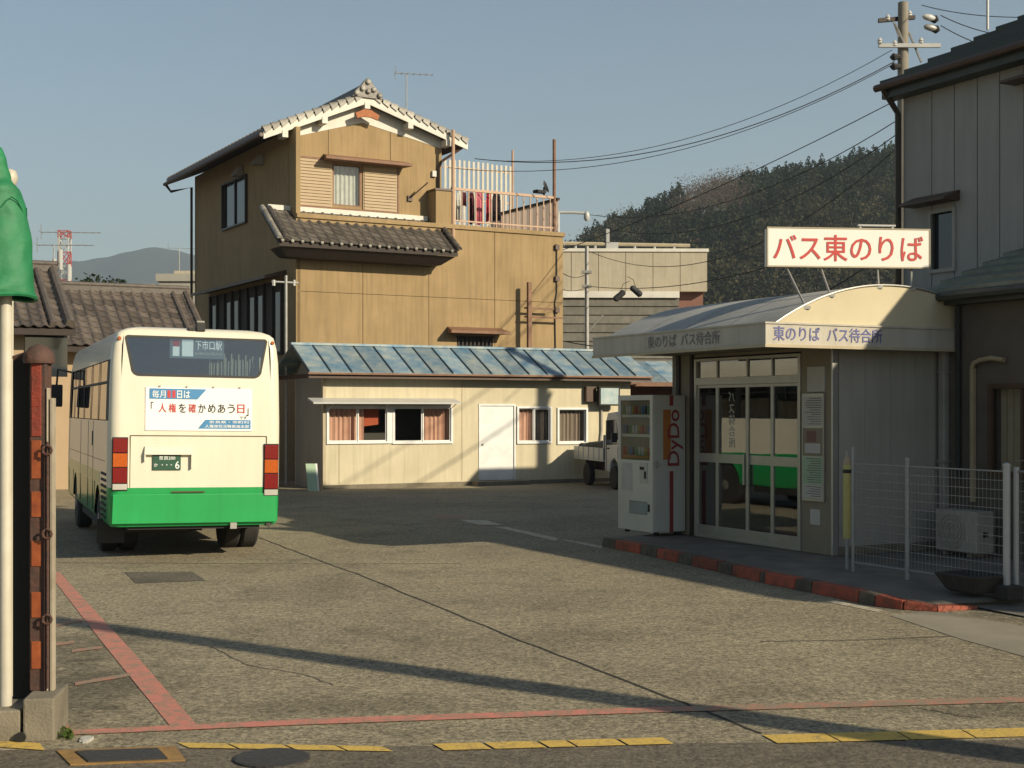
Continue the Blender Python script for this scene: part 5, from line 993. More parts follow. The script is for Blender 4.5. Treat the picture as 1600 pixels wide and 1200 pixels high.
# ================================================================== houses beyond on the left
def tile_house(label, x0, x1, Z, eave, ridge, wallm, mat_, wd=.30, ln=.30):
    """gable house whose front roof slope faces the yard; x0, x1 pixel columns of the eave ends; eave, ridge = sight points"""
    F_ = Fr((x0 - CX) / F * Z, Z, .892, .452); L = F_.hit(x1, 600, 0)[0]
    ze = F_.hit(*eave, 0)[1]; zr = F_.hit(*ridge, 2.3)[1]; t_ = thing('tiled_house', label, 'house', F_)
    pit = math.atan2(zr - ze, 2.3); ln2 = math.hypot(zr - ze, 2.3)
    s = MB(); s.box(.3, L - .5, .5, 4.2, 0, ze - .02); s.prism([(.3, .5, ze - .02), (.3, 4.2, ze - .02), (.3, 2.3, zr - .15)], (L - .8, 0, 0)); s.build('wall', wallm, t_)
    s = MB(); s.hexa([(0, 0, ze - .12), (L, 0, ze - .12), (L, 2.3, zr - .12), (0, 2.3, zr - .12)], [(0, 0, ze - .02), (L, 0, ze - .02), (L, 2.3, zr - .02), (0, 2.3, zr - .02)]); s.build('roof_deck', M['darkwood'], t_)
    s = MB(); s.hexa([(0, 2.3, zr - .12), (L, 2.3, zr - .12), (L, 4.6, ze - .12), (0, 4.6, ze - .12)], [(0, 2.3, zr), (L, 2.3, zr), (L, 4.6, ze), (0, 4.6, ze)]); s.build('back_roof', mat_, t_)
    n = int(L / wd); tiled_slope(t_, 0, n * wd, -.04, ze, pit, ln2, L / n, ln, mat_)
    s = MB(); s.box(0, L, 2.2, 2.42, zr, zr + .13); s.cyl((0, 2.31, zr + .17), (L, 2.31, zr + .17), .07, 8); s.build('ridge', M['tile_far'], t_)
    s = MB(); s.cyl((L - .1, -.05, ze + .09), (L - .1, 2.3, zr + .09), .09, 8).cyl((L - .42, -.05, ze + .07), (L - .42, 2.3, zr + .07), .07, 8); s.build('verge_ridge', M['tile_far'], t_)
    s = MB(); s.box(0, L, -.03, 0, ze - .14, ze - .02); s.build('eave_board', M['darkwood'], t_)
    return t_, F_, L, ze, zr
ta, FTA, LA, zea, zra = tile_house('nearer brown tiled house with apricot wall at the far left', -60, 118, 26, (60, 512), (50, 424), M['apricot'], M['tile_far'], wd=.2, ln=.26)
s = MB(); s.box(1.2, 2.0, .46, .5, 2.5, 3.5); s.build('window', M['darkglass'], ta)
tb, FTB, LB, zeb, zrb = tile_house('long low brown tiled roof house behind the bus', 40, 332, 31, (200, 542), (150, 456), M['apricot'], M['tile_far'], wd=.25, ln=.28)
# flat cream topped building behind, and dark one on its right
def block(label, px0, px1, pyt, Z, dep, m, capm=None, caph=6, fr_dir=(1, 0), name='flat_roofed_building', cat='building'):
    a, b = P(px0, pyt, Z), P(px1, pyt, Z); F_ = Fr(a[0], a[1], *fr_dir); L = b[0] - a[0]; t_ = thing(name, label, cat, F_)
    s = MB(); s.box(0, L, 0, dep, 0, a[2] - .3); s.build('wall', m, t_)
    s = MB(); s.box(-.1, L + .1, -.1, dep + .1, a[2] - .3, a[2]); s.build('parapet', capm or m, t_); return t_, F_, L, a[2]
block('flat building with a pale parapet above the long tiled roof', 100, 238, 444, 60, 8, M['apricot'], M['beigeblock'])
t_, F_, L_, z_ = block('dark walled flat building beside the ochre house', 248, 330, 428, 56, 6, M['greywall'], M['greywall'])
s = MB(); s.box(.5, 2.5, .5, 2.5, z_, z_ + .18); s.build('roof_hatch', M['beigeblock'], t_)
tv_antenna('brown tv aerial above the left tiled roof', 92, 363, 418, 38.2, 1.6, 9, .1)
tv_antenna('second lower tv aerial above the left tiled roof', 84, 383, 418, 37.6, 1.5, 8, .05)
tv_antenna('small aerial on the dark flat building', 280, 388, 428, 57, 1.5, 5, .3)
# red and white lattice mast far away
b = P(101, 440, 150); FL = Fr(b[0], b[1], 1, 0); lt = thing('radio_mast', 'red and white lattice radio mast on the left skyline', 'tower', FL)
ztop = P(101, 361, 150)[2]; hw = .55; z = 4.0; k = 0
while z < ztop:
    z2 = min(z + 1.5, ztop); s = MB()
    for x, y in ((-hw, -hw), (hw, -hw), (hw, hw), (-hw, hw)): s.cyl((x, y, z), (x, y, z2), .06, 5)
    for (x, y), (u, v) in (((-hw, -hw), (hw, -hw)), ((hw, -hw), (hw, hw)), ((hw, hw), (-hw, hw)), ((-hw, hw), (-hw, -hw))): s.cyl((x, y, z), (u, v, z2), .045, 4).cyl((u, v, z), (x, y, z2), .045, 4).cyl((x, y, z2), (u, v, z2), .045, 4)
    s.build('mast_section', M['redwhite'] if k % 2 else M['whitemetal'], lt); z = z2; k += 1
for x, zz in ((-.9, 17.2), (.7, 16.6), (-.2, 18.2)):
    s = MB(); s.cyl((x, -.7, zz - 1.2), (x, -.7, zz + 1.0), .22, 8); s.build('panel_antenna', M['whitemetal'], lt)
# trees far left on the skyline come with the foliage below

# ================================================================== pale building right of the house and what stands round it
Zp = 52
a, b = P(850, 470, Zp), P(1106, 470, Zp); FPB = Fr(a[0], a[1], 1, 0.02); Lp = b[0] - a[0]
pb = thing('pale_flat_building', 'pale beige flat roofed building with a pipe railing beyond the office', 'building', FPB)
z0, z1, z2, z3 = P(0, 465, Zp)[2], P(0, 455, Zp)[2], P(0, 393, Zp)[2], P(0, 388, Zp)[2]
n = 6; 
s = MB(); s.box(0, Lp, .06, 7, z1, z2); s.build('upper_wall', M['beigeblock'], pb)
for k in range(n): s = MB(); s.box(Lp * k / n + .01, Lp * (k + 1) / n - .01, 0, .06, z1, z2); s.build('wall_panel', M['beigeblock'], pb)
s = MB(); s.box(-.05, Lp + .05, -.05, 7.05, z2, z3); s.build('coping', M['white'], pb)
xw = P(1062, 0, Zp)[0] - a[0]; s = MB(); s.box(0, xw, -.05, .3, z0, z1 - .002); s.build('band', M['white'], pb)
s = MB(); s.box(0, xw, .1, 6.8, 0, z0 - .001); s.build('lower_wall', M['greysiding'], pb)
k = 0; z = 2.8
while z < z0 - .3:
    s = MB(); s.hexa([(0, .02, z), (xw, .02, z), (xw, .1, z), (0, .1, z)], [(0, .07, z + .32), (xw, .07, z + .32), (xw, .1, z + .32), (0, .1, z + .32)]); s.build('clapboard', M['greysiding'], pb); z += .33
s = MB(); s.box(xw, Lp - .1, .4, 6.8, 0, z1 - .002); s.build('brick_pier', M['pinkbrick'], pb)
zr2 = P(0, 379, Zp)[2]; xA, xB = 0.3, P(1080, 0, Zp)[0] - a[0]
s = MB(); s.tube([(xA, .2, zr2), (xB, .2, zr2 - .08)], .07, 6); s.build('top_rail', M['cream_edge'], pb)
for k in range(7):
    x = xA + (xB - xA) * (k + .2) / 7; s = MB(); s.cyl((x, .2, z3 - .02), (x, .2, zr2), .05, 6); s.build('rail_post', M['whitemetal'], pb)
x = P(948, 0, Zp)[0] - a[0]; s = MB(); s.box(x, x + .12, .1, .3, zr2, zr2 + .55).box(x, x + .45, .1, .3, z3, z3 + .25); s.build('roof_bracket', M['whitemetal'], pb)

# ---- poles and wires
def pole_thing(label, px, pyt, Z, r0, r1, m='pole_conc', name='utility_pole', cat='utility pole'):
    b = P(px, HY, Z); F_ = Fr(b[0], b[1], 1, 0); t_ = thing(name, label, cat, F_); zt = P(px, pyt, Z)[2]
    s = MB(); s.cyl((0, 0, 0), (0, 0, zt), r0, 12, r1); s.build('shaft', M[m], t_, smooth=40); return t_, F_, zt
def insul(s, x, y, z): s.lathe([(0, .03), (.03, .07), (.07, .05), (.09, .07), (.13, .05), (.17, .02)], (x, y, z), (0, 0, 1), 8)
ZP = 36; up_, FU, zt = pole_thing('tall concrete utility pole with crossarms behind the grey house', 1411, 4, ZP, .20, .13)
def uz(py): return P(0, py, ZP)[2]
def ux(px): return P(px, 0, ZP)[0] - FU.o[0]
s = MB(); s.hexa([(ux(1366), -.45, uz(42)), (ux(1440), .55, uz(20)), (ux(1440), .65, uz(20)), (ux(1366), -.35, uz(42))], [(ux(1366), -.45, uz(36)), (ux(1440), .55, uz(14)), (ux(1440), .65, uz(14)), (ux(1366), -.35, uz(36))]); s.build('crossarm', M['darkwood'], up_)
s = MB(); s.box(ux(1370), ux(1466), -.22, -.14, uz(77), uz(71)); s.build('crossarm', M['whitemetal'], up_)
s = MB(); s.cyl((ux(1395), -.2, uz(40)), (0, -.15, uz(72)), .03, 5).cyl((ux(1420), 0, uz(50)), (ux(1436), -.2, uz(100)), .03, 5).cyl((ux(1394), -.1, uz(35)), (ux(1403), -.1, uz(60)), .02, 5); s.build('brace', M['steel'], up_)
for px, py, y in ((1372, 66, -.18), (1395, 70, -.18), (1436, 66, -.18), (1430, 12, .5), (1384, 30, -.2)):
    s = MB(); insul(s, ux(px), y, uz(py + 6)); s.build('insulator', M['ceramic'], up_)
for px, py in ((1450, 20), (1452, 36)):
    s = MB(); s.lathe([(0, .02), (.05, .07), (.2, .09), (.34, .06), (.4, .02)], (ux(px - 3), .3, uz(py)), (1, .2, -.15), 10); s.build('cutout_switch', M['ceramic' if py < 30 else 'steel'], up_, smooth=40)
    s = MB(); s.lathe([(0, .07), (.16, .11), (.24, .03)], (ux(px + 10), .38, uz(py + 2)), (1, .2, -.15), 10); s.build('cutout_cap', M['chassis'], up_, smooth=40)
for py in (105, 90): s = MB(); s.lathe([(0, .06), (.2, .10), (.28, .03)], (-.1, -.1, uz(py)), (-1, -.2, -.1), 8); s.build('clamp', M['chassis'], up_)
WIRES = []
def wire(label, p, q, sag, r=.012, grp='overhead wires', n=20):
    p, q = Vector(p), Vector(q); pts = []
    for i in range(n + 1):
        f = i / n; v = p.lerp(q, f); v.z -= sag * 4 * f * (1 - f); pts.append(v)
    return single(MB().tube(pts, r, 4), 'overhead_wire', M['wire'], label, 'wire', W0, grp)
hp = P(735, 222, 37.5)
wire('upper thin wire from the tall pole to the ochre house gable', P(1394, 78, ZP - .3), P(760, 250, 39.3), .9, .011)
wire('middle wire from the tall pole to the ochre house gable', P(1398, 96, ZP - .2), P(742, 248, 39.0), .95, .016)
wire('lower wire from the tall pole to the balcony', P(1398, 99, ZP - .1), P(700, 262, 38.9), 1.0, .012)
wire('wire dropping from the pole past the hill, highest of three', P(1405, 186, ZP), P(905, 333, 50), 1.0, .013)
wire('wire dropping from the pole past the hill, middle of three', P(1405, 207, ZP), P(930, 352, 50), 1.2, .014)
wire('wire dropping from the pole past the hill, lowest of three', P(1405, 228, ZP), P(919, 392, 49), 1.6, .013)
wire('dark cable leaving the switch towards the right edge of the sky', P(1470, 24, 35), P(1720, 52, 26), .3, .012)
wire('second cable leaving the pole towards the right edge of the sky', P(1470, 40, 35), P(1720, 90, 26), .3, .012)
wire('third cable running right above the stepped roof', P(1440, 8, 36), P(1720, 18, 26), .2, .012)
# slim pole in front of the pale building with street lamp and cable knot
p2, F2_, z2_ = pole_thing('slim grey pole in front of the pale beige building', 917, 385, 47, .085, .07, 'steel')
s = MB(); s.cyl((0, 0, P(0, 520, 47)[2]), (.55, 0, P(0, 492, 47)[2]), .03, 6); s.build('brace', M['steel'], p2)
s = MB()
for py in (425, 447): s.box(-.16, .16, -.12, .12, P(0, py + 2, 47)[2], P(0, py - 2, 47)[2])
s.build('pole_band', M['steel'], p2)
sl2_, F3, z3_ = pole_thing('street lamp post mostly hidden behind the ochre house', 872, 332, 48, .07, .06, 'whitemetal', 'street_lamp', 'street lamp')
s = MB(); s.tube([(0, 0, z3_), (.5, 0, z3_ + .0), (1.0, 0, z3_ - .03)], .05, 8); s.build('arm', M['whitemetal'], sl2_)
s = MB(); s.lathe([(0, .06), (.08, .10), (.25, .11), (.33, .05)], (1.0, 0, z3_ + .03), (0, 0, -1), 10); s.build('lamp_head', M['whitemetal'], sl2_, smooth=40)
wire('cable sagging across the pale building, lower', P(876, 532, 41), P(1420, 370, 36), 1.2, .02)
wire('cable across the pale building, upper', P(917, 447, 46.9), P(1240, 405, 38), .35, .015)
wire('short cable from the house corner to the slim pole', P(868, 448, 41), P(917, 449, 46.9), .12, .013)
wire('short upper cable from the house corner to the slim pole', P(875, 424, 41), P(917, 428, 46.9), .15, .013)
for lb_, px, py, dx_ in (('left dark cable splice case hanging before the pale building', 968, 462, -.35), ('right dark cable splice case hanging before the pale building', 994, 455, .30)):
    c_ = P(px, py, 42); F_ = Fr(c_[0], c_[1], 1, 0); t_ = thing('cable_splice_case', lb_, 'cable case', F_, 'cable splice cases')
    s = MB(); s.lathe([(-.22, .03), (-.17, .09), (.17, .10), (.22, .03)], (0, 0, c_[2]), (dx_, 0, -.25 if dx_ > 0 else -.3), 10); s.build('case', M['wire'], t_, smooth=40)
    s = MB(); s.tube([(0, 0, c_[2] + .08), (-dx_ * .3, 0, c_[2] + .35), (-dx_ * .9, 0, c_[2] + .45)], .012, 4); s.build('hanger', M['wire'], t_)
for k, (pa, pb_) in enumerate((((478, 440), (430, 441)),)):
    pass
# low grey post with brackets between bus and office
a = P(447, 440, 33.5); F_ = Fr(a[0], a[1], 1, 0)
ip = thing('service_mast', 'thin service mast with insulators between the bus and the ochre house', 'pole', F_)
s = MB(); s.cyl((0, 0, 0), (0, 0, a[2] + .15), .035, 8); s.build('shaft', M['steel'], ip)
s = MB(); s.cyl((-.35, 0, a[2]), (.30, 0, a[2] - .03), .022, 6).cyl((-.3, 0, a[2] + .04), (-.3, 0, a[2] - .1), .04, 6).cyl((.2, 0, a[2] + .04), (.2, 0, a[2] - .1), .03, 6); s.build('crossarm', M['ceramic'], ip)
# dark lean-to clutter left of the office
b_ = P(452, 600, 32.6); F_ = Fr(b_[0] - 1.55, b_[1] + .2, .892, .452)
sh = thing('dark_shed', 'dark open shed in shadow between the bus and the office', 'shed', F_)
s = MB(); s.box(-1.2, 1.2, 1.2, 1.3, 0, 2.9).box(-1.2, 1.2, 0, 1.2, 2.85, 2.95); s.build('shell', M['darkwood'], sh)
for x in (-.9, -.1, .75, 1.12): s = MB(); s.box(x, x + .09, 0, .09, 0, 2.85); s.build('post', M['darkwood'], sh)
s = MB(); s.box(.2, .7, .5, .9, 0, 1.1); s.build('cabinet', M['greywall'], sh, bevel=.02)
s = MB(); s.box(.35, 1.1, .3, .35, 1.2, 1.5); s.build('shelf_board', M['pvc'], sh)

# ================================================================== off-frame and hidden neighbours that throw the shadows seen in the yard
sp = thing('roadside_utility_pole', 'tall concrete utility pole standing off frame beside the street', 'utility pole', Fr(7.6, 3.9, 1, 0))
s = MB(); s.cyl((0, 0, 0), (0, 0, 9.5), .19, 12, .14); s.build('shaft', M['pole_conc'], sp, smooth=40)
s = MB(); s.box(-.9, .9, .15, .23, 9.0, 9.1); s.build('crossarm', M['steel'], sp)
# a pole behind the grey house; its shadow falls on the office front
sx = Vector((.79, 34.4)) + Vector((.818, -.575)) * 15.5
s2 = thing('yard_utility_pole', 'utility pole hidden behind the grey two storey house', 'utility pole', Fr(sx.x, sx.y, 1, 0))
s = MB(); s.cyl((0, 0, 0), (0, 0, 11.5), .20, 12, .15); s.build('shaft', M['pole_conc'], s2, smooth=40)
s = MB(); s.tube([(0, 0, 8.6), (-.9, .8, 8.75), (-1.2, 1.1, 8.7)], .05, 6); s.build('arm', M['steel'], s2)
wire('service wire from the hidden pole to the house corner', (sx.x, sx.y, 11.2), FH.w(LX, 0, 6.4), .5, .011)
wire('upper wire running off frame from the hidden pole to the grey house', (sx.x, sx.y, 10.6), (11.6, 17.5, 8.9), .2, .016)
wire('lower wire running off frame from the hidden pole to the grey house', (sx.x, sx.y, 9.3), (11.6, 17.5, 8.2), .25, .022)
wire('long wire from the hidden pole to the tall pole', (sx.x, sx.y, 11.4), P(1405, 120, ZP), .4, .015)

# ================================================================== hill, mountains, trees
def noise2(x, y, s, seed=0):
    return math.sin(x / s * 1.7 + seed) * math.cos(y / s * 1.3 - seed * .7) + .5 * math.sin(x / s * 3.9 + y / s * 2.1 + seed * 2) + .25 * math.sin(x / s * 8.3 - y / s * 6.7 + seed)
from bisect import bisect
SIL = [(700, 520), (800, 430), (870, 405), (905, 386), (930, 366), (960, 350), (1000, 338), (1050, 320), (1100, 303), (1150, 290), (1200, 284), (1250, 272), (1300, 266), (1350, 258), (1400, 248), (1470, 240), (1600, 225), (1900, 215)]
def sil(px):
    if px <= SIL[0][0]: return SIL[0][1]
    for (a, b), (c_, d) in zip(SIL[:-1], SIL[1:]):
        if px <= c_: return b + (d - b) * (px - a) / (c_ - a)
    return SIL[-1][1]
ZH0, ZH1 = 300.0, 460.0; TH = 10.5
def hill_z(X, Y):
    px = CX + F * X / ZH1 * 1.0 if Y > ZH1 else CX + F * X / max(Y, 1)
    px = CX + F * (X / Y)
    top = H0 + (HY - sil(px)) / F * ZH1 - TH * .8
    f = (Y - ZH0) / (ZH1 - ZH0)
    if f <= 0: return -1
    h = top * (1 - (1 - min(f, 1)) ** 1.6)
    if f > 1: h = top - (f - 1) * 12
    return max(h + noise2(X, Y, 17, 2) * 1.5, -1)
mb = MB(); nx, ny = 70, 24
for j in range(ny + 1):
    Y = ZH0 - 10 + (ZH1 + 120 - ZH0) * j / ny
    for i in range(nx + 1):
        X = -25 + 330 * i / nx; mb.v.append((X, Y, hill_z(X, Y)))
for j in range(ny):
    for i in range(nx): k = j * (nx + 1) + i; mb.f.append((k, k + 1, k + nx + 2, k + nx + 1))
single(mb, 'hill', M['hillsoil'], 'steep wooded hill behind the waiting room', None, kind='structure', smooth=60)
mb = MB(); nx, ny = 260, 22; ML = [(-400, 470), (0, 432), (60, 425), (110, 404), (170, 400), (200, 392), (235, 384), (262, 386), (300, 392), (360, 405), (450, 420), (600, 440), (800, 430), (1000, 430), (1400, 440), (2400, 460)]
def ms(px):
    for (a, b), (c_, d) in zip(ML[:-1], ML[1:]):
        if px <= c_: return b + (d - b) * (px - a) / (c_ - a)
    return 460
for j in range(ny + 1):
    Y = 2800 + 1400 * j / ny; f = min(1, j / 14)
    for i in range(nx + 1):
        X = (-1800 + 4500 * i / nx); px = CX + F * X / 3700; top = (HY - ms(px)) / F * 3690; h = top * (f ** .8) * (1 - .0 * f) - max(0, j - 14) * 14 + (noise2(X, Y, 95, 1) * 9 + noise2(X, Y, 36, 4) * 4) * min(1, j / 3) * (1 if j < 13 else .3)
        mb.v.append((X, Y, h - 3))
for j in range(ny):
    for i in range(nx): k = j * (nx + 1) + i; mb.f.append((k, k + 1, k + nx + 2, k + nx + 1))
single(mb, 'mountain', M['mountain'], 'blue hazy mountain ridge on the far horizon', None, kind='structure', smooth=80)

def leafmat(name, a, b, tw=.35):
    a, b = K(a), K(b)
    m, n = _m(name); L = n.links.new; out = nd(n, 'ShaderNodeOutputMaterial'); p = nd(n, 'ShaderNodeBsdfPrincipled'); p.inputs['Roughness'].default_value = .8; p.inputs['Specular IOR Level'].default_value = .2
    at = nd(n, 'ShaderNodeAttribute'); at.attribute_name = 'tint'; mx = nd(n, 'ShaderNodeMix', data_type='RGBA'); mx.inputs['A'].default_value = (*a, 1); mx.inputs['B'].default_value = (*b, 1)
    L(at.outputs['Fac'], mx.inputs['Factor']); L(mx.outputs['Result'], p.inputs['Base Color'])
    tl = nd(n, 'ShaderNodeBsdfTranslucent'); L(mx.outputs['Result'], tl.inputs['Color']); ms_ = nd(n, 'ShaderNodeMixShader'); ms_.inputs[0].default_value = tw; L(p.outputs[0], ms_.inputs[1]); L(tl.outputs[0], ms_.inputs[2]); L(ms_.outputs[0], out.inputs[0]); return m
def foliage(name, m, label, specs, kind='stuff', cat=None, group=None):
    """specs: list of (centres Nx3, normals? size, tint) -> one mesh of small leaf cards"""
    cs, sz, tn = specs; n = len(cs)
    a = rng.normal(size=(n, 3)); a /= np.linalg.norm(a, axis=1, keepdims=True); b = rng.normal(size=(n, 3)); b -= (a * b).sum(1, keepdims=True) * a; b /= np.linalg.norm(b, axis=1, keepdims=True)
    s = sz[:, None]; q = rng.uniform(.6, 1.1, (n, 4, 1))
    V = np.stack([cs - a * s * q[:, 0], cs + b * s * .6 * q[:, 1], cs + a * s * q[:, 2], cs - b * s * .6 * q[:, 3]], 1).reshape(-1, 3)
    me = bpy.data.meshes.new(name); me.vertices.add(4 * n); me.vertices.foreach_set('co', V.ravel()); me.loops.add(4 * n); me.loops.foreach_set('vertex_index', np.arange(4 * n)); me.polygons.add(n)
    me.polygons.foreach_set('loop_start', np.arange(n) * 4); me.update(calc_edges=True); me.validate()
    at = me.attributes.new('tint', 'FLOAT', 'POINT'); at.data.foreach_set('value', np.repeat(tn, 4)); me.materials.append(m)
    o = bpy.data.objects.new(name, me); C.objects.link(o); return tag(o, label, cat, group, kind)
con, bro, bare = [], [], []
for t_ in range(4600):
    Y = ZH0 + 4 + (ZH1 + 14 - ZH0) * rng.random() ** .8; px = rng.uniform(690, 1640); X = (px - CX) / F * Y
    z = hill_z(X, Y)
    if z < -.5: continue
    f = (Y - ZH0) / (ZH1 - ZH0); up_f = f
    nz = noise2(X, Y, 26, 5)
    kind_ = 'c'
    if px < 1175 + 30 * nz and f > .6 and 1050 + 20 * nz < px: kind_ = 'b' if nz > -.5 else 'o'
    elif f < .45 + .12 * nz or px < 1010: kind_ = 'o' if rng.random() < .75 else ('b' if rng.random() < .35 else 'c')
    elif rng.random() < .12: kind_ = 'o'
    tin = float(np.clip(rng.normal(.35, .3), 0, 1))
    if kind_ == 'c':
        h = rng.uniform(8.5, 13); n = 85; u = rng.random(n) ** .75; r_ = ((1 - u) ** .75 * h * .20 + .15) * rng.uniform(.7, 1, n); th = rng.uniform(0, 6.283, n)
        cs = np.stack([X + r_ * np.cos(th), Y + r_ * np.sin(th), z + h * (.12 + .88 * u)], 1); con.append((cs, .45 + .65 * (1 - u), np.full(n, tin) * rng.uniform(.8, 1.2, n)))
    elif kind_ == 'o':
        h = rng.uniform(7, 12); n = 90; v = rng.normal(size=(n, 3)); v /= np.linalg.norm(v, axis=1, keepdims=True); v *= rng.uniform(.6, 1, (n, 1)); v[:, 2] *= .8
        cs = v * h * .42 + np.array([X, Y, z + h * .6]); cs += rng.normal(size=(n, 3)) * .35; bro.append((cs, rng.uniform(.35, .85, n), np.full(n, tin) * rng.uniform(.6, 1.3, n)))
    else:
        h = rng.uniform(10, 15); n = 110; v = rng.normal(size=(n, 3)); v /= np.linalg.norm(v, axis=1, keepdims=True); v *= rng.uniform(.3, 1, (n, 1))
        cs = v * h * .42 + np.array([X, Y, z + h * .6]); bare.append((cs, rng.uniform(.15, .42, n), np.full(n, tin)))
def cat3(L): return (np.concatenate([a[0] for a in L]), np.concatenate([a[1] for a in L]), np.concatenate([a[2] for a in L]))
foliage('conifer_forest', leafmat('conifer needles', (.016, .028, .013), (.055, .070, .026), .12), 'dark conifers covering the top of the hill', cat3(con))
foliage('broadleaf_forest', leafmat('winter broadleaf', (.05, .052, .024), (.13, .11, .052)), 'olive and brown undergrowth trees on the lower hill', cat3(bro))
foliage('bare_winter_trees', leafmat('bare twigs', (.16, .12, .09), (.28, .215, .16)), 'pale brown leafless trees on the crest of the hill', cat3(bare))
# small tree group on the left skyline: countable crowns with trunks
for i, (px, py, hgt) in enumerate(((142, 424, 4.6), (160, 428, 3.8), (183, 433, 3.0))):
    Zt = 95 + i * 3; top = P(px, py, Zt); F_ = Fr(top[0], Zt, 1, 0)
    t_ = thing('skyline_tree', ('tallest dark tree above the long tiled roof', 'middle dark tree above the long tiled roof', 'lowest dark tree above the long tiled roof, rightmost of three')[i], 'tree', F_, 'dark trees above the left roofs')
    s = MB(); s.cyl((0, 0, 0), (0, 0, top[2] - .8), .16, 7, .08); s.build('trunk', M['darkwood'], t_)
    n = 420; v = rng.normal(size=(n, 3)); v /= np.linalg.norm(v, axis=1, keepdims=True); v *= rng.uniform(.5, 1, (n, 1)); cs = v * np.array([hgt * .34, hgt * .34, hgt * .5]) + np.array([0, 0, top[2] - hgt * .5])
    o = foliage('crown', bpy.data.materials['conifer needles'], None, (cs, rng.uniform(.12, .3, n), rng.uniform(0, .8, n)), kind=None); o.parent = t_
# ================================================================== the bus
FB = Fr(-4.85 + .929 * 1.04, 16.5 + .37 * 1.04, .929, .37)
bus = thing('parked_bus', 'small cream bus with a green skirt parked with its back to us', 'bus', FB)
bus.rotation_euler = (0, R(.8), FB.rot)
LV = [(.42, 1.00, .05, .10), (.48, 1.035, .01, .12), (.895, 1.04, 0, .12), (1.20, 1.04, 0, .12), (1.70, 1.04, .012, .12), (2.215, 1.032, .045, .115), (2.45, 1.022, .062, .10), (2.62, 1.0, .08, .085), (2.76, .960, .095, .07), (2.80, .915, .12, .07), (2.835, .83, .17, .08), (2.858, .70, .28, .10), (2.872, .45, .50, .12)]
YF = {.42: 6.98, .48: 7.0, .895: 7.0, 1.20: 6.99, 1.70: 6.95, 2.215: 6.86, 2.45: 6.8, 2.62: 6.74, 2.76: 6.66, 2.80: 6.6, 2.835: 6.5, 2.858: 6.3, 2.872: 6.0}
XF = [-.985, -.5, 0, .5, .985]
YS = [.30, .50, 1.05, 1.55, 1.62, 1.95, 2.70, 2.77, 3.85, 3.92, 4.95, 5.00, 5.07, 5.75, 5.82, 6.40]
NA = 4
def loop(z, hw, yr, r):
    yf = YF[z]; L = []
    def arc(cx, cy, a0):
        for i in range(1, NA): a = a0 + math.pi / 2 * i / NA; L.append((cx + r * math.cos(a), cy + r * math.sin(a), z))
    for f in [-1] + XF + [1]: L.append((f * (hw - r), yr, z))
    arc(hw - r, yr + r, -math.pi / 2)
    ysx = [yr + r] + [min(max(y, yr + r + .001 * i), yf - r - .001 * (20 - i)) for i, y in enumerate(YS)] + [yf - r]
    for y in ysx: L.append((hw, y, z))
    arc(hw - r, yf - r, 0)
    for f in [1] + XF[::-1] + [-1]: L.append((f * (hw - r), yf, z))
    arc(-(hw - r), yf - r, math.pi / 2)
    for y in ysx[::-1]: L.append((-hw, y, z))
    arc(-(hw - r), yr + r, math.pi)
    return L
LOOPS = [loop(*l) for l in LV]; NL = len(LOOPS[0]); nR = len(XF) + 2; nS = len(YS) + 2
iS = nR + NA - 1; iF = iS + nS + NA - 1; iL = iF + nR + NA - 1
body, green, pill = MB(), MB(), {}
WINS = [(.50, 1.55), (1.62, 2.70), (2.77, 3.85), (3.92, 4.95), (5.07, 5.75), (5.82, 6.40)]
ARCH = [(1.05, 1.95), (4.95, 5.75)]
hole_rear = None
for j in range(len(LV) - 1):
    z0, z1 = LV[j][0], LV[j + 1][0]
    for i in range(NL):
        k = (i + 1) % NL; a, b, c_, d = LOOPS[j][i], LOOPS[j][k], LOOPS[j + 1][k], LOOPS[j + 1][i]
        rear = 0 <= i < nR - 1; front = iF <= i < iF + nR - 1; side = iS <= i < iS + nS - 1 or iL <= i < iL + nS - 1
        my = (a[1] + b[1]) / 2
        if rear and 1 <= i < nR - 2 and 2.2 < z0 < 2.7: continue
        if front and 1 <= i < nR - 2 and 1.1 < z0 < 2.5: continue
        if side and 1.65 < z0 < 2.4 and any(p < my < q for p, q in WINS): continue
        if side and z0 < .8 and any(p < my < q for p, q in ARCH): continue
        tgt = green if z0 < .85 else pill.setdefault((i < iF, next((w for w, (p, q) in enumerate(WINS) if my < p), 9)), MB()) if (side and 1.65 < z0 < 2.4) else body
        tgt.q(a, b, c_, d)
body.q(*LOOPS[-1])
bo = body.build('body', M['bus_cream'], bus, weld=True, smooth=35)
go_ = green.build('green_skirt', M['bus_green'], bus, weld=True, smooth=35)
for k in pill.values(): k.build('window_pillar', M['black'], bus, weld=True)
# green belt on both sides, wheel arch fillers
mb = MB()
for s_ in (-1, 1):
    X = s_ * 1.042
    mb.box(min(X, s_ * 1.03), max(X, s_ * 1.03), 1.2, 6.6, .90, 1.04)
mb.build('green_side_belt', M['bus_green'], bus)
mb = MB()
for s_ in (-1, 1):
    for (p, q) in ARCH:
        cy = (p + q) / 2; rr = (q - p) / 2 - .01; X = s_ * 1.035; n = 12
        pts = [(cy + rr * math.cos(math.pi * i / n), .42 + .44 * math.sin(math.pi * i / n)) for i in range(n + 1)]
        outer = [(q, .42 + .0), *[(min(max(cy + 2 * (y - cy), p), q), min(.42 + 2.0 * (z - .42), .895)) for y, z in pts[1:-1]], (p, .42)]
        for (a, b), (c_, d) in zip(zip(pts[:-1], pts[1:]), zip(outer[:-1], outer[1:])): mb.q((X, *a), (X, *b), (X, *d), (X, *c_))
mb.build('wheel_arch', M['bus_green'], bus)
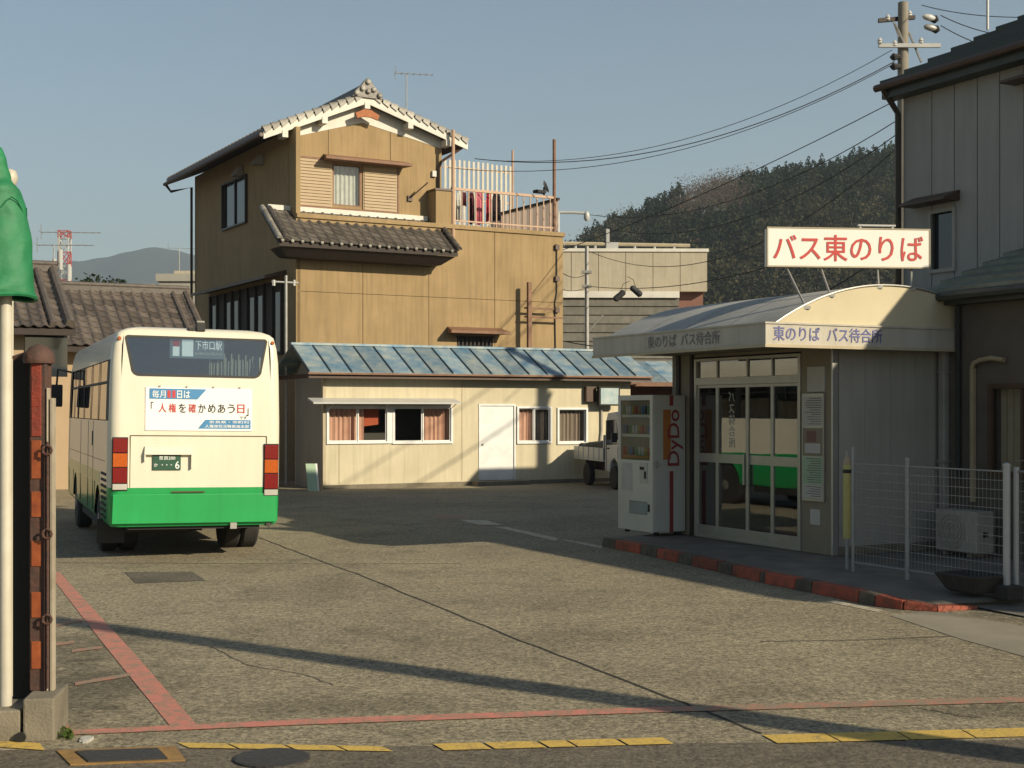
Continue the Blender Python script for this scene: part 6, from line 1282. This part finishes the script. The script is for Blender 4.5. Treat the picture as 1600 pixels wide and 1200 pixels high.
# rear window
yw = lambda z: .045 + (z - 2.215) * .092 if z < 2.45 else .0666 + (z - 2.45) * .0925
def rp(x, z, o=0.0): return (x, yw(z) - o, z)
zb0, zb1 = 2.25, 2.745; xb, xt = .795, .865
def trap(inset=0.0, n=5, rb=.10, rt=.035):
    c4 = [(-xb + inset, zb0 + inset, rb, math.pi), (xb - inset, zb0 + inset, rb, 1.5 * math.pi), (xt - inset, zb1 - inset, rt, 0), (-xt + inset, zb1 - inset, rt, .5 * math.pi)]
    out = []
    for x, z, r_, a0 in c4:
        sx, sz = (1 if x < 0 else -1), (1 if z < 2.4 else -1)
        for i in range(n + 1): a = a0 + math.pi / 2 * i / n; out.append((x + sx * r_ + r_ * math.cos(a), z + sz * r_ + r_ * math.sin(a)))
    return out
tr = trap(); n = len(tr); hb0 = (LV[5][1] - LV[5][3]) * XF[-1]; ht0 = (LV[8][1] - LV[8][3]) * XF[-1]
cc = (0, 2.49)
def to_outer(x, z):
    dx, dz = x - cc[0], z - cc[1]; best = 9e9
    for (zz) in (2.215, 2.76):
        if (zz - cc[1]) * dz > 0: best = min(best, (zz - cc[1]) / dz)
    # slanted sides
    for s_ in (-1, 1):
        if dx * s_ > 0:
            m_ = (ht0 - hb0) / (2.76 - 2.215); t_ = (s_ * (hb0 + m_ * (cc[1] - 2.215)) - cc[0]) / (dx - s_ * m_ * dz)
            if t_ > 0: best = min(best, t_)
    return (cc[0] + dx * best, cc[1] + dz * best)
out = [to_outer(*p) for p in tr]
# snap nearest samples to the four corners
for cx_, cz_ in ((-hb0, 2.215), (hb0, 2.215), (ht0, 2.76), (-ht0, 2.76)):
    k = min(range(n), key=lambda i: (out[i][0] - cx_) ** 2 + (out[i][1] - cz_) ** 2); out[k] = (cx_, cz_)
mb = MB(); mb.ring([rp(*p) for p in out], [rp(*p) for p in tr]); mb.build('rear_window_surround', M['bus_cream'], bus)
t2 = trap(.028, rb=.08, rt=.02); mb = MB(); mb.ring([rp(*p, .008) for p in tr], [rp(*p, .008) for p in t2]); mb.ring([rp(*p, .008) for p in tr], [rp(*p, -.02) for p in tr]); mb.build('rear_window_seal', M['black'], bus)
mb = MB(); mb.q(*[rp(*p, .002) for p in t2]); mb.build('rear_window_glass', M['busglass'], bus)
# side windows and windscreen
for s_ in (-1, 1):
    for (p, q) in WINS:
        if s_ < 0 and p == 5.07: pass
        mb = MB(); mb.q((s_ * 1.032, p, 1.71), (s_ * 1.032, q, 1.71), (s_ * 1.012, q, 2.44), (s_ * 1.012, p, 2.44)); mb.build('side_window', M['sideglass'], bus)
        mb = MB(); mb.box(min(s_ * 1.02, s_ * 1.035), max(s_ * 1.02, s_ * 1.035), p, q, 2.16, 2.19); mb.build('window_bar', M['black'], bus)
mb = MB(); wf_ = [(f * .905, YF[z] - .01, z) for z in (1.2, 2.62) for f in (-1, 1)]; mb.q((-.90, 6.985, 1.21), (.90, 6.985, 1.21), (.90, 6.75, 2.60), (-.90, 6.75, 2.60)); mb.build('windscreen', M['busglass'], bus)
# door line on the left side
# rear details
def bz(px, py): return FB.hit(px, py, 0)
def brect(x0, x1, y0, y1, th=.012, y=0.0):
    a, _ = bz(x0, 700); b, _ = bz(x1, 700); _, z0 = bz((x0 + x1) / 2, y1); _, z1 = bz((x0 + x1) / 2, y0); return a, b, z0, z1
def yrr(z): return 0 if z < 1.2 else .012 * (z - 1.2) / .5 if z < 1.7 else .012 + .033 * (z - 1.7) / .515
a, b, z0, z1 = brect(224, 391, 606, 673)
mb = MB(); mb.hexa([(a, -.012 + yrr(z0), z0), (b, -.012 + yrr(z0), z0), (b, yrr(z0) - .001, z0), (a, yrr(z0) - .001, z0)], [(a, -.012 + yrr(z1), z1), (b, -.012 + yrr(z1), z1), (b, yrr(z1) - .001, z1), (a, yrr(z1) - .001, z1)])
ad = mb.build('advert_panel', M['ad_white'], bus)
W_, H_ = b - a, z1 - z0
def ap(u, v, o=.017): z = z0 + H_ * v; return (a + W_ * u, yrr(z) - o, z)
def apoly(name, pts, m, o=.0145): mb = MB(); mb.q(*[ap(u, v, o) for u, v in pts]); mb.build(name, m, ad)
apoly('blue_header', [(.035, .73), (.48, .73), (.565, .97), (.035, .97)], M['ad_blue']); apoly('blue_footer', [(.485, .05), (.985, .05), (.985, .26), (.555, .26)], M['ad_blue'])
def atext(nm, s, m, u0, u1, v0, v1, bold=.02): return lettering(nm, s, m, ad, (u0, u1, v0, v1), lambda u, v: ap(u, v), bold)
atext('header_text', '毎月', M['ad_white'], .06, .185, .755, .93, 0); atext('header_number', '1', M['red_ink'], .20, .23, .76, .93, .05); atext('header_number', '1', M['red_ink'], .245, .275, .76, .93, .05); atext('header_text', '日は', M['ad_white'], .29, .41, .75, .93, .03)
cs_ = '「人権を確かめあう日」'; mred = {1, 2, 4, 9}; n_ = len(cs_); u = .045; wch = .90 / 10
pos = [.055 + i * .092 for i in range(n_)]
for i, ch in enumerate(cs_):
    u0, u1 = (pos[i] + .004, pos[i] + .074); v0, v1 = .42, .63
    if ch == '「': u0, u1, v0, v1 = pos[i] - .005, pos[i] + .018, .50, .66
    if ch == '」': u0, u1, v0, v1 = pos[i] - .003, pos[i] + .020, .36, .54
    atext('slogan_character', ch, M['red_ink'] if i in mred else M['ink'], u0 - .03 * (i > 0), u1 - .03 * (i > 0), v0, v1, .028)
atext('slogan_end', 'です', M['ink'], .88, .95, .28, .35, .02)
atext('footer_text', '奈良県・市町村', M['ad_white'], .59, .97, .175, .24, .02); atext('footer_text', '人権啓発活動推進本部', M['ad_white'], .55, .97, .07, .145, .02)
for u_ in (.13, .38, .63, .88): mb = MB(); mb.lathe([(0, .014), (.008, .012)], ap(u_, 1.02, .014), (0, -1, 0), 8); mb.build('panel_bolt', M['steel'], ad)
# engine door lines, plate, hood, lamps, bumper
a1, b1, e0, e1 = brect(201, 414, 681, 778)
mb = MB()
for p, q, r_, s_ in ((a1, b1, e1 - .004, e1 + .004), (a1 - .004, a1 + .004, .90, e1), (b1 - .004, b1 + .004, .90, e1)): mb.box(p, q, -.0025, .002, r_, s_)
mb.build('engine_door_gap', M['seam'], bus)
mb = MB(); h0, h1, h2, h3 = brect(222, 298, 699, 711); mb.hexa([(h0, -.06, h2), (h1, -.06, h2), (h1, -.001, h2), (h0, -.001, h2)], [(h0 + .01, -.02, h3), (h1 - .01, -.02, h3), (h1 - .01, -.001, h3 + .01), (h0 + .01, -.001, h3 + .01)]); mb.box(h1 - .02, h1, -.05, -.001, h2 - .17, h2).box(h0, h0 + .02, -.05, -.001, h2 - .08, h2); mb.build('plate_hood', M['bus_cream'], bus, bevel=.004)
p0, p1, p2_, p3_ = brect(236, 280, 711, 735); mb = MB(); mb.box(p0, p1, -.02, -.003, p2_, p3_); npl = mb.build('number_plate', M['plate'], bus, bevel=.003)
pl = lambda u, v: (p0 + (p1 - p0) * u, -.0215, p2_ + (p3_ - p2_) * v)
lettering('plate_text', '奈良200', M['ad_white'], npl, (.22, .80, .66, .92), pl, .02); lettering('plate_text', 'か', M['ad_white'], npl, (.05, .18, .22, .44), pl, .02)
lettering('plate_text', '・・・', M['ad_white'], npl, (.32, .68, .30, .38), pl, .03); lettering('plate_text', '6', M['ad_white'], npl, (.80, .95, .08, .58), pl, .02)
for (x0, x1, y0, y1) in ((173, 196, 686, 767), (416, 438, 693, 772)):
    q0, q1, q2, q3 = brect(x0, x1, y0, y1); q0, q1 = (max(q0, -1.0), max(q0, -1.0) + .17) if x0 < 300 else (min(q1, 1.0) - .17, min(q1, 1.0))
    mb = MB(); mb.box(q0 - .008, q1 + .008, -.018, -.001, q2 - .01, q3 + .01); lh = mb.build('tail_light', M['chassis'], bus, bevel=.004)
    hh_ = q3 - q2
    for v0, v1, m_, nm in ((.72, 1, 'red_lens', 'stop_lens'), (.44, .71, 'orange_lens', 'indicator_lens'), (.13, .43, 'red_lens', 'tail_lens'), (0, .12, 'clear_lens', 'reverse_lens')):
        mb = MB(); mb.box(q0, q1, -.034, -.016, q2 + hh_ * v0, q2 + hh_ * v1 - .004); mb.build(nm, M[m_], lh, bevel=.006)
mb = MB(); mb.hexa([(-1.0, -.012, .46), (1.0, -.012, .46), (1.0, .0, .46), (-1.0, .0, .46)], [(-.99, -.018, .815), (.99, -.018, .815), (.99, .0, .82), (-.99, .0, .82)]); mb.build('rear_bumper', M['bus_green'], bus, bevel=.01)
mb = MB(); mb.box(-.3, .1, -.021, -.018, .835, .85); mb.build('engine_door_handle', M['seam'], bus)
for x in (-.93, .93):
    mb = MB(); mb.lathe([(0, .025), (.02, .018)], (x, yw(2.7) - .002, 2.70), (0, -1, 0), 10); mb.build('marker_lamp', M['orange_lens'], bus)
# rear camera and vent on the roof edge
cxr, czr = bz(312, 500); mb = MB(); mb.box(cxr - .06, cxr + .05, .12, .22, 2.82, 2.93); mb.box(cxr - .16, cxr - .07, .14, .25, 2.82, 2.86); mb.build('rear_camera', M['black'], bus, bevel=.01)
mb = MB(); mb.box(cxr - .05, cxr + .04, .13, .21, 2.93, 2.95); mb.build('camera_cap', M['pvc'], bus)
mb = MB(); mb.box(-.5, .5, 2.4, 4.2, 2.85, 2.93); mb.build('roof_unit', M['bus_cream'], bus, bevel=.03)
# left side panel lines, flaps, grille
mb = MB()
for y in (2.2, 3.0, 4.3): mb.box(-1.0435, -1.03, y, y + .008, .5, 1.68)
mb.box(-1.0435, -1.03, .5, 6.5, 1.195, 1.20); mb.build('side_panel_gap', M['seam'], bus)
for k in range(8): mb = MB(); mb.box(-1.05, -1.03, .35, .95, .50 + k * .075, .53 + k * .075); mb.build('side_grille_bar', M['chassis'], bus)
mb = MB(); mb.box(-1.045, -1.03, 2.3, 2.38, 1.35, 1.55); mb.build('fuel_flap', M['chassis'], bus)
# exhaust, underbody, axle, mud flaps
mb = MB(); mb.box(-.8, .8, .10, 6.9, .38, .50).box(-.75, .05, .6, 1.3, .30, .38).box(-.30, .30, 1.40, 1.60, .25, .45); mb.box(-.98, .98, 2.2, 4.6, .30, .42); mb.build('chassis', M['chassis'], bus)
mb = MB(); mb.cyl((.90, .02, .43), (.90, .5, .43), .035, 10); mb.build('exhaust_pipe', M['iron'], bus)
mb = MB(); mb.box(.42, .5, .0, .04, .38, .46); mb.build('tow_hook', M['steel'], bus)
ti = MB().lathe([(-.11, .16), (-.11, .36), (-.08, .395), (.08, .395), (.11, .36), (.11, .16)], (0, 0, 0), (1, 0, 0), 28).mesh('tyre', 40); ti.materials.append(M['tyre'])
ri = MB().lathe([(-.06, .21), (-.02, .20), (.0, .10), (.03, .10), (.04, .03)], (0, 0, 0), (1, 0, 0), 20).mesh('rim', 40); ri.materials.append(M['rim'])
for y in (1.50, 5.35):
    for s_ in (-1, 1):
        for k in range(2 if y < 2 else 1):
            o = inst(ti, 'tyre', bus, (s_ * (.90 - .24 * k), y, .395)); r_ = inst(ri, 'rim', o, (s_ * .09, 0, 0), (0, 0, 0 if s_ > 0 else math.pi))
for s_ in (-1,): mb = MB(); mb.box(s_ * .88 - .20, s_ * .88 + .14, 1.03, 1.045, .14, .45); mb.build('mud_flap', M['black'], bus)
def lit(m, e):
    b = next(x for x in m.node_tree.nodes if x.type == 'BSDF_PRINCIPLED'); b.inputs['Emission Color'].default_value = (.8, .95, 1, 1); b.inputs['Emission Strength'].default_value = e; return m
# interior: floor, seats, rear curtains, destination screen, driver bulkhead
mb = MB(); mb.box(-.98, .98, .2, 6.7, .92, .95); mb.build('floor', M['chassis'], bus)
seat = MB().box(-.22, .22, 0, .45, .95, 1.38).box(-.22, .22, -.06, .04, 1.3, 2.05); sm_ = seat.mesh('seat'); sm_.materials.append(mat('seat moquette', (.05, .07, .13), rough=.95))
for y in (.45, 1.35, 2.15, 2.95, 3.75, 4.55):
    for x in (-.74, -.28, .28, .74): 
        if y < 1 or abs(x) > .5: inst(sm_, 'seat', bus, (x, y, 0))
cw = MB(); xa_, za_ = bz(325, 575); xb_, zb_ = bz(415, 575); n = 40
for i in range(n):
    f0, f1 = i / n, (i + 1) / n
    if (i * 7) % 5 < 2: continue
    hgt = 2.50 + .06 * math.sin(i * 1.3); cw.q((xa_ + (xb_ - xa_) * f0, .20 + .02 * math.sin(i * 2), 2.0), (xa_ + (xb_ - xa_) * f1, .20 + .02 * math.sin(i * 2 + 2), 2.0), (xa_ + (xb_ - xa_) * f1 , .22, hgt), (xa_ + (xb_ - xa_) * f0, .22, hgt))
cw.build('rear_curtain', mat('pale green curtain', (.42, .46, .36), rough=.9), bus)
d0, _ = bz(266, 540); d1, _ = bz(346, 540); _, dz0 = bz(306, 557); _, dz1 = bz(306, 529)
mb = MB(); mb.box(d0 - .02, d1 + .02, .135, .17, dz0 - .02, dz1 + .015); dsn = mb.build('destination_screen', lit(mat('destination film', (.10, .16, .22), rough=.5), .05), bus)
dp = lambda u, v: (d0 + (d1 - d0) * u, .131, dz0 + (dz1 - dz0) * v)
mb = MB(); mb.q(dp(.02, .02), dp(.15, .02), dp(.15, .55), dp(.02, .55)); mb.q(dp(.2, .02), dp(.42, .02), dp(.42, .95), dp(.2, .95)); mb.build('route_symbol', lit(mat('route symbol white', (.8, .85, .8), rough=.5), .35), dsn)
mb = MB(); mb.q(*[dp(.085 + .075 * math.cos(a_ * math.pi / 5), .75 + .2 * math.sin(a_ * math.pi / 5)) for a_ in range(10)]); mb.build('route_circle', M['red_ink'], dsn)
lettering('destination_text', '下市口駅', lit(mat('destination white', (.9, .93, .9), rough=.5), .35), dsn, (.46, .99, .40, .95), dp, .03)
lettering('destination_subtext', 'SHIMOICHIGUCHI', mat('destination white two', (.8, .85, .85), rough=.5), dsn, (.46, .99, .12, .26), dp, .02)
# mirrors at the front
for s_, pts in ((-1, [(-1.0, 6.75, 2.45), (-1.22, 6.95, 2.5), (-1.24, 6.98, 2.2)]), (1, [(1.0, 6.75, 2.45), (1.2, 6.95, 2.5), (1.22, 6.98, 2.2)])):
    mb = MB(); mb.tube(pts, .018, 6); ma = mb.build('mirror_arm', M['black'], bus)
    mb = MB(); x, y, z = pts[-1]; mb.box(x - .10, x + .10, y - .03, y + .05, z - .32, z + .05); mb.build('mirror', M['black'], bus, bevel=.02)

# ================================================================== little white truck
r0 = G(915, 758); FK = Fr(r0[0], r0[1], .26, -.966)      # x forward, y to the truck's left
kt = thing('small_truck', 'small white pickup truck half hidden behind the vending machine', 'truck', FK)
# wheelbase 1.9, visible side is local -y
Wd = 1.40; yv = 0.0
mb = MB()
prof = [(1.35, .42), (1.35, .95), (1.42, 1.55), (1.55, 1.77), (2.15, 1.80), (2.40, 1.68), (2.62, 1.10), (2.68, .95), (2.68, .40), (2.30, .38), (2.22, .62), (2.0, .72), (1.78, .62), (1.70, .38)]
def side(yy): return [(x, yy, z) for x, z in prof]
wh = [(1.50, 1.02), (1.52, 1.60), (2.14, 1.62), (2.44, 1.06)]
mb.prism([(x, .03, z) for x, z in prof], (0, Wd - .06, 0))
cab = mb.build('cab', M['truck'], kt, bevel=.03)
for yy, o in ((.028, -1), (Wd - .028, 1)):
    mb = MB(); mb.q(*[(x, yy + o * .004, z) for x, z in wh]); mb.build('side_window', M['darkglass'], kt)
mb = MB(); mb.q((2.66, .15, 1.08), (2.66, Wd - .15, 1.08), (2.43, Wd - .2, 1.62), (2.43, .2, 1.62)); mb.build('windscreen', M['darkglass'], kt)
mb = MB(); mb.box(1.47, 1.478, .018, .03, .45, 1.6).box(2.30, 2.308, .018, .03, .72, 1.0); mb.build('door_gap', M['seam'], kt)
mb = MB(); mb.box(1.55, 1.68, .005, .03, .93, .96); mb.build('door_handle', M['black'], kt)
mb = MB(); mb.box(2.38, 2.46, -.18, -.04, 1.10, 1.32).box(2.40, 2.43, -.05, .04, 1.18, 1.21); mb.build('mirror', M['black'], kt, bevel=.01)
mb = MB(); mb.box(-.95, 1.30, .0, Wd, .62, .68).box(-.95, 1.30, 0, .04, .68, .94).box(-.95, 1.30, Wd - .04, Wd, .68, .94).box(-.95, -.91, .04, Wd - .04, .68, .94); mb.build('load_bed', M['truck'], kt, bevel=.008)
for x in (-.6, -.2, .2, .6, 1.0): mb = MB(); mb.box(x, x + .03, -.012, 0, .66, .94); mb.build('bed_rib', M['truck'], kt)
mb = MB(); mb.box(1.27, 1.31, .02, Wd - .02, .94, 1.25); mb.build('headboard', M['truck'], kt)
mb = MB(); n = 10
for i in range(n):
    for j in range(4):
        f = lambda i, j: (-.85 + 2.1 * i / n, .1 + (Wd - .2) * j / 4, .94 + (.10 + .16 * i / n) * math.sin(math.pi * min(max(j / 4, .15), .85)) + .03 * math.sin(i * 2.1 + j))
        mb.q(f(i, j), f(i + 1, j), f(i + 1, j + 1), f(i, j + 1))
for i in range(n): f0, f1 = -.85 + 2.1 * i / n, -.85 + 2.1 * (i + 1) / n; mb.q((f0, .1, .68), (f1, .1, .68), (f1, .1, .94 + (.10 + .16 * (i + 1) / n) * .45 + .03 * math.sin((i + 1) * 2.1)), (f0, .1, .94 + (.10 + .16 * i / n) * .45 + .03 * math.sin(i * 2.1)))
single(mb, 'load_tarpaulin', M['tarp_grey'], 'olive tarpaulin heaped in the bed of the white truck', 'tarpaulin', FK, smooth=60)
mb = MB(); mb.box(-.9, 2.5, .3, Wd - .3, .38, .60); mb.build('chassis', M['chassis'], kt)
tk = MB().lathe([(-.07, .13), (-.07, .255), (-.05, .275), (.05, .275), (.07, .255), (.07, .13)], (0, 0, 0), (0, 1, 0), 22).mesh('tyre', 40); tk.materials.append(M['tyre'])
rk = MB().lathe([(-.05, .15), (-.03, .14), (-.0, .10), (.03, .05)], (0, 0, 0), (0, -1, 0), 14).mesh('rim', 40); rk.materials.append(M['rim'])
for x in (0, 1.98):
    for y in (.09, Wd - .09): o = inst(tk, 'tyre', kt, (x, y, .275)); inst(rk, 'rim', o, (0, 0, 0), (0, 0, 0 if y < 1 else math.pi))

# ================================================================== left foreground: gate pillar, white pole, green tarpaulin
Zl = 7.75
bp_ = G(12, 1105, .30)
# concrete footing blocks
def fblock(L, z1, m, name, label, cat):
    pts = [G(x, y) for x, y in L]; mb = MB(); mb.hexa([(p[0], p[1], 0) for p in pts], [(p[0], p[1], z1) for p in pts]); return single(mb, name, m, label, cat, bevel=.012)
Fg = Fr(*G(85, 1160)[:2], .99, .13)     # x to the right, corner of the footing
ft = thing('gate_footing', 'low concrete footing block under the rusty gate post', 'footing', Fg)
mb = MB(); mb.box(-.17, 0, .0, .42, 0, .245); mb.build('block', M['concrete'], ft, bevel=.012)
mb = MB(); mb.box(-.9, -.185, .02, .42, 0, .18); mb.build('low_block', M['concrete'], ft, bevel=.012)
mb = MB(); mb.lathe([(0, .03), (.015, .028)], (-.18, -.002, .035), (0, -1, 0), 12); mb.build('drain_hole', M['dark'], ft)
Zq = Fg.o[1] + .12
wpx = lambda px, Z: (px - CX) / F * Z
pl_ = single(MB().cyl((0, 0, .18), (0, 0, 3.05), .034, 16), 'white_pole', M['pole_white'], 'white painted pole at the far left edge under the green tarpaulin', 'pole', Fr(wpx(9, Zq), Zq, 1, 0), smooth=40)
# gate post with orange reflectors
gpz = .245; Zg = Fg.o[1] + .20
FGt = Fr(wpx(59, Zg), Zg, 1, 0); gt = thing('gate_post', 'rusty square gate post with faded orange bands and a rounded cap', 'gate post', FGt)
def gz(py): return P(0, py, Zg)[2]
hwg = wpx(72, Zg) - wpx(59, Zg)
bands = [(548, 640, 'rusty_red'), (640, 672, 'rust_brown'), (672, 716, 'rusty_red'), (716, 768, 'rust_brown')] 
mb = MB(); mb.box(-hwg, hwg, 0, .10, gpz, gz(548)); mb.build('shaft', M['rust_brown'], gt, bevel=.006)
for y0, y1, m_ in ((556, 636, 'rusty_red'), (636, 682, 'rusty_red'), (688, 748, 'rust_orange'), (768, 808, 'rust_orange'), (845, 885, 'rust_orange'), (925, 965, 'rust_orange'), (1002, 1045, 'rust_orange')):
    mb = MB(); mb.box(-hwg * .75, hwg * .45, -.006, -.0, gz(y1), gz(y0)); mb.build('reflector_band', M[m_], gt, bevel=.003)
mb = MB(); mb.lathe([(-.02, .085), (.0, .09), (.04, .08), (.075, .05), (.09, .01)], (-.01, .05, gz(562)), (0, 0, 1), 14); mb.build('cap', M['rust_brown'], gt, smooth=50)
mb = MB(); x0 = wpx(20, Zg + .1) - FGt.o[0]; mb.box(x0, -hwg - .004, .10, .13, gpz - .08, gz(560)); mb.build('dark_panel', M['chassis'], gt)
mb = MB(); mb.cyl((x0, .115, gz(560)), (-hwg, .115, gz(548)), .02, 6); mb.build('panel_top_bar', M['rust_brown'], gt)
# folding gate leaf: pale channel, rod and rings
FGl = Fr(wpx(73, Zg), Zg - .01, 1, 0); gl = thing('folding_gate', 'folded pale steel gate bar with a rod and ring hinges beside the rusty post', 'gate', FGl)
w_ = wpx(84, Zg) - wpx(73, Zg)
mb = MB(); mb.box(w_ * .50, w_ * 1.0, 0, .05, gpz, gz(622)).box(0, w_ * .25, .0, .05, gpz, gz(606)); mb.build('channel', M['gate_pale'], gl, bevel=.004)
mb = MB(); mb.cyl((w_ * .38, -.02, gpz + .02), (w_ * .38, -.02, gz(690)), .008, 8); mb.build('rod', M['rust_brown'], gl)
for py in (703, 833, 966):
    mb = MB(); mb.tube([(w_ * .42 + .026 * math.cos(a * math.pi / 6), -.03 - .006 * (a % 2), gz(py) + .026 * math.sin(a * math.pi / 6)) for a in range(13)], .007, 6); mb.build('ring', M['rust_brown'], gl, smooth=50)
# green tarpaulin hood on a hidden sign
FTp = Fr(wpx(-40, Zq), Zq + .02, 1, 0)
tp = thing('covered_sign', 'green tarpaulin tied over a sign at the left edge', 'covered sign', FTp)
edge = [(0, 232), (6, 246), (10, 262), (14, 280), (26, 290), (32, 304), (38, 322), (42, 348), (46, 385), (48, 420), (50, 442), (52, 463)]
zz = lambda py: P(0, py, Zq)[2]
rows = []
for px, py in edge: rows.append((wpx(px, Zq) - FTp.o[0], zz(py)))
rows = [(rows[0][0] * .5, zz(228))] + rows
rr = []
for (a_, b_), (c_, d_) in zip(rows[:-1], rows[1:]):
    for k in range(4): f = k / 4; rr.append((a_ + (c_ - a_) * f, b_ + (d_ - b_) * f))
rows = rr + [rows[-1]]
ns = lambda a, b: math.sin(a * 2.3 + b * 1.1) * .5 + math.sin(a * 5.1 - b * .7 + 1) * .3 + math.sin(b * 1.9 + a) * .4
mb = MB(); n = 44; ring = []
for j, (r_, z) in enumerate(rows):
    # interpolate extra rows for folds
    ring.append([( (r_ + .007 * ns(a_ * 2, j * .5) * (j > 8)) * math.cos(a_), (r_ * .55 + .022 * ns(a_ * 3, j * .55)) * math.sin(a_), z + .012 * math.sin(3 * a_ + j * .2)) for a_ in [2 * math.pi * i / n for i in range(n)]])
for j in range(len(ring) - 1):
    for i in range(n): k = (i + 1) % n; mb.q(ring[j][i], ring[j][k], ring[j + 1][k], ring[j + 1][i])
mb.q(*ring[0]); mb.build('tarpaulin', M['green_tarp'], tp, smooth=80, weld=True)
hem = MB(); hem.tube([(x, y, z - .004) for x, y, z in ring[-1]] + [ring[-1][0]], .012, 5); hem.build('hem', M['green_tarp'], tp)
mb = MB(); mb.tube([(ring[28][i % n][0] * 1.012, ring[28][i % n][1] * 1.012 - .002, ring[28][i % n][2] - .05 * math.sin(i * .9)) for i in range(n + 1)], .004, 4); mb.build('tie_cord', M['green_tarp'], tp)
mb = MB(); mb.cyl((0, 0, .18), (0, 0, 2.5), .03, 10); mb.build('support_pole', M['pole_white'], tp)
kp_ = Fr(wpx(16, Zq + .5), Zq + .5, 1, 0)
t_ = thing('lamp_globe_post', 'pale round knob on a post peeping out behind the green tarpaulin', 'post', kp_)
mb = MB(); zk = P(0, 278, Zq + .5)[2]; mb.lathe([(-.06, .02), (-.04, .035), (0, .045), (.04, .035), (.055, .005)], (0, 0, zk), (0, 0, 1), 14); mb.build('knob', M['pole_white'], t_, smooth=60)
mb = MB(); mb.cyl((0, 0, 0), (0, 0, zk - .05), .02, 8); mb.build('post', M['pole_white'], t_)
# weeds at the foot of the footing
cs = np.array([G(90 + rng.uniform(-8, 22), 1152 + rng.uniform(-8, 5)) for _ in range(90)]); cs[:, 2] = rng.uniform(.0, .04, 90)
foliage('weeds', leafmat('weed leaves', (.06, .10, .02), (.10, .15, .03)), 'small tuft of green weeds at the foot of the concrete footing', (cs, rng.uniform(.01, .03, 90), rng.uniform(0, 1, 90)))
mb = MB()
for k in range(14):
    c_ = G(130 + rng.uniform(-10, 12), 1158 + rng.uniform(-4, 4)); s_ = rng.uniform(.008, .02); mb.box(c_[0] - s_, c_[0] + s_, c_[1] - s_, c_[1] + s_, .004, .004 + s_)
single(mb, 'litter', M['paper'], 'scattered white litter beside the concrete footing', None, kind='stuff')
# neighbour building hidden behind the grey house: its shadow covers the back of the yard
nbF = FW.sub(8.9, 3.3); nb2 = thing('hidden_neighbour_house', 'house hidden behind the grey two storey house', 'house', nbF)
mb = MB(); mb.box(0, 9, 0, 4.6, 0, 5.2); mb.build('wall', M['siding'], nb2)
mb = MB(); mb.hexa([(-.1, -.1, 5.2), (9.1, -.1, 5.2), (9.1, 4.7, 5.2), (-.1, 4.7, 5.2)], [(-.1, -.1, 5.45), (9.1, -.1, 5.45), (9.1, 4.7, 5.45), (-.1, 4.7, 5.45)]); mb.build('roof', M['greenroof'], nb2)
# ================================================================== air
hz_ = bpy.data.materials.new('air'); hz_.use_nodes = True; n = hz_.node_tree; n.nodes.clear()
o_ = n.nodes.new('ShaderNodeOutputMaterial'); v = n.nodes.new('ShaderNodeVolumePrincipled'); v.inputs['Density'].default_value = HAZE; v.inputs['Color'].default_value = (.72, .88, 1.0, 1); v.inputs['Anisotropy'].default_value = .2
n.links.new(v.outputs[0], o_.inputs['Volume'])
single(MB().box(-5000, 5000, -250, 4700, -4, 580), 'haze', hz_, 'thin blue air between here and the far mountains', None, kind='stuff')
